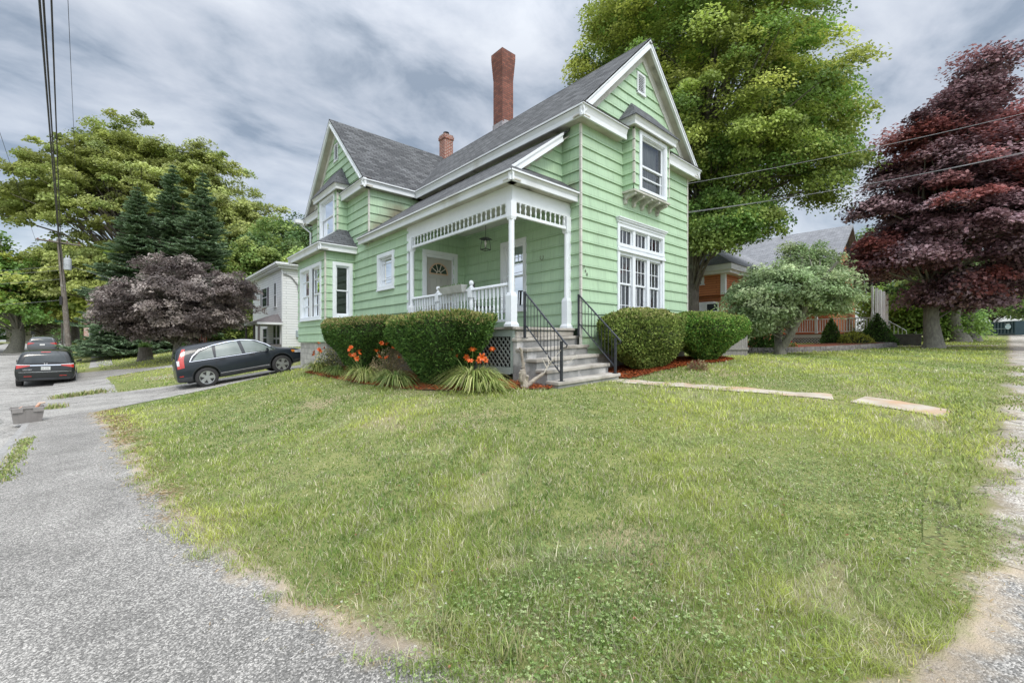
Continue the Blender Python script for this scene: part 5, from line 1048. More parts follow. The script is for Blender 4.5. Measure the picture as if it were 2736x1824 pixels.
sprigs('leafy_plant','tall leafy green plant in shade beside the fence end',tuple(at(2035,912,18))[:2],1400,.9,1.5,[(.04,.10,.02),(.10,.20,.04)],.16,34)
sprigs('rose_bush','small rose bush with red blooms in the neighbour bed',tuple(at(2110,912,18.5))[:2],300,.35,.45,[(.12,.2,.05)],.08,35,fl=(14,[(.7,.06,.04)],.10))
# cut shrub stump with bare twigs beside the steps
t=thing('cut_shrub_stump','pale sawn off shrub stump with a few bare twigs beside the steps','stump',gz((-2.25,-.55)))
m=MB()
m.tube([(0,0,-.05),(-.02,.02,.22),(-.05,.03,.34)],[.085,.06,.045],9); m.tube([(.02,0,.05),(.08,.12,.35),(.05,.14,.60)],[.042,.030,.024],8); m.tube([(.05,.14,.58),(.03,.13,.70),(-.01,.14,.74)],[.030,.024,.020],7); m.tube([(0,0,.02),(.16,-.10,.17),(.30,-.18,.27)],[.05,.036,.028],8); m.tube([(-.02,0,.05),(-.09,.05,.20)],[.05,.035],7); m.tube([(0,.02,.05),(-.12,-.02,.16),(-.15,-.03,.30)],[.04,.03,.028],7); m.tube([(.03,.02,.05),(.0,-.06,.24)],[.04,.03],7); m.tube([(.06,.13,.36),(.12,.15,.46)],[.03,.022],6)
m.build('stump',mat('pale_cut_wood',(.40,.355,.29),(.19,.16,.13),scale=9,rough=.9,bump=.6),t)
m=MB()
for q in (((.3,-.18,.27),(.36,-.25,.45),(.5,-.42,.70)),((.3,-.18,.27),(.42,-.2,.42),(.62,-.5,.46),(.72,-.62,.62)),((.36,-.25,.45),(.36,-.2,.62)),((.33,-.22,.38),(.28,-.15,.56)),((.42,-.2,.42),(.40,-.36,.55))): m.tube(q,[.009]+[.005]*(len(q)-1),5)
m.build('twig',mat('bare_twig',(.55,.50,.43),rough=.9),t)
# tree stump with a plant on top, on the neighbour's lawn
sb=gz((-6.95,30.5)); t=thing('tree_stump','dark tree stump with a tuft of green growing on top, on the neighbour lawn','stump',sb)
m=MB(); m.lathe([(.50,-.1),(.42,.15),(.36,.6),(.36,.85)],(0,0,0),14); m.build('stump',BARK,t)
n=300; d=nrm(rng.normal(0,1,(n,3))*np.array([1,1,.5])+np.array([0,0,.5])); P=np.array([0,0,.88])+d*rng.uniform(.05,.4,(n,1)); V,F=kites(P,d,nrm(rng.normal(0,1,(n,3))),np.full(n,.16),np.full(n,.05)); npmesh('tuft',V,F,LEAF,t,col=np.repeat(pal(n,[(.12,.22,.05),(.2,.3,.08)]),4,0))
# ---------------- lawn grass
SL=[(-.55,-1.05)]+PA+[(.30,-5.85),(.95,-5.9),(1.22,-4.75)]+PB[::-1]
def innerx(y): 
    P=np.array(INNER)[::-1]; return np.interp(y,P[:,1],P[:,0])
DNp=np.array(DN[1:]); DFp=np.array(DF)
def lawnmask(x,y):
    m=np.zeros(len(x),bool); nz=.12*np.sin(x*5.1+y*3.3)+.08*np.sin(x*11+y*9)
    dn=np.interp(x,DNp[:,0],DNp[:,1]); dfar=np.interp(x,DFp[:,0],DFp[:,1])
    rr_=np.random.default_rng(5).random(len(x)); eg=np.minimum(x-innerx(y),y-np.interp(x,[-3.5,0,6,16,60],[-6.2,-6.2,-6.35,-6.5,-7])); A=((eg+nz*.75+.05*np.sin(x*23+y*19))>-.07+.20*rr_**2)&(eg>-.2)&(y<dn)&(x<45); m|=A
    Bm=(x>-8.1-.07*(y-16)+nz*.4)&(y>dfar+.05)&(y<100)&~((y>np.interp(x,[-8.1,-6.1,-2,2],[23.4,21.6,20.6,20.4]))&(y<np.interp(x,[-8.3,-6.1,-2,2],[27.4,24.2,23.2,23])))
    m|=Bm; m|=(y>28.3)&(x>xk(y)+.15)&(y<56)&~((x>-10.1-.04*(y-40))&(x<-8.4-.04*(y-40)))
    house_=((x>-1.85)&(x<5.1)&(y>-.02)&(y<16))|((x>-2.85)&(x<7)&(y>7.2)&(y<13.2))|((x>-1.95)&(x<.15)&(y>-1.1)&(y<1))
    m&=~house_; m&=~in_poly(x,y,POLYB); m&=~in_poly(x,y,POLYB2); cxp=np.interp(-y,[1.05,1.8,2.6,3.5,4.5],[-.22,.05,.28,.53,.73]); wdp=.21+.09*np.sin(y*7)+.06*np.sin(y*17+1)-.2*np.random.default_rng(3).random(len(x))**3; pth=(np.abs(x-cxp)<wdp)&(y<-1.0)&(y>-4.55-.1*np.sin(x*9)); m&=~pth; m&=~in_poly(x,y,[(.58,-4.78),(1.18,-4.88),(.9,-5.82),(.36,-5.78)]); return m
def patchn(x,y,s,o=0):
    return np.sin(x*s*1.3+o+1.7*np.sin(y*s*.9+o))*np.cos(y*s*1.1-o*2+1.3*np.sin(x*s*.7))
rg=np.random.default_rng(99); N_=760000; p_=1.25; a_,b_=1.5**(1-p_),42.0**(1-p_); dd=(a_+(b_-a_)*rg.random(N_))**(1/(1-p_)); lt=rg.uniform(-1.42,1.42,N_)*dd
gx_=CX+S_*lt+C_*dd; gy_=CY-C_*lt+S_*dd; k=lawnmask(gx_,gy_); gx_,gy_,dd=gx_[k],gy_[k],dd[k]; n=len(gx_)
f1=patchn(gx_,gy_,.9); f2=patchn(gx_,gy_,2.3,2.1); f3=patchn(gx_,gy_,5.2,.7); dens=.75+.25*f2
dry=(f1*.6+f2*.5+f3*.25)>.52
keep=rg.random(n)<np.where(dry,.42,1)*np.clip(dens+.2*f3,.3,1); gx_,gy_,dd,f1,f2,f3,dry=[q[keep] for q in (gx_,gy_,dd,f1,f2,f3,dry)]; n=len(gx_)
gz_=T(gx_,gy_); hN=(.040+.022*f1+.014*f3)*rg.uniform(.5,1.5,n); tall=rg.random(n)<.035*(f2>.3)+.004; hN=np.where(tall,hN*2.0,hN); hN=np.maximum(hN,.015)*np.clip(.9+dd*.012,.9,1.3)*np.where(dry,.7,1)
wN=np.maximum(.0032,.00125*dd)*rg.uniform(.6,1.35,n)*np.where(tall,1.35,1); az=rg.uniform(0,6.283,n); ln_=hN*rg.uniform(.25,1.5,n); fx,fy=np.cos(az),np.sin(az); sx,sy=-fy,fx
B0=np.stack([gx_,gy_,gz_],1); s3=np.stack([sx,sy,np.zeros(n)],1)*wN[:,None]*.5; f3v=np.stack([fx,fy,np.zeros(n)],1); m1=B0+f3v*(ln_*.3)[:,None]+np.array([0,0,1.0])*(hN*.62)[:,None]; tp=B0+f3v*ln_[:,None]+np.array([0,0,1.0])*hN[:,None]
V=np.stack([B0-s3,B0+s3,m1+s3*.8,m1-s3*.8,tp],1).reshape(-1,3); i5=np.arange(n)*5
Ft=np.concatenate([np.stack([i5,i5+1,i5+2],1),np.stack([i5,i5+2,i5+3],1),np.stack([i5+3,i5+2,i5+4],1)])
g0=np.array([.13,.225,.04]); g1_=np.array([.51,.56,.125]); g2_=np.array([.38,.45,.20]); st_=np.array([.58,.53,.38])
fb=patchn(gx_,gy_,.45,3.3); w=np.clip(.48+.45*f1+.50*fb+.3*f3,0,1)[:,None]; col=g0*(1-w)+g1_*w; w2=np.clip(f2,0,1)[:,None]*.6; col=col*(1-w2)+g2_*w2
isd=rg.random(n)<np.where(dry,.62,.15+.12*(f3>0))*np.clip(1.25-dd*.07,.25,1); col[isd]=st_*rg.uniform(.7,1.2,(isd.sum(),1)); col*=rg.uniform(.6,1.42,(n,1))
tag(npmesh('grass',V,Ft,LEAF,col=np.repeat(np.clip(col,.01,1),5,0)),'mown lawn grass with paler and straw coloured patches','grass',kind='stuff')
# clover leaves and dry thatch close to the path of view
N2=70000; dd=(a_+(16.0**(1-p_)-a_)*rg.random(N2))**(1/(1-p_)); lt=rg.uniform(-1.35,1.35,N2)*dd; cx_=CX+S_*lt+C_*dd; cy_=CY-C_*lt+S_*dd; k=lawnmask(cx_,cy_); k&=rg.random(N2)<np.clip(.08+.5*(patchn(cx_,cy_,1.1,4.2)-.1)+.22*(cy_<-4)*(cx_>-6.2)+.25*((cx_>-3)&(cy_<-1.5)),0,1); cx_,cy_,dd=cx_[k],cy_[k],dd[k]; n=len(cx_); zc_=T(cx_,cy_)+rg.uniform(.012,.045,n)
C3=np.stack([cx_,cy_,zc_],1); a0=rg.uniform(0,6.28,n); sz=np.maximum(.010,.0026*dd)*rg.uniform(.7,1.3,n); Vs=[];Cs=[]; cc=pal(n,[(.17,.27,.07),(.30,.40,.14),(.42,.50,.24)],.2)
for q in range(3):
    aa=a0+q*2.094; d=np.stack([np.cos(aa),np.sin(aa),rg.uniform(-.15,.35,n)],1); nn=nrm(np.array([0,0,1.0])+rg.normal(0,.25,(n,3))); v,_=kites(C3+d*sz[:,None]*.62,d,nn,sz*1.15,sz*1.1,.15); Vs.append(v); Cs.append(np.repeat(cc,4,0))
V=np.concatenate(Vs); tag(npmesh('clover_leaves',V,np.arange(len(V)).reshape(-1,4),LEAF,col=np.concatenate(Cs)),'clover leaves growing through the lawn','clover',kind='stuff')
# white clover heads
N3=900; dd=rg.uniform(1.7,9,N3); lt=rg.uniform(-1.3,1.3,N3)*dd; cx_=CX+S_*lt+C_*dd; cy_=CY-C_*lt+S_*dd; k=lawnmask(cx_,cy_)&(patchn(cx_,cy_,1.1,4.2)>.0); cx_,cy_=cx_[k][:170],cy_[k][:170]; n=len(cx_); zc_=T(cx_,cy_)
cx2=np.concatenate([cx_,-7.2+1.6*rg.random(260)]); cy2=np.concatenate([cy_,17.6+1.2*rg.random(260)]); n=len(cx2); zc2=T(cx2,cy2)+np.r_[rg.uniform(.04,.075,len(cx_)),rg.uniform(.05,.10,260)]
C3=np.repeat(np.stack([cx2,cy2,zc2],1),14,0); u=nrm(rg.normal(0,1,(n*14,3))); u[:,2]=np.abs(u[:,2]); big=np.repeat(np.r_[np.ones(len(cx_)),np.full(260,2.0)],14); S=.010*rg.uniform(.8,1.2,n*14)*big; V,F=kites(C3+u*.006*big[:,None],u,nrm(rg.normal(0,1,(n*14,3))),S,S*.5)
pk=(rg.random(n)<.35)[:,None]; cl=np.where(pk,np.array([.55,.27,.17]),np.array([.78,.76,.68])); tag(npmesh('clover_flowers',V,F,LEAF,col=np.repeat(np.repeat(cl,14,0),4,0)),'small white and brownish clover heads scattered in the lawn','clover',kind='stuff')
# dry thatch and weeds along the sidewalk edge and in the gutter
P=resample(INNER,4000); n=26000; i=rg.integers(0,4000,n); off=rg.normal(.08,.16,n); bx=P[i,0]+off*.8+.06; by=P[i,1]+off*.5; ok=rg.random(n)<np.clip(.35+.5*patchn(bx,by,3,1),0,1); bx,by=bx[ok],by[ok]; n=len(bx); bz=T(bx,by)+.022
az=rg.uniform(0,6.28,n); ln_=rg.uniform(.01,.045,n)*np.clip((np.hypot(bx-CX,by-CY))*.25,1,3); d=np.stack([np.cos(az),np.sin(az),rg.uniform(0,.5,n)],1); nn=nrm(np.array([0,0,1.])+rg.normal(0,.4,(n,3))); V1,F1=kites(np.stack([bx,by,bz],1),d,nn,ln_,ln_*.14); c1=pal(n,[(.42,.30,.17),(.30,.20,.10),(.5,.42,.27),(.17,.20,.06)],.2)
tag(npmesh('dry_thatch',V1,F1,LEAFM,col=np.repeat(c1,4,0)),'dry straw and thatch lying along the sidewalk edge','thatch',kind='stuff')
def tuft(label,pts,n,h,cols,seed,sc=.05,name='weed_tuft'):
    r_=np.random.default_rng(seed); V=[];F=[];Cc=[]; pts=np.array(pts); i=r_.integers(0,len(pts),n); bx=pts[i,0]+r_.normal(0,sc,n); by=pts[i,1]+r_.normal(0,sc,n); bz=T(bx,by)+.0; az=r_.uniform(0,6.28,n); hh=h*r_.uniform(.4,1.2,n); dist=np.hypot(bx-CX,by-CY); w=np.maximum(.004,.0011*dist); f=np.stack([np.cos(az),np.sin(az),0*az],1); s=np.stack([-np.sin(az),np.cos(az),0*az],1)*w[:,None]; B=np.stack([bx,by,bz],1); M_=B+f*(hh*.2)[:,None]+np.array([0,0,1.])*(hh*.6)[:,None]; Tt=B+f*(hh*.6)[:,None]+np.array([0,0,1.])*hh[:,None]
    V=np.stack([B-s,B+s,M_+s*.7,Tt,M_-s*.7],1).reshape(-1,3); j=np.arange(n)*5; F=np.concatenate([np.stack([j,j+1,j+2],1),np.stack([j,j+2,j+4],1),np.stack([j+4,j+2,j+3],1)]); tag(npmesh(name,V,F,LEAF,col=np.repeat(pal(n,cols,.2),5,0)),label,'weeds',kind='stuff')
gl=[(.20,.28,.07),(.33,.39,.12),(.44,.40,.22)]
tuft('weeds growing in the gutter behind the grey tote',[(-9.5+.25*q,15.7+.15*q) for q in range(5)]+[(-9.3,12.5)],500,.16,gl,1,.12)
tuft('weeds along the kerb near the left edge of the photo',[(xk(y)+.28,y) for y in np.linspace(2.5,6.5,30)],900,.06,gl,2,.06)
tuft('grass growing in the seams of the broken sidewalk on the right',[(x,-6.55-.35*math.sin(x*2.3)-.2*(x%1.3)) for x in np.linspace(-3.3,9,90)],5200,.045,gl,3,.11)
tuft('weed clump at the near corner of the lawn',[(-6.15,-4.55),(-6.3,-4.2),(-5.6,-5.2)],500,.10,gl,4,.06)
tuft('long grass at the right corner of the lawn by the broken sidewalk',[(-2.6+.22*q,-5.95+.05*math.sin(q)) for q in range(22)],900,.075,[(.26,.34,.08),(.42,.47,.13),(.34,.40,.14)],5,.10)
tuft('taller grass spilling onto the slab end of the path',[(.9,-6.0),(.4,-5.95),(1.5,-5.9),(1.9,-6.1),(-.1,-6.0)],500,.05,gl,6,.12)
# ================= vehicles
from mathutils.bvhtree import BVHTree
def onX(u,v,x):
    a=(u-1368)/f_; rx,ry,rz_=S_*a+C_,-C_*a+S_,(912-v)/f_; t=(x-CX)/rx; return CY+t*ry,CZ+t*rz_
def onY(u,v,y):
    a=(u-1368)/f_; rx,ry,rz_=S_*a+C_,-C_*a+S_,(912-v)/f_; t=(y-CY)/ry; return CX+t*rx,CZ+t*rz_
TYRE=mat('tyre_rubber',(.022,.022,.023),(.035,.034,.033),scale=20,rough=.85); RIM=mat('alloy_rim',(.50,.51,.53),(.40,.41,.43),scale=6,rough=.3,metal=.8); CHROME=mat('chrome',(.65,.67,.7),rough=.15,metal=1)
CLAD=mat('grey_plastic_cladding',(.05,.055,.062),(.035,.037,.04),scale=4,rough=.55); CGLASS=mat('car_glass',(.030,.038,.042),(.06,.07,.072),scale=1.5,rough=.07,spec=.45,coat=.15); SGLASS=mat('side_glass',(.16,.19,.18),(.26,.29,.28),scale=1.1,rough=.15,spec=.4,coat=.05); SEAM=mat('panel_seam',(.006,.006,.007),rough=.6)  # side_glass is coloured pale to imitate sky reflection and light through the cabin
RED=mat('red_lens',(.52,.035,.02),(.38,.02,.015),scale=20,rough=.15,coat=.5); CLR=mat('clear_lens',(.62,.62,.62),(.45,.45,.46),scale=20,rough=.12,coat=.5); AMB=mat('amber_lens',(.75,.25,.03),rough=.2)
def wheel(parent,x,y,side,r=.36,w=.22):
    M=Matrix.Translation((x,y,r))@Matrix.Rotation(R(-90)*side,4,'X')
    m=MB(); pr=[(r*.66,-w/2),(r*.90,-w/2-.004),(r*.985,-w/2+.02),(r,-w/2+.05),(r,w/2-.05),(r*.985,w/2-.02),(r*.90,w/2+.004),(r*.66,w/2)]
    m.lathe(pr,(0,0,0),36); m.v=[tuple(M@Vector(p)) for p in m.v]
    wh=m.build('wheel',TYRE,parent,smooth=True)
    m=MB(); m.lathe([(r*.655,w/2-.06),(r*.66,w/2+.008),(r*.60,w/2+.006),(r*.585,w/2-.03)],(0,0,0),36)
    for k in range(5):
        q=Matrix.Rotation(2*math.pi*k/5,3,'Z'); 
        bq=[q@Vector(p) for p in ((.03,-.055,w/2-.03),(.03,.055,w/2-.03),(r*.60,.075,w/2-.025),(r*.60,-.075,w/2-.025))]; tq=[q@Vector(p) for p in ((.03,-.045,w/2+.004),(.03,.045,w/2+.004),(r*.60,.062,w/2+.006),(r*.60,-.062,w/2+.006))]
        m.hexa(bq,tq)
    m.lathe([(.075,w/2-.02),(.07,w/2+.012),(.02,w/2+.014)],(0,0,0),16)
    m.v=[tuple(M@Vector(p)) for p in m.v]; m.build('rim',RIM,wh)
    m=MB(); m.lathe([(r*.6,w/2-.055),(r*.6,w/2-.045)],(0,0,0),24); m.v=[tuple(M@Vector(p)) for p in m.v]; m.build('brake_disc',DARK,wh)
    return wh
def car(name,label,cat,paint,st,wb,W,loc,rz,ry=0,r=.36,group=None,doors=True):
    """st: stations (x,zbot,halfwidth,zbelt,ztop,halfwidth_top) rear to front"""
    t=thing(name,label,cat,loc,group=group,rot=(0,ry,rz)); m=MB(); K=None; rings=[]
    for (x,zb,w,zbt,zt,wt) in st:
        h=zt-zbt
        half=[(0,zb),(w*.80,zb),(w*.94,zb+.05),(w,zb+(zbt-zb)*.45),(w*.985,zb+(zbt-zb)*.78),(w*.955,zbt),(wt+(w*.955-wt)*.50,zbt+h*.52),(wt,zbt+h*.88),(wt*.82,zt),(0,zt+.012)]
        ring=[(x,-y,z) for y,z in half]+[(x,y,z) for y,z in half[::-1][1:-1]]; i=len(m.v); m.v+=ring; rings.append((i,len(ring)))
    for (a,n),(b,_) in zip(rings[:-1],rings[1:]):
        for j in range(n): j2=(j+1)%n; m.f.append((a+j,b+j,b+j2,a+j2))
    n=rings[0][1]; m.f.append(tuple(rings[0][0]+j for j in range(n))); m.f.append(tuple(rings[-1][0]+j for j in reversed(range(n))))
    o=m.build('body',paint,t,smooth=True); s=o.modifiers.new('s','SUBSURF'); s.levels=2; s.render_levels=2
    cm=MB()
    for x in wb:
        i=len(cm.v); Kc=28
        for yy in (-W-.3,-W+.27,W-.27,W+.3):
            for j in range(Kc): q=2*math.pi*j/Kc; cm.v.append((x+(r+.055)*math.cos(q),yy,r+.02+(r+.055)*math.sin(q)))
        for (a,b) in ((0,1),(2,3)):
            for j in range(Kc): j2=(j+1)%Kc; cm.f.append((i+a*Kc+j,i+b*Kc+j,i+b*Kc+j2,i+a*Kc+j2))
            cm.f.append(tuple(i+a*Kc+j for j in range(Kc))); cm.f.append(tuple(i+b*Kc+j for j in reversed(range(Kc))))
    c=cm.build('cut',SEAM,t); bo=o.modifiers.new('b','BOOLEAN'); bo.object=c; bo.operation='DIFFERENCE'; bo.solver='EXACT'
    bpy.context.view_layer.update(); dg=bpy.context.evaluated_depsgraph_get(); me=bpy.data.meshes.new_from_object(o.evaluated_get(dg)); o.modifiers.clear(); o.data=me; me.name='body'; me.materials.clear(); me.materials.append(paint)
    me.polygons.foreach_set('use_smooth',np.ones(len(me.polygons),bool)); 
    try: me.set_sharp_from_angle(angle=R(50))
    except Exception: pass
    bpy.data.objects.remove(c)
    bv=BVHTree.FromPolygons([v.co.copy() for v in me.vertices],[tuple(p.vertices) for p in me.polygons])
    for x in wb:
        for s_ in (-1,1): wheel(t,x,s_*(W-.115),s_,r)
    t['_']=0; del t['_']
    return t,bv
def decal(name,lo,hi,how,bv,mt,parent,off=.006,n=24,m=5,side=-1,smooth=True):
    lo=resample(lo,n); hi=resample(hi,n); V=[]
    for j in range(m+1):
        f=j/m
        for k in range(n):
            p=lo[k]*(1-f)+hi[k]*f
            if how=='side': h=bv.ray_cast(Vector((p[0],side*3,p[1])),Vector((0,-side,0)))
            elif how=='rear': h=bv.ray_cast(Vector((-2,p[0],p[1])),Vector((1,0,0)))
            else: h=bv.ray_cast(Vector((9,p[0],p[1])),Vector((-1,0,0)))
            if h[0] is None:
                V.append(V[-1] if V else (p[0],side*.9,p[1])); continue
            nn=h[1]; d_=Vector((0,side,0)) if how=='side' else Vector((-1 if how=='rear' else 1,0,0))
            if nn.dot(d_)<0: nn=-nn
            V.append(tuple(h[0]+(nn*.6+d_*.4)*off))
    b=MB(); b.v=V; b.f=[(j*n+k,j*n+k+1,(j+1)*n+k+1,(j+1)*n+k) for j in range(m) for k in range(n-1)]
    return b.build(name,mt,parent,smooth=smooth)
PBLK=mat('black_blue_paint',(.014,.019,.026),(.019,.025,.033),scale=.8,rough=.32,coat=.3,spec=.25)
# --- dark crossover in the driveway
st=[(0.02,.42,.70,.62,.66,.62),(.04,.36,.84,.84,.94,.74),(.07,.32,.885,1.0,1.12,.74),(.13,.30,.905,1.05,1.42,.69),(.24,.29,.91,1.05,1.59,.66),(.50,.28,.915,1.05,1.665,.64),(1.3,.27,.91,1.03,1.675,.62),(2.0,.27,.91,1.02,1.68,.62),(2.55,.27,.91,1.01,1.64,.61),(2.95,.27,.905,1.0,1.50,.62),(3.25,.27,.90,.99,1.28,.68),(3.5,.28,.90,.98,1.09,.76),(3.9,.30,.89,.93,1.03,.76),(4.25,.32,.85,.86,.96,.70),(4.45,.34,.76,.72,.84,.62),(4.55,.40,.62,.58,.68,.5)]
CA,bv=car('parked_car','dark blue black crossover parked nose up on the sloping driveway beside the house','car',PBLK,st,(.93,3.55),.91,(-6.30,14.6,-.235),0,ry=-R(9.1),r=.375)
for sd in (-1,1):
    G=dict(how='side',bv=bv,parent=CA,side=sd)
    decal('side_window',[(.60,1.075),(.9,1.075),(1.26,1.08)],[(.60,1.10),(.85,1.36),(1.26,1.50)],mt=SGLASS,**G); decal('side_window',[(1.33,1.08),(2.20,1.075)],[(1.38,1.515),(1.8,1.56),(2.12,1.575)],mt=SGLASS,**G); decal('side_window',[(2.32,1.075),(3.28,1.06)],[(2.25,1.57),(2.6,1.53),(2.95,1.36),(3.28,1.08)],mt=SGLASS,**G)
    decal('window_chrome',[(.50,1.045),(3.35,1.03)],[(.50,1.062),(3.35,1.047)],mt=CHROME,off=.010,m=1,n=50,**G); decal('window_chrome',[(.50,1.052),(.62,1.24),(.85,1.42),(1.3,1.54),(1.8,1.595),(2.3,1.595),(2.75,1.51),(3.1,1.31),(3.38,1.04)],[(.475,1.052),(.60,1.255),(.84,1.44),(1.3,1.56),(1.8,1.615),(2.3,1.615),(2.76,1.53),(3.12,1.325),(3.42,1.04)],mt=CHROME,off=.010,m=1,n=70,**G)
    for q in ([(1.30,.46),(1.30,1.04)],[(2.26,.40),(2.26,1.04)],[(3.30,.40),(3.32,1.04)]): decal('door_seam',q,[(a+.012,b) for a,b in q],mt=SEAM,m=1,n=14,**G)
    decal('door_seam',[(1.30,.46),(1.15,.62),(1.28,.85)],[(1.31,.46),(1.165,.62),(1.29,.85)],mt=SEAM,m=1,**G)
    decal('crease_shade_line',[(.35,.90),(3.7,.86)],[(.35,.906),(3.7,.866)],mt=SEAM,m=1,n=60,off=.003,**G)  # thin dark strip on the smooth side, drawn as a crease's shade
    decal('lower_cladding',[(1.36,.285),(3.10,.285)],[(1.36,.44),(3.10,.44)],mt=CLAD,off=.014,m=3,n=30,**G); decal('sill_strip',[(1.38,.445),(3.08,.445)],[(1.38,.468),(3.08,.468)],mt=CHROME,off=.016,m=1,n=30,**G)
    decal('lower_cladding',[(.07,.36),(.48,.33)],[(.07,.52),(.50,.50)],mt=CLAD,off=.014,m=3,**G); decal('lower_cladding',[(4.02,.36),(4.42,.42)],[(4.0,.50),(4.44,.52)],mt=CLAD,off=.012,m=3,**G)
    for x in (.93,3.55):
        th=np.linspace(R(-12),R(192),26); decal('arch_trim',[(x+.43*math.cos(a),.38+.43*math.sin(a)) for a in th],[(x+.475*math.cos(a),.38+.475*math.sin(a)) for a in th],mt=CLAD,off=.016,m=2,n=40,**G)
    decal('tail_light',[(.10,.84),(.31,.86)],[(.11,1.10),(.33,1.12)],mt=RED,off=.014,m=5,n=8,**G); decal('tail_light',[(.13,1.10),(.33,1.12)],[(.34,1.54),(.44,1.54)],mt=RED,off=.014,m=8,n=8,**G); decal('reverse_light',[(.105,.95),(.175,.95)],[(.115,1.14),(.195,1.14)],mt=CLR,off=.022,m=4,n=6,**G)
    decal('headlight',[(4.12,.78),(4.42,.74)],[(4.05,.90),(4.40,.84)],mt=CLR,off=.010,m=4,**G); decal('turn_signal',[(4.02,.82),(4.12,.81)],[(3.98,.91),(4.12,.90)],mt=AMB,off=.016,m=3,n=8,**G)
    for x in (1.42,2.42): decal('door_handle',[(x,.955),(x+.20,.955)],[(x,.985),(x+.20,.985)],mt=SEAM,off=.028,m=2,n=8,**G)
    decal('side_marker',[(.12,.545),(.24,.545)],[(.12,.575),(.24,.575)],mt=RED,off=.02,m=1,n=6,**G)
    m=MB(); m.hexa([(3.02,sd*.90,1.02),(3.14,sd*.90,1.02),(3.12,sd*1.10,1.04),(3.02,sd*1.10,1.04)],[(3.02,sd*.90,1.09),(3.13,sd*.90,1.09),(3.10,sd*1.10,1.17),(3.02,sd*1.10,1.17)]); m.build('wing_mirror',PBLK,CA,bevel=.02)
decal('rear_window',[(-.60,1.12),(.60,1.12)],[(-.50,1.46),(.50,1.46)],'rear',bv,CGLASS,CA); decal('licence_plate',[(-.16,.78),(.16,.78)],[(-.16,.94),(.16,.94)],'rear',bv,mat('plate_white',(.6,.6,.58),rough=.5),CA,off=.02,m=2,n=6)
m=MB(); m.tube([(.5,.0,1.62),(.35,.0,1.64),(.30,0,1.66)],.02,6); m.build('roof_antenna',SEAM,CA)
m=MB(); m.box(.35,-.5,.22,.60,.5,.30); m.build('exhaust',CLAD,CA)
# --- minivan on the street, seen from behind
hd=math.atan2(1,-.058)
st2=[(0.03,.45,.80,.62,.68,.70),(.05,.36,.94,.86,.96,.80),(.08,.30,.985,1.0,1.12,.82),(.13,.28,1.0,1.04,1.40,.80),(.22,.27,1.003,1.05,1.64,.79),(.5,.26,1.005,1.05,1.73,.80),(1.6,.25,1.005,1.04,1.75,.80),(2.8,.25,1.005,1.02,1.735,.78),(3.4,.25,1.0,1.0,1.60,.69),(3.9,.25,.99,.98,1.32,.74),(4.25,.26,.97,.95,1.08,.80),(4.7,.28,.92,.86,.98,.72),(5.0,.32,.82,.70,.84,.62),(5.13,.42,.62,.56,.66,.5)]
p=at(122,912,20.4); z=t1(p.x,p.y)-.085
PDG=mat('dark_green_black_paint',(.010,.012,.012),(.014,.017,.016),scale=.8,rough=.25,coat=.6,spec=.3)
VN,bv2=car('minivan','black minivan with chrome tailgate strip, parked in the street just beyond the grey tote','car',PDG,st2,(1.05,4.05),1.005,(p.x,p.y,z),hd,r=.355)
G=dict(how='rear',bv=bv2,parent=VN)
decal('rear_window',[(-.72,1.13),(.72,1.13)],[(-.60,1.56),(-.3,1.59),(.3,1.59),(.60,1.56)],mt=CGLASS,m=8,**G); decal('window_surround',[(-.80,1.10),(.80,1.10)],[(-.74,1.125),(.74,1.125)],mt=SEAM,m=1,**G)
decal('chrome_strip',[(-.50,1.00),(.50,1.00)],[(-.50,1.045),(.50,1.045)],mt=CHROME,off=.02,m=2,**G)
for s in (-1,1):
    decal('tail_light',[(s*.48,1.0),(s*.93,.88)],[(s*.48,1.03),(s*.93,1.06)],mt=RED,off=.016,m=3,n=12,**G); decal('reverse_light',[(s*.50,1.03),(s*.93,1.04)],[(s*.50,1.06),(s*.93,1.085)],mt=CLR,off=.018,m=1,n=12,**G)
    decal('reflector',[(s*.45,.50),(s*.70,.50)],[(s*.45,.525),(s*.70,.525)],mt=RED,off=.015,m=1,n=6,**G); decal('tailgate_seam',[(s*.74,.68),(s*.80,.98)],[(s*.752,.68),(s*.812,.98)],mt=SEAM,m=1,n=8,**G)
    sd=s; decal('side_window',[(.35,1.08),(3.95,1.06)],[(.45,1.50),(1.2,1.60),(3.1,1.58),(3.6,1.36),(3.95,1.10)],'side',bv2,CGLASS,VN,side=sd,n=40)
    m=MB(); m.hexa([(3.70,s*.98,1.04),(3.80,s*.98,1.04),(3.80,s*1.20,1.05),(3.72,s*1.20,1.05)],[(3.70,s*.98,1.12),(3.80,s*.98,1.12),(3.80,s*1.20,1.20),(3.72,s*1.20,1.20)]); m.build('wing_mirror',PDG,VN,bevel=.02)
decal('bumper_seam',[(-.86,.70),(.86,.70)],[(-.86,.712),(.86,.712)],mt=CHROME,off=.008,m=1,**G)
decal('licence_plate',[(-.155,.80),(.155,.80)],[(-.155,.945),(.155,.945)],mt=MATS['plate_white'],off=.014,m=2,n=6,**G); decal('brake_light',[(-.16,1.625),(.16,1.625)],[(-.16,1.655),(.16,1.655)],mt=RED,off=.02,m=1,n=6,**G)
decal('wiper',[(-.45,1.135),(.05,1.16)],[(-.45,1.15),(.05,1.178)],mt=SEAM,off=.03,m=1,n=6,**G); decal('bumper_lower',[(-.80,.33),(.80,.33)],[(-.84,.42),(.84,.42)],mt=CLAD,off=.012,m=2,**G)
MR=Matrix(((0,0,-1,0),(-1,0,0,0),(0,1,0,0),(0,0,0,1)))
WL=mat('silver_lettering',(.7,.7,.72),rough=.3,metal=.6)
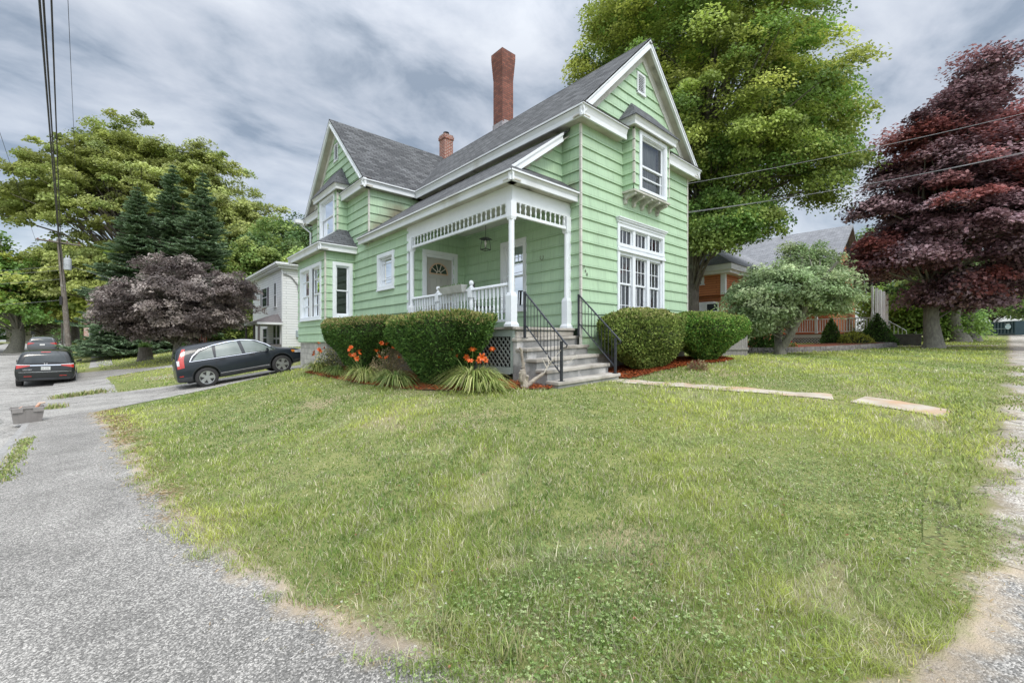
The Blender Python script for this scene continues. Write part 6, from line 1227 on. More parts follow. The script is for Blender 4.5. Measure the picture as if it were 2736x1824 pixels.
text('plate_number','942 CW 6',.085,Matrix.Translation((.015,0,.872))@MR,mat('plate_green',(.05,.12,.07),rough=.6),VN,.002)
text('emblem','H',.13,Matrix.Translation((.055,0,1.085))@MR@Matrix.Scale(1.35,4,(1,0,0)),WL,VN,.004); text('lettering','ODYSSEY',.072,Matrix.Translation((.028,.58,.825))@MR,WL,VN,.002)
# --- silver and dark crossover further up the street
st3=[(0.03,.45,.72,.66,.70,.62),(.05,.40,.86,.90,.98,.76),(.09,.36,.90,1.05,1.14,.74),(.16,.34,.92,1.08,1.42,.71),(.34,.33,.925,1.08,1.62,.69),(.8,.32,.93,1.08,1.69,.64),(2.0,.31,.93,1.06,1.70,.63),(2.6,.31,.93,1.05,1.64,.62),(3.0,.31,.925,1.04,1.46,.64),(3.4,.32,.92,1.03,1.15,.74),(4.0,.34,.89,.98,1.06,.74),(4.4,.38,.80,.82,.94,.64),(4.58,.46,.62,.62,.72,.5)]
def suv(name,label,paint,roofp,p,hd_,dz=-.085,g='cars parked beyond the minivan'):
    t,b=car(name,label,'car',paint,st3,(.92,3.6),.93,(p.x,p.y,t1(p.x,p.y)+dz),hd_,group=g)
    decal('rear_window',[(-.66,1.13),(.66,1.13)],[(-.54,1.52),(.54,1.52)],'rear',b,CGLASS,t,m=6)
    for s in (-1,1): decal('tail_light',[(s*.52,1.02),(s*.88,.92)],[(s*.45,1.07),(s*.88,1.12)],'rear',b,RED,t,off=.016,m=3,n=10); decal('side_window',[(.45,1.12),(3.15,1.09)],[(.55,1.42),(1.4,1.58),(2.4,1.55),(3.15,1.13)],'side',b,CGLASS,t,side=s,n=30)
    for s in (-1,1): m=MB(); m.hexa([(2.95,s*.9,1.06),(3.05,s*.9,1.06),(3.05,s*1.12,1.08),(2.97,s*1.12,1.08)],[(2.95,s*.9,1.14),(3.05,s*.9,1.14),(3.05,s*1.12,1.22),(2.97,s*1.12,1.22)]); m.build('wing_mirror',paint,t,bevel=.02)
    decal('licence_plate',[(-.15,.86),(.15,.86)],[(-.15,.99),(.15,.99)],'rear',b,MATS['plate_white'],t,off=.02,m=1,n=5)
    if roofp:
        m=MB()
        for s in (-1,1): m.tube([(.5,s*.60,1.68),(.9,s*.61,1.735),(2.3,s*.60,1.74),(2.6,s*.59,1.69)],.022,6)
        m.build('roof_rail',roofp,t)
    return t
PGR=mat('dark_grey_paint',(.06,.065,.07),rough=.22,coat=1.0)
suv('parked_car','dark grey crossover with pale roof rails, parked ahead of the black minivan',PGR,mat('silver_paint',(.5,.52,.55),rough=.3,metal=.6),at(113,912,37.5),hd)
suv('parked_car','black vehicle with a red tail light half hidden by the low spruce branches',PBLK,None,at(289,912,50),hd+R(20),dz=0)
suv('parked_car','dark green vehicle parked far away beyond the thick maple trunk',mat('green_paint',(.03,.07,.05),rough=.3,coat=.8),None,at(62,912,85),hd+R(85),dz=.02)
suv('parked_car','white car far along the front street beyond the dumpster',mat('white_paint',(.7,.7,.7),rough=.3,coat=.8),None,at(2718,880,92),R(160),dz=.1)
# --- tote
tb=thing('storage_tote','taupe grey plastic tote holding scraps, standing in the street by the kerb','bin',(-9.52,9.72,t1(-9.52,9.72)+.0),R(10))
TOT=mat('taupe_plastic',(.25,.235,.22),(.21,.195,.185),scale=4,rough=.5); 
m=MB(); a,b2=.23,.15; c_,d_=.275,.19
for (x0,y0_,x1_,y1_) in ((-1,-1,1,-1),(1,-1,1,1),(1,1,-1,1),(-1,1,-1,-1)):
    m.face((x0*a,y0_*b2,0),(x1_*a,y1_*b2,0),(x1_*c_,y1_*d_,.37),(x0*c_,y0_*d_,.37)); m.face((x1_*(a-.01),y1_*(b2-.01),.01),(x0*(a-.01),y0_*(b2-.01),.01),(x0*(c_-.01),y0_*(d_-.01),.37),(x1_*(c_-.01),y1_*(d_-.01),.37))
m.face((-a,-b2,0),(-a,b2,0),(a,b2,0),(a,-b2,0))
for k in (-1,0,1):
    if k: m.hexa([(k*.10-.05,-b2-.006,.02),(k*.10+.05,-b2-.006,.02),(k*.10+.06,-d_-.004,.30),(k*.10-.06,-d_-.004,.30)],[(k*.10-.05,-b2+.004,.02),(k*.10+.05,-b2+.004,.02),(k*.10+.06,-d_+.004,.30),(k*.10-.06,-d_+.004,.30)])
m.build('tub',TOT,tb)
m=MB(); e=.022
m.box(-c_-e,-d_-e,.355,c_+e,-d_,.385); m.box(-c_-e,d_,.355,c_+e,d_+e,.385); m.box(-c_-e,-d_,.355,-c_,d_,.385); m.box(c_,-d_,.355,c_+e,d_,.385)
for s in (-1,1): m.box(s*.17-.09,-d_-e-.012,.27,s*.17+.09,-d_-.001,.372)
m.build('rim',TOT,tb,bevel=.004)
m=MB(); m.box(-.25,-.17,.30,.25,.17,.315); m.build('contents',mat('scrap_paper',(.30,.27,.24),(.10,.10,.12),scale=9,rough=.9),tb)
m=MB(); m.tube([(.12,.0,.31),(.20,.05,.44),(.30,.10,.45)],[.03,.035,.02],7); m.face((-.2,-.1,.33),(-.1,-.12,.40),(-.08,0,.42),(-.18,.02,.34)); m.face((.0,-.1,.33),(.09,-.1,.42),(.1,.0,.41),(.02,.02,.33)); m.build('scraps',mat('pale_scrap',(.62,.55,.45),(.5,.2,.1),scale=7,rough=.8),tb)
# ================= pole, wires, signs
POLEM=mat('weathered_pole',(.20,.17,.14),(.11,.095,.08),scale=5,rough=.95,bump=.6,stretch=(4,4,.5),c3=(.30,.28,.25),s3=2,t3=(.55,.7))
pb_=at(187,912,33.5); pb_.z=t1(pb_.x,pb_.y); ptop=at(157,638,33.5)
up=thing('utility_pole','weathered wooden utility pole leaning left, with crossarm and grey transformer','pole',pb_)
m=MB(); tpv=ptop-pb_; m.tube([(0,0,-.3),tuple(tpv*.5),tuple(tpv)],[.20,.16,.12],12); m.build('pole',POLEM,up)
m=MB(); ca=at(104,654,33.5*1.0)-pb_; ca=tpv*.965; dX=Vector((1,.06,0)); m.tube([tuple(ca-dX*1.22+Vector((0,-.15,.08))),tuple(ca+dX*1.22+Vector((0,-.15,-.05)))],.065,4); m.build('crossarm',POLEM,up)
m=MB()
for k in (-1.1,-.5,.45,1.1): q=ca+dX*k+Vector((0,-.15,.06)); m.lathe([(.03,0),(.05,.04),(.035,.06),(.05,.10),(.03,.14)],tuple(q),8)
m.build('insulators',mat('brown_porcelain',(.16,.05,.04),rough=.3),up)
m=MB(); q=tpv*.79+Vector((.36,-.1,0)); m.lathe([(.20,-.45),(.23,-.42),(.23,.40),(.20,.46),(.08,.50)],tuple(q),16); m.lathe([(.035,.5),(.05,.56),(.035,.60),(.045,.66),(.02,.7)],(q.x+.08,q.y,q.z),8); m.lathe([(.035,.5),(.05,.56),(.035,.60),(.045,.66),(.02,.7)],(q.x-.08,q.y,q.z),8); m.build('transformer',mat('transformer_grey',(.42,.44,.46),(.36,.38,.40),scale=4,rough=.5),up)
m=MB(); q=tpv*.50; m.box(q.x-.25,q.y-.25,q.z-.5,q.x-.10,q.y-.05,q.z+.15); m.build('splice_box',BLK,up)
WIRE=mat('cable_black',(.03,.025,.03),rough=.6); WIREG=mat('wire_grey',(.16,.16,.17),rough=.6)
def wire(label,A,B,r,sag,ext=1.25,mt=WIRE,n=28,g='overhead lines along the street'):
    A=Vector(A); B=Vector(B); C=A+(B-A)*ext; P=[]
    for k in range(n+1): s=k/n; q=A+(C-A)*s; q.z-=sag*4*s*(1-s); P.append(tuple(q-A))
    m=MB(); m.tube(P,r,5,False); o=m.build('overhead_wire',mt); o.location=A; tag(o,label,'wire',g); return o
aT=ptop
wire('thick black cable, leftmost of the three running up the sky from the pole',pb_+tpv*.56,at(104,-90,5.4),.014,.5)
wire('thick black cable, middle one of the three running up the sky from the pole',pb_+tpv*.62,at(114,-90,5.8),.014,.45)
wire('thick black cable, rightmost of the three running up the sky from the pole',pb_+tpv*.66,at(136,-90,6.2),.013,.4)
wire('thin single line right of the three thick cables',pb_+ca+dX*1.1,at(180,-60,9.4),.006,.3)
wire('thin line crossing the upper left sky corner',at(170,900,90)+Vector((0,0,3)),at(-30,260,16),.008,.2,ext=1.1)
for i,(v,b3) in enumerate(((722,735),(733,756),(757,768),(813,810))): wire(['uppermost','second','third','lowest'][i]+' of the four thin wires crossing in front of the dark left maple',at(-60,v+4,38),at(110,v-8,36),.014,.05,ext=1.3,mt=WIREG)
wire('thin service wire from the pole toward the purple plum tree',pb_+tpv*.80,at(300,742,31),.012,.1,ext=1.6,mt=WIREG)
wire('upper service wire running from the green house across the two right trees',(5.06,4.5,7.0),at(2760,278,14.5),.010,.35,ext=1.3,mt=WIREG)
wire('lower left one of the twisted pair of service wires right of the house',(5.06,2.6,5.9),at(2760,378,14.2),.009,.4,ext=1.3,mt=WIREG)
wire('lower right one of the twisted pair of service wires right of the house',(5.06,2.7,5.84),at(2760,386,14.5),.009,.32,ext=1.3,mt=WIREG)
# second pole with lamp, street sign
b=gz(at(168,912,62)); p2=thing('utility_pole','distant second utility pole with a lamp arm behind the street sign','pole',b); h=at(160,735,62).z-b.z
m=MB(); m.tube([(0,0,-.2),(-.1,0,h)],[.17,.12],8); m.build('pole',POLEM,p2); q=at(150,844,62)-b; m=MB(); m.tube([(0,0,q.z),tuple(q*.6+Vector((0,0,q.z*.4+.15))),tuple(q)],.035,5); m.lathe([(.05,-.05),(.22,-.03),(.18,.06),(.04,.10)],tuple(q),10); m.build('lamp_arm',mat('pale_metal',(.6,.6,.6),rough=.5),p2)
b=gz(at(171,912,54)); s1=at(158.5,856,54); sg=thing('street_sign','green street name sign on a thin post left of the leaning pole','street sign',b)
m=MB(); m.tube([(0,0,0),(0,0,s1.z-b.z+.25)],.03,6); m.build('post',CHROME,sg)
rgt=Vector((S_,-C_,0)); q=s1-b
m=MB(); w=.56; hh=.19; nrm_=Vector((-C_,-S_,0))
m.hexa([tuple(q-rgt*w+Vector((0,0,-hh))+nrm_*e) for e in (0,)]+[tuple(q+rgt*w+Vector((0,0,-hh)))]+[tuple(q+rgt*w+Vector((0,0,-hh))+nrm_*.02)]+[tuple(q-rgt*w+Vector((0,0,-hh))+nrm_*.02)],[tuple(q-rgt*w+Vector((0,0,hh))),tuple(q+rgt*w+Vector((0,0,hh))),tuple(q+rgt*w+Vector((0,0,hh))+nrm_*.02),tuple(q-rgt*w+Vector((0,0,hh))+nrm_*.02)]); m.build('sign_plate',mat('sign_green',(.0,.30,.17),rough=.5),sg)
MS=Matrix.Translation(q+nrm_*.03)@Matrix(((rgt.x,0,-rgt.y if False else nrm_.x,0),(rgt.y,0,nrm_.y,0),(0,1,0,0),(0,0,0,1)))
text('sign_lettering','Herbert',.30,MS,mat('sign_white',(.75,.78,.76),rough=.5),sg,.004)
# ================= neighbour houses
CLAP=brickmat('white_clapboard',(.70,.71,.71),(.74,.75,.75),(.40,.41,.42),3.2,.165,.012,rough=.6,bump=.8,var=.08,ns=1.5,dist=.02)
OCLAP=brickmat('orange_brown_clapboard',(.42,.145,.055),(.46,.165,.065),(.18,.06,.025),3.4,.12,.012,rough=.7,bump=.8,var=.2,ns=2,dist=.02)
GSH=brickmat('pale_grey_shingles',(.20,.205,.22),(.27,.275,.29),(.12,.12,.13),.35,.16,.008,rough=.9,bump=.6,var=.3,ns=3,dist=.01)
SHUT=mat('grey_shutter',(.10,.09,.10),rough=.7); WT=mat('neighbour_white_trim',(.68,.69,.70),(.60,.61,.62),scale=3,rough=.6); GRS=mat('grey_brown_shingle',(.17,.15,.15),(.11,.10,.10),scale=12,rough=.9)
c0=at(755,912,28); wx,wy=c0.x,c0.y; wh=thing('white_house','white two storey clapboard house with a flat roof and small hipped entry porch','house')
yl,_=onX(676,800,wx); gzv=t1(wx,wy)-.3; ztop=onX(755,717,wx)[1]
m=MB(); m.box(wx,wy,gzv,wx+6,yl,ztop); m.build('wall',CLAP,wh)
m=MB(); z1=ztop
m.box(wx-.30,wy-.30,z1,wx+6.3,yl+.3,z1+.12); m.box(wx-.42,wy-.42,z1+.12,wx+6.4,yl+.4,z1+.20); m.box(wx-.50,wy-.50,z1+.20,wx+6.5,yl+.5,z1+.34); m.box(wx-.06,wy-.06,gzv,wx-.0,wy+.10,z1); m.build('cornice',WT,wh)
def nwin(par,x,u0,u1,v0,v1,shut=(),axis='x',casing=.07,mt=CGLASS,name='window'):
    """window on the plane x=const seen between survey angles"""
    ya,za=(onX if axis=='x' else onY)(u0,v1,x); yb,zb=(onX if axis=='x' else onY)(u1,v0,x); a,b_=min(ya,yb),max(ya,yb); lo=za; hi=zb
    m=MB(); g=MB(); 
    def bb(mm,p0,p1,q0,q1,e0,e1):
        if axis=='x': mm.box(x-e1,p0,q0,x-e0,p1,q1)
        else: mm.box(p0,x-e1,q0,p1,x-e0,q1)
    bb(m,a,b_,hi,hi+casing,0,.04); bb(m,a-casing,a,lo,hi+casing,0,.04); bb(m,b_,b_+casing,lo,hi+casing,0,.04); bb(m,a-casing*1.3,b_+casing*1.3,lo-.06,lo,0,.07); bb(m,a,b_,(lo+hi)/2-.025,(lo+hi)/2+.025,.0,.035)
    w=m.build(name,WT,par); bb(g,a,b_,lo,hi,-.02,.012); g.build('pane',mt,w)
    for s in shut:
        q=MB(); 
        if s<0: bb(q,a-casing-.42,a-casing-.02,lo,hi,.0,.03)
        else: bb(q,b_+casing+.02,b_+casing+.42,lo,hi,.0,.03)
        q.build('shutter',SHUT,w)
    return w
nwin(wh,wx,701,714,769,821,shut=(-1,1)); nwin(wh,wx,733,738.5,756,820,shut=()); nwin(wh,wx,703,714,878,925); 
ya,za=onX(731,936,wx); yb,zb=onX(751,868,wx); m=MB(); m.box(wx-.05,min(ya,yb),za-.2,wx,max(ya,yb),zb+.1); dd_=m.build('double_door',WT,wh)
m=MB(); ym=(ya+yb)/2; w_=abs(ya-yb)/2
for s in (-1,1): m.box(wx-.06,ym+s*w_*.5-w_*.30,za+.25,wx-.045,ym+s*w_*.5+w_*.30,(za+zb)/2-.1); m.box(wx-.06,ym+s*w_*.5-w_*.30,(za+zb)/2+.05,wx-.045,ym+s*w_*.5+w_*.30,zb)
m.build('door_glass',CGLASS,dd_)
# entry porch
px=wx-1.5; y0,ze=onX(764,853,px); y1,_=onX(656,862,px); y0,y1=min(y0,y1),max(y0,y1); ze=onX(740,858,px)[1]
y0=wy-.15; y1=wy+4.2
m=MB(); hip(m,px-.0,wx,y0,y1,ze+.14,.42,(.9,.9)); m.build('entry_porch_roof',GRS,wh); m=MB(); m.box(px,y0,ze,wx,y1,ze+.135); m.build('entry_porch_fascia',WT,wh)
gq=t1(px,wy+1)
m=MB()
for yy_ in (y0+.15,y0+1.55,y1-.15): m.box(px+.08,yy_-.06,gq-.2,px+.2,yy_+.06,ze)
m.box(px+.1,y0+.15,gq+.0,wx,y1-.15,gq+.35); m.build('entry_porch_post',mat('dark_post',(.12,.11,.11),rough=.7),wh)
# conduit and meters
m=MB(); cx1,cz1=onY(756,724,wy-.04); pts=[(wx+.05,wy-.05,z1-.35),(wx+.5,wy-.05,z1-.5),(wx+.9,wy-.05,z1-1.0),(wx+1.0,wy-.05,z1-1.7),(wx+1.0,wy-.05,gzv+1.2)]; m.tube(pts,.045,6); m.build('conduit',mat('conduit_grey',(.25,.25,.25),rough=.6),wh)
m=MB(); m.box(wx+.8,wy-.18,gzv+1.0,wx+2.2,wy-.0,gzv+1.45); mm_=m.build('meter_box',mat('blue_grey_box',(.30,.36,.38),rough=.5),wh)
m=MB()
for k in (1.2,1.7): m.lathe([(.13,0),(.13,.08),(.10,.12)],(wx+k,wy-.18,gzv+1.22),14,Matrix.Rotation(R(90),3,'X'))
m.build('meter',mat('meter_dial',(.5,.48,.40),rough=.3),mm_)
rebase(wh,(wx+3,(wy+yl)/2,t1(wx,wy)))
# cottage behind the plum, with fence and flag
q=at(500,912,44); ct=thing('white_cottage','low white clapboard cottage mostly hidden behind the purple plum tree','house',(q.x,q.y,t1(q.x,q.y)-.2))
m=MB(); m.box(-3,0,0,5,7,2.9); m.build('wall',CLAP,ct); m=MB(); m.hexa([(-3.4,-.4,2.9),(5.4,-.4,2.9),(5.4,7.4,2.9),(-3.4,7.4,2.9)],[(-3.4,3.3,5.0),(5.4,3.3,5.0),(5.4,3.7,5.0),(-3.4,3.7,5.0)]); m.build('roof',GRS,ct)
for k in (-1.8,1.0): m=MB(); m.box(k,-.05,1.1,k+1.0,.0,2.3); m.build('window',SHUT,ct)
m=MB(); m.box(-3.01,-.03,0,5,.0,.5); m.build('brick_base',BRICK,ct)
m=MB()
for k in range(22): m.box(-2+.16*k,-.0,0,-1.92+.16*k,.03,.85)
m.box(-2,.03,.25,1.5,.06,.32); m.box(-2,.03,.6,1.5,.06,.67); fz_=m.build('picket_fence',WT); q2=at(505,912,39); fz_.location=(q2.x,q2.y,t1(q2.x,q2.y)); tag(fz_,'short white picket fence glimpsed under the plum tree','fence')
q=at(553,912,29); fl=thing('flag','small red and white striped flag on a thin slanting stick behind the dark car roof','flag',(q.x,q.y,t1(q.x,q.y)))
hq=at(548,905,29).z-fl.location.z
m=MB(); m.tube([(0,0,0),(.05,0,hq+.35)],.018,5); m.build('stick',POLEM,fl)
RD=mat('flag_red',(.5,.03,.04),rough=.8); WH=mat('flag_white',(.7,.7,.68),rough=.8)
for mt_,par_ in ((RD,0),(WH,1)):
    m=MB()
    for k in range(9):
        if k%2!=par_: continue
        x0=-.02-.045*k
        for j in range(4): z_0=hq+.33-.15*j; m.face((x0,.02*math.sin(j*2+k),z_0),(x0-.045,.02*math.sin(j*2+k+1),z_0-.01),(x0-.045+.0,.02*math.sin(j*2+k+3),z_0-.16),(x0,.02*math.sin(j*2+k+2),z_0-.15))
    m.build('red_stripes' if par_==0 else 'white_stripes',mt_,fl)
# far houses up the street
BEI=mat('beige_wall',(.48,.44,.34),(.42,.38,.30),scale=2,rough=.8)
def farhouse(label,u,d,w,dp,h,rh,wallm,roofm,rz,wins=2,z=0):
    q=at(u,912,d); t=thing('far_house',label,'house',(q.x,q.y,t1(q.x,q.y)-.2+z),rz,group='houses at the far end of the street')
    m=MB(); m.box(-w/2,-dp/2,0,w/2,dp/2,h); m.build('wall',wallm,t); m=MB(); m.hexa([(-w/2-.3,-dp/2-.3,h),(w/2+.3,-dp/2-.3,h),(w/2+.3,dp/2+.3,h),(-w/2-.3,dp/2+.3,h)],[(-w/2-.3,-.05,h+rh),(w/2+.3,-.05,h+rh),(w/2+.3,.05,h+rh),(-w/2-.3,.05,h+rh)]); m.build('roof',roofm,t)
    for k in range(wins):
        x=-w/2+w*(k+.6)/(wins+.2); m=MB(); m.box(x-.45,-dp/2-.04,h*.35,x+.45,-dp/2,h*.8); f=m.build('window',WT,t); m=MB(); m.box(x-.36,-dp/2-.06,h*.38,x+.36,-dp/2-.041,h*.77); m.build('pane',CGLASS,f)
    return t
ang=R(-41)
farhouse('beige far house with one dark window, between the leaning pole and the parked crossover',172,95,11,8,3.2,2.4,BEI,GRS,ang)
t=farhouse('beige far house with a small green porch roof above the parked crossover',112,84,7,6,4.0,2.4,BEI,GRS,ang)
m=MB(); m.hexa([(-1.6,-4.6,2.9),(1.6,-4.6,2.9),(1.6,-3,3.4),(-1.6,-3,3.4)],[(-1.5,-4.5,3.0),(1.5,-4.5,3.0),(1.5,-3,3.9),(-1.5,-3,3.9)]); m.build('porch_canopy',mat('canopy_green',(.10,.42,.32),rough=.6),t)
farhouse('small red and white far building behind the black vehicle',297,78,5,5,3.8,1.5,mat('red_wall',(.40,.12,.08),(.5,.45,.4),scale=1.2,rough=.8),GRS,ang)
# ---- orange brown house on the right
bh=thing('orange_house','orange brown clapboard house with grey roofs and a white railed porch','house')
xf=at(2331,888,25).x; 
yR,zfl=onX(2331,888,xf); yL,_=onX(2050,888,xf); gzz=t1(xf,yR)-.3
XB=xf+2.3; yE=yL+1.0
# main roof slope faces the lawn
zr2=onX(2262,603,XB+4)[1]; yr2=onX(2270,603,XB+4)[0]; zev=zfl+2.75; yW=yr2+.35
m=MB(); m.box(XB,yW,gzz,XB+8,yR+22,zfl+3.0); m.build('wall',OCLAP,bh)
m=MB(); m.hexa([(xf-.5,yr2-.2,zev),(XB+4,yr2-.2,zr2-.15),(XB+4,yR+23,zr2-.15),(xf-.5,yR+23,zev)],[(xf-.5,yr2-.2,zev+.15),(XB+4,yr2-.2,zr2),(XB+4,yR+23,zr2),(xf-.5,yR+23,zev+.15)]); m.hexa([(XB+4,yr2-.2,zr2-.15),(XB+9.5,yr2-.2,zev),(XB+9.5,yR+23,zev),(XB+4,yR+23,zr2-.15)],[(XB+4,yr2-.2,zr2),(XB+9.5,yr2-.2,zev+.15),(XB+9.5,yR+23,zev+.15),(XB+4,yR+23,zr2)]); m.build('roof',GSH,bh)
m=MB(); m.box(xf-.56,yr2-.25,zev-.22,xf-.40,yR+23,zev+.12); m.box(xf-.4,yr2-.25,zev-.25,xf+.2,yR+23,zev-.22); m.build('cornice',WT,bh)
m=MB(); zg=zfl+3
m.hexa([(XB,yW+.02,zg),(XB+8,yW+.02,zg),(XB+8,yW+.1,zg),(XB,yW+.1,zg)],[(XB+3.9,yW+.02,zr2-.3),(XB+4.1,yW+.02,zr2-.3),(XB+4.1,yW+.1,zr2-.3),(XB+3.9,yW+.1,zr2-.3)]); m.build('gable_wall',OCLAP,bh)
# projecting wing nearer on the left
xw=at(1925,800,22.5).x; yc,zt=onX(1925,748,xw); ywl=yc+9; ztw=onX(1925,735,xw)[1]; zb_=onX(1925,789,xw)[1]
m=MB(); m.box(xw,yc,gzz,XB+1,ywl,zb_-.0); m.box(xw-.35,yc-.35,zb_+.002,XB+1,ywl,ztw); m.build('wall',OCLAP,bh)
m=MB(); m.box(xw-.75,yc-.75,ztw,XB+1,ywl+.3,ztw+.14); m.box(xw-.9,yc-.9,ztw+.14,XB+1,ywl+.4,ztw+.42); m.box(xw-.38,yc-.38,zb_,xw-.30,yc-.16,ztw); m.box(xw-.30,yc-.38,zb_,xw-.16,yc-.351,ztw); m.build('cornice',WT,bh)
m=MB(); hz=3.0; m.hexa([(xw-.95,yc-.95,ztw+.421),(XB+5,yc-.95,ztw+.421),(XB+5,ywl+1,ztw+.421),(xw-.95,ywl+1,ztw+.421)],[(xw+3.0,yc+3.0,ztw+hz),(XB+5,yc+3.0,ztw+hz),(XB+5,ywl-2,ztw+hz),(xw+3.0,ywl-2,ztw+hz)]); m.build('roof',GSH,bh)
m=MB(); zl=onX(1925,806,xw)[1]; za2=onX(1925,845,xw)[1]; m.box(xw-.45,yc+.15,zl-2.3,xw+.0,yc+5.2,zl); m.build('bay_front',WT,bh)
for (a,b,c,d2) in ((1851,1869,815,845),(1889,1917,811,845)): nwin(bh,xw-.45,a,b,c,d2+6)
nwin(bh,xw-.35,1848,1874,748,762,casing=.15)
# porch
m=MB(); m.box(xf-.02,yR-.1,zfl-.30,xf+.06,yL+3,zfl-.08); m.box(xf-.02,yR-.1,zfl-.30,XB+6,yR-.02,zfl-.08); m.build('porch_skirt',WT,bh)
m=MB(); m.box(xf-.05,yR-.12,zfl-.08,XB+8,yL+3,zfl-.02); m.build('porch_floor',mat('red_brown_floor',(.25,.08,.05),rough=.7),bh)
m=MB(); z_a,z_b=gzz+.35,zfl-.32
for i in range(60):
    for s in (1,-1):
        y=yR+i*.16; dz=z_b-z_a; e=.0 if s>0 else .012
        ya_,yb_=(y,y+dz) if s>0 else (y+dz,y); 
        if max(ya_,yb_)>yL+3: continue
        m.hexa([(xf+e,ya_-.025,z_a),(xf+e,ya_+.025,z_a),(xf+e+.01,ya_+.025,z_a),(xf+e+.01,ya_-.025,z_a)],[(xf+e,yb_-.025,z_b),(xf+e,yb_+.025,z_b),(xf+e+.01,yb_+.025,z_b),(xf+e+.01,yb_-.025,z_b)])
m.build('lattice',WT,bh); m=MB(); m.box(xf+.3,yR+.2,gzz-.2,xf+.34,yL+3,z_b); m.build('crawl_space_shade',DARK,bh)  # near-black sheet imitates the darkness under the porch
m=MB(); m.box(xf-.03,yR,zfl+.84,xf+.05,yL+3,zfl+.90); m.box(xf-.02,yR,zfl+.06,xf+.04,yL+3,zfl+.11)
y=yR+.12
while y<yL+3: m.box(xf-.012,y-.022,zfl+.11,xf+.022,y+.022,zfl+.84); y+=.135
m.build('porch_railing',WT,bh)
for y in (yR,yR+2.75,yR+5.6,yR+8.4): m=MB(); m.box(xf-.06,y-.07,zfl-.02,xf+.08,y+.07,zfl+1.05); m.lathe([(.06,1.05),(.075,1.1),(.05,1.3),(.06,1.9),(.06,2.7)],(xf+.01,y,zfl),10); m.build('porch_post',WT,bh)
for k in (1.3,2.6,3.9,5.2): m=MB(); m.box(xf+k-.07,yR-.07,zfl-.02,xf+k+.07,yR+.07,zfl+2.7); m.build('porch_post',WT,bh)
# porch steps facing the front street
m=MB()
for i in range(4): m.box(xf+.25,yR-.12-.32*(i+1),gzz-.1,xf+1.7,yR-.12-.32*i,zfl-.04-.19*(i+1))
m.build('porch_steps',mat('grey_step_concrete',(.22,.21,.19),(.15,.145,.13),scale=4,rough=.9),bh)
m=MB(); ye=yR-1.45; zt1=zfl+.85; zt2=zt1-.78
m.tube([(xf+.2,yR-.05,zt1),(xf+.2,yR-.45,zt1),(xf+.2,ye,zt2),(xf+.2,ye,zfl-1.0)],.022,6); m.tube([(xf+.2,yR-.05,zfl+.1),(xf+.2,ye,zt2-.75)],.015,5)
for k in range(1,8): f=k/8; y=yR-.05+(ye-yR+.05)*f; zt_=zt1 if f<.28 else zt1+(zt2-zt1)*(f-.28)/.72; m.tube([(xf+.2,y,zfl+.1+(zt2-.75-zfl-.1)*f),(xf+.2,y,zt_)],.011,4,False)
m.build('stair_rail',WT,bh)
rebase(bh,(XB+2,yR+8,t1(XB,yR)))
# concrete block beside the steps, retaining wall of split blocks
q=at(2418,912,22.5); t=thing('concrete_block','dark weathered concrete block wall at the right of the neighbour steps','block',(q.x,q.y,t1(q.x,q.y)),R(8))
m=MB(); m.box(-.5,-.6,-.1,.9,.7,.52); m.box(-.55,-.65,.52,.95,.75,.60); m.build('block',mat('dark_concrete',(.15,.14,.12),(.09,.085,.075),scale=5,rough=.95,bump=.4),t,bevel=.02)
rw=thing('retaining_wall','low curved garden wall of grey split blocks below the neighbour lattice','wall')
BLK2=mat('split_block',(.26,.245,.23),(.14,.13,.125),scale=9,rough=.95,bump=.9,bscale=12)
wp=resample([(10.4,.6),(12.5,-.7),(14.7,-1.75),(17.2,-2.6),(19.6,-3.0),(20.6,-2.6),(21.2,-1.6)],44)
m=MB()
for c_ in range(2):
    for i in range(len(wp)-1):
        a=Vector((*wp[i],0)); b=Vector((*wp[i+1],0)); dr_=(b-a).normalized(); off=.13*c_; a2=a+dr_*(.006+off); b2=b-dr_*(.006-off); nn=Vector((-dr_.y,dr_.x,0)); nn=nn if nn.x>0 else -nn; j=.008*math.sin(i*7+c_*3); za=t1(a.x,a.y)-.06+.145*c_
        P=[a2-nn*j,b2-nn*j,b2+nn*.22,a2+nn*.22]; m.hexa([(p.x,p.y,za) for p in P],[(p.x,p.y,za+.139) for p in P])
m.build('blocks',BLK2,rw,bevel=.012)
wpi=[(p[0]+.16,p[1]+.28) for p in wp]; tag(drape('planting_bed',[tuple(p) for p in wp[:40]],[(p[0]+1.2,p[1]+2.2) for p in wp[:40]],.20,MULCH,n=50,m=4),kind='structure')
rebase(rw,(15,-1.5,1.2))
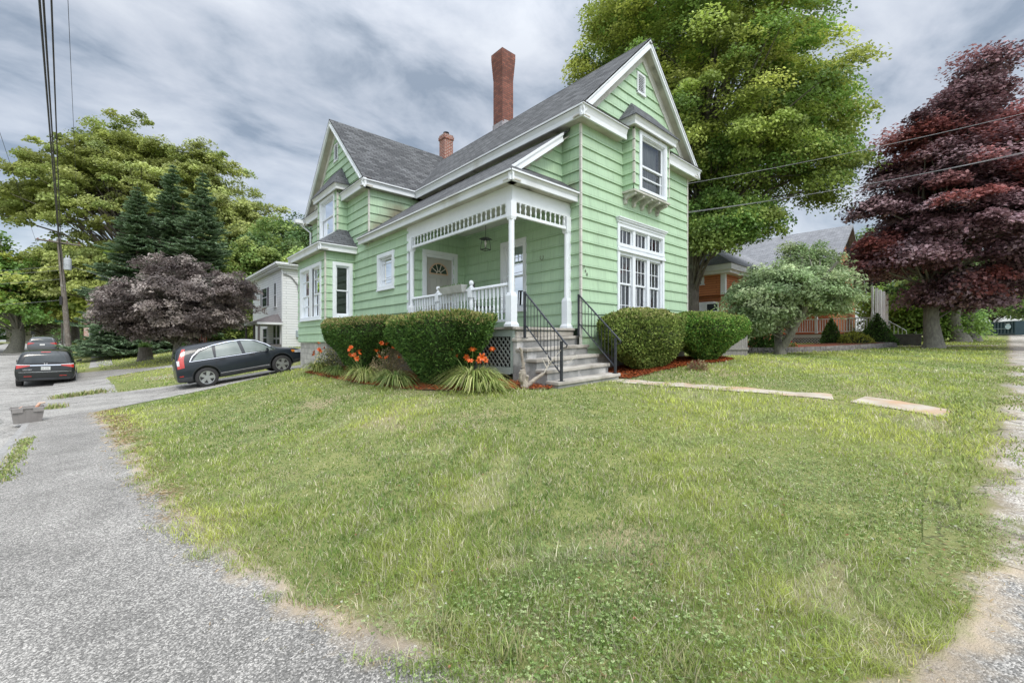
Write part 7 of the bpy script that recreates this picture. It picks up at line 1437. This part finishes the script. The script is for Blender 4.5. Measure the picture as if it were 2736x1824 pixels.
# wooden fence behind the right hedge
fa=at(1996,912,14.2); fb=at(1885,912,13.6); fe=thing('wooden_fence','weathered grey vertical board fence behind the right clipped shrub','fence',(fa.x,fa.y,0))
dv_=(fb-fa); dv_.z=0; L_=dv_.length; dv_.normalize(); nnf=Vector((-dv_.y,dv_.x,0))
m=MB(); k=0; s=0
while s<L_:
    w=.088+.01*math.sin(k*5); p0=dv_*s; p1=dv_*(s+w); zg=t1(fa.x+p0.x,fa.y+p0.y)-.05; h=zg+.80+.012*math.sin(k*3.3); P=[p0,p1,p1+nnf*.018,p0+nnf*.018]; m.hexa([(p.x,p.y,zg) for p in P],[(p.x,p.y,h) for p in P]); s+=w+.006; k+=1
m.build('boards',mat('weathered_boards',(.26,.25,.23),(.17,.16,.15),scale=6,rough=.95,bump=.4,stretch=(6,6,.5)),fe)
m=MB(); zg=t1(fa.x,fa.y); m.hexa([(*(nnf*.02)[:2],zg+.2),(*(dv_*L_+nnf*.02)[:2],zg+.2),(*(dv_*L_+nnf*.06)[:2],zg+.2),(*(nnf*.06)[:2],zg+.2)],[(*(nnf*.02)[:2],zg+.28),(*(dv_*L_+nnf*.02)[:2],zg+.28),(*(dv_*L_+nnf*.06)[:2],zg+.28),(*(nnf*.06)[:2],zg+.28)]); m.build('fence_rail',MATS['weathered_boards'],fe)
# dumpster
qa=at(2612,912,66); qb=at(2713,912,58); zz_=t1(qb.x,qb.y); zbase=at(2700,897,58).z; dm=thing('dumpster','long dark blue green roll off dumpster on the verge at the right','dumpster',(qb.x,qb.y,zbase))
v_=(qa-qb); v_.z=0; Ld=v_.length; v_.normalize(); dm.rotation_euler=(0,0,math.atan2(v_.y,v_.x))
DMP=mat('dumpster_paint',(.012,.035,.05),(.02,.05,.06),scale=1.5,rough=.45); hD=2.05
m=MB(); m.box(0,-2.2,.15,Ld,.0,.28); m.box(0,-.05,.28,Ld,.0,hD); m.box(0,-2.2,.28,Ld,-2.15,hD); m.box(0,-2.15,.28,.05,-.05,hD); m.box(Ld-.05,-2.15,.28,Ld,-.05,hD); 
dside=1
for k in range(int(Ld/.75)): m.box(.35+.75*k,.0,.3,.47+.75*k,.09,hD-.12)
m.box(0,.0,hD-.12,Ld,.10,hD); m.box(0,.0,.28,Ld,.10,.38); m.build('container',DMP,dm)
m=MB(); m.box(1.4,.09,hD*.50,Ld,.11,hD*.50+.05); m.build('pale_stripe',mat('pale_stripe',(.35,.42,.42),rough=.6),dm)
m=MB(); m.lathe([(.01,0),(.62,.001),(.62,.02),(.01,.021)],(1.25,.12,hD*.62),20,Matrix.Rotation(R(-90),3,'X')@Matrix.Scale(.55,3,(0,1,0))); m.build('round_logo',mat('logo_blue',(.25,.50,.62),(.6,.65,.68),scale=6,rough=.5),dm)
m=MB(); 
for z_,w_ in ((.82,.45),(.70,.6),(.60,.55),(.50,.4)): m.box(1.25-w_,.142,hD*z_-.03,1.25+w_,.15,hD*z_+.03)
m.build('logo_bars',mat('logo_white',(.7,.72,.72),rough=.5),dm)
# fire hydrant
q=at(2731,912,60); hy=thing('fire_hydrant','tiny red fire hydrant at the right edge beyond the dumpster','hydrant',(q.x,q.y,at(2731,891,60).z))
m=MB(); m.lathe([(.20,0),(.20,.08),(.13,.10),(.13,.55),(.18,.56),(.18,.62),(.12,.74),(.04,.80)],(0,0,0),12); m.build('barrel',mat('hydrant_red',(.5,.03,.03),rough=.5),hy); m=MB(); m.tube([(-.22,0,.42),(.22,0,.42)],.06,8); m.build('outlets',mat('hydrant_pale',(.6,.55,.5),rough=.5),hy)
# ================= give each thing in one group a category check
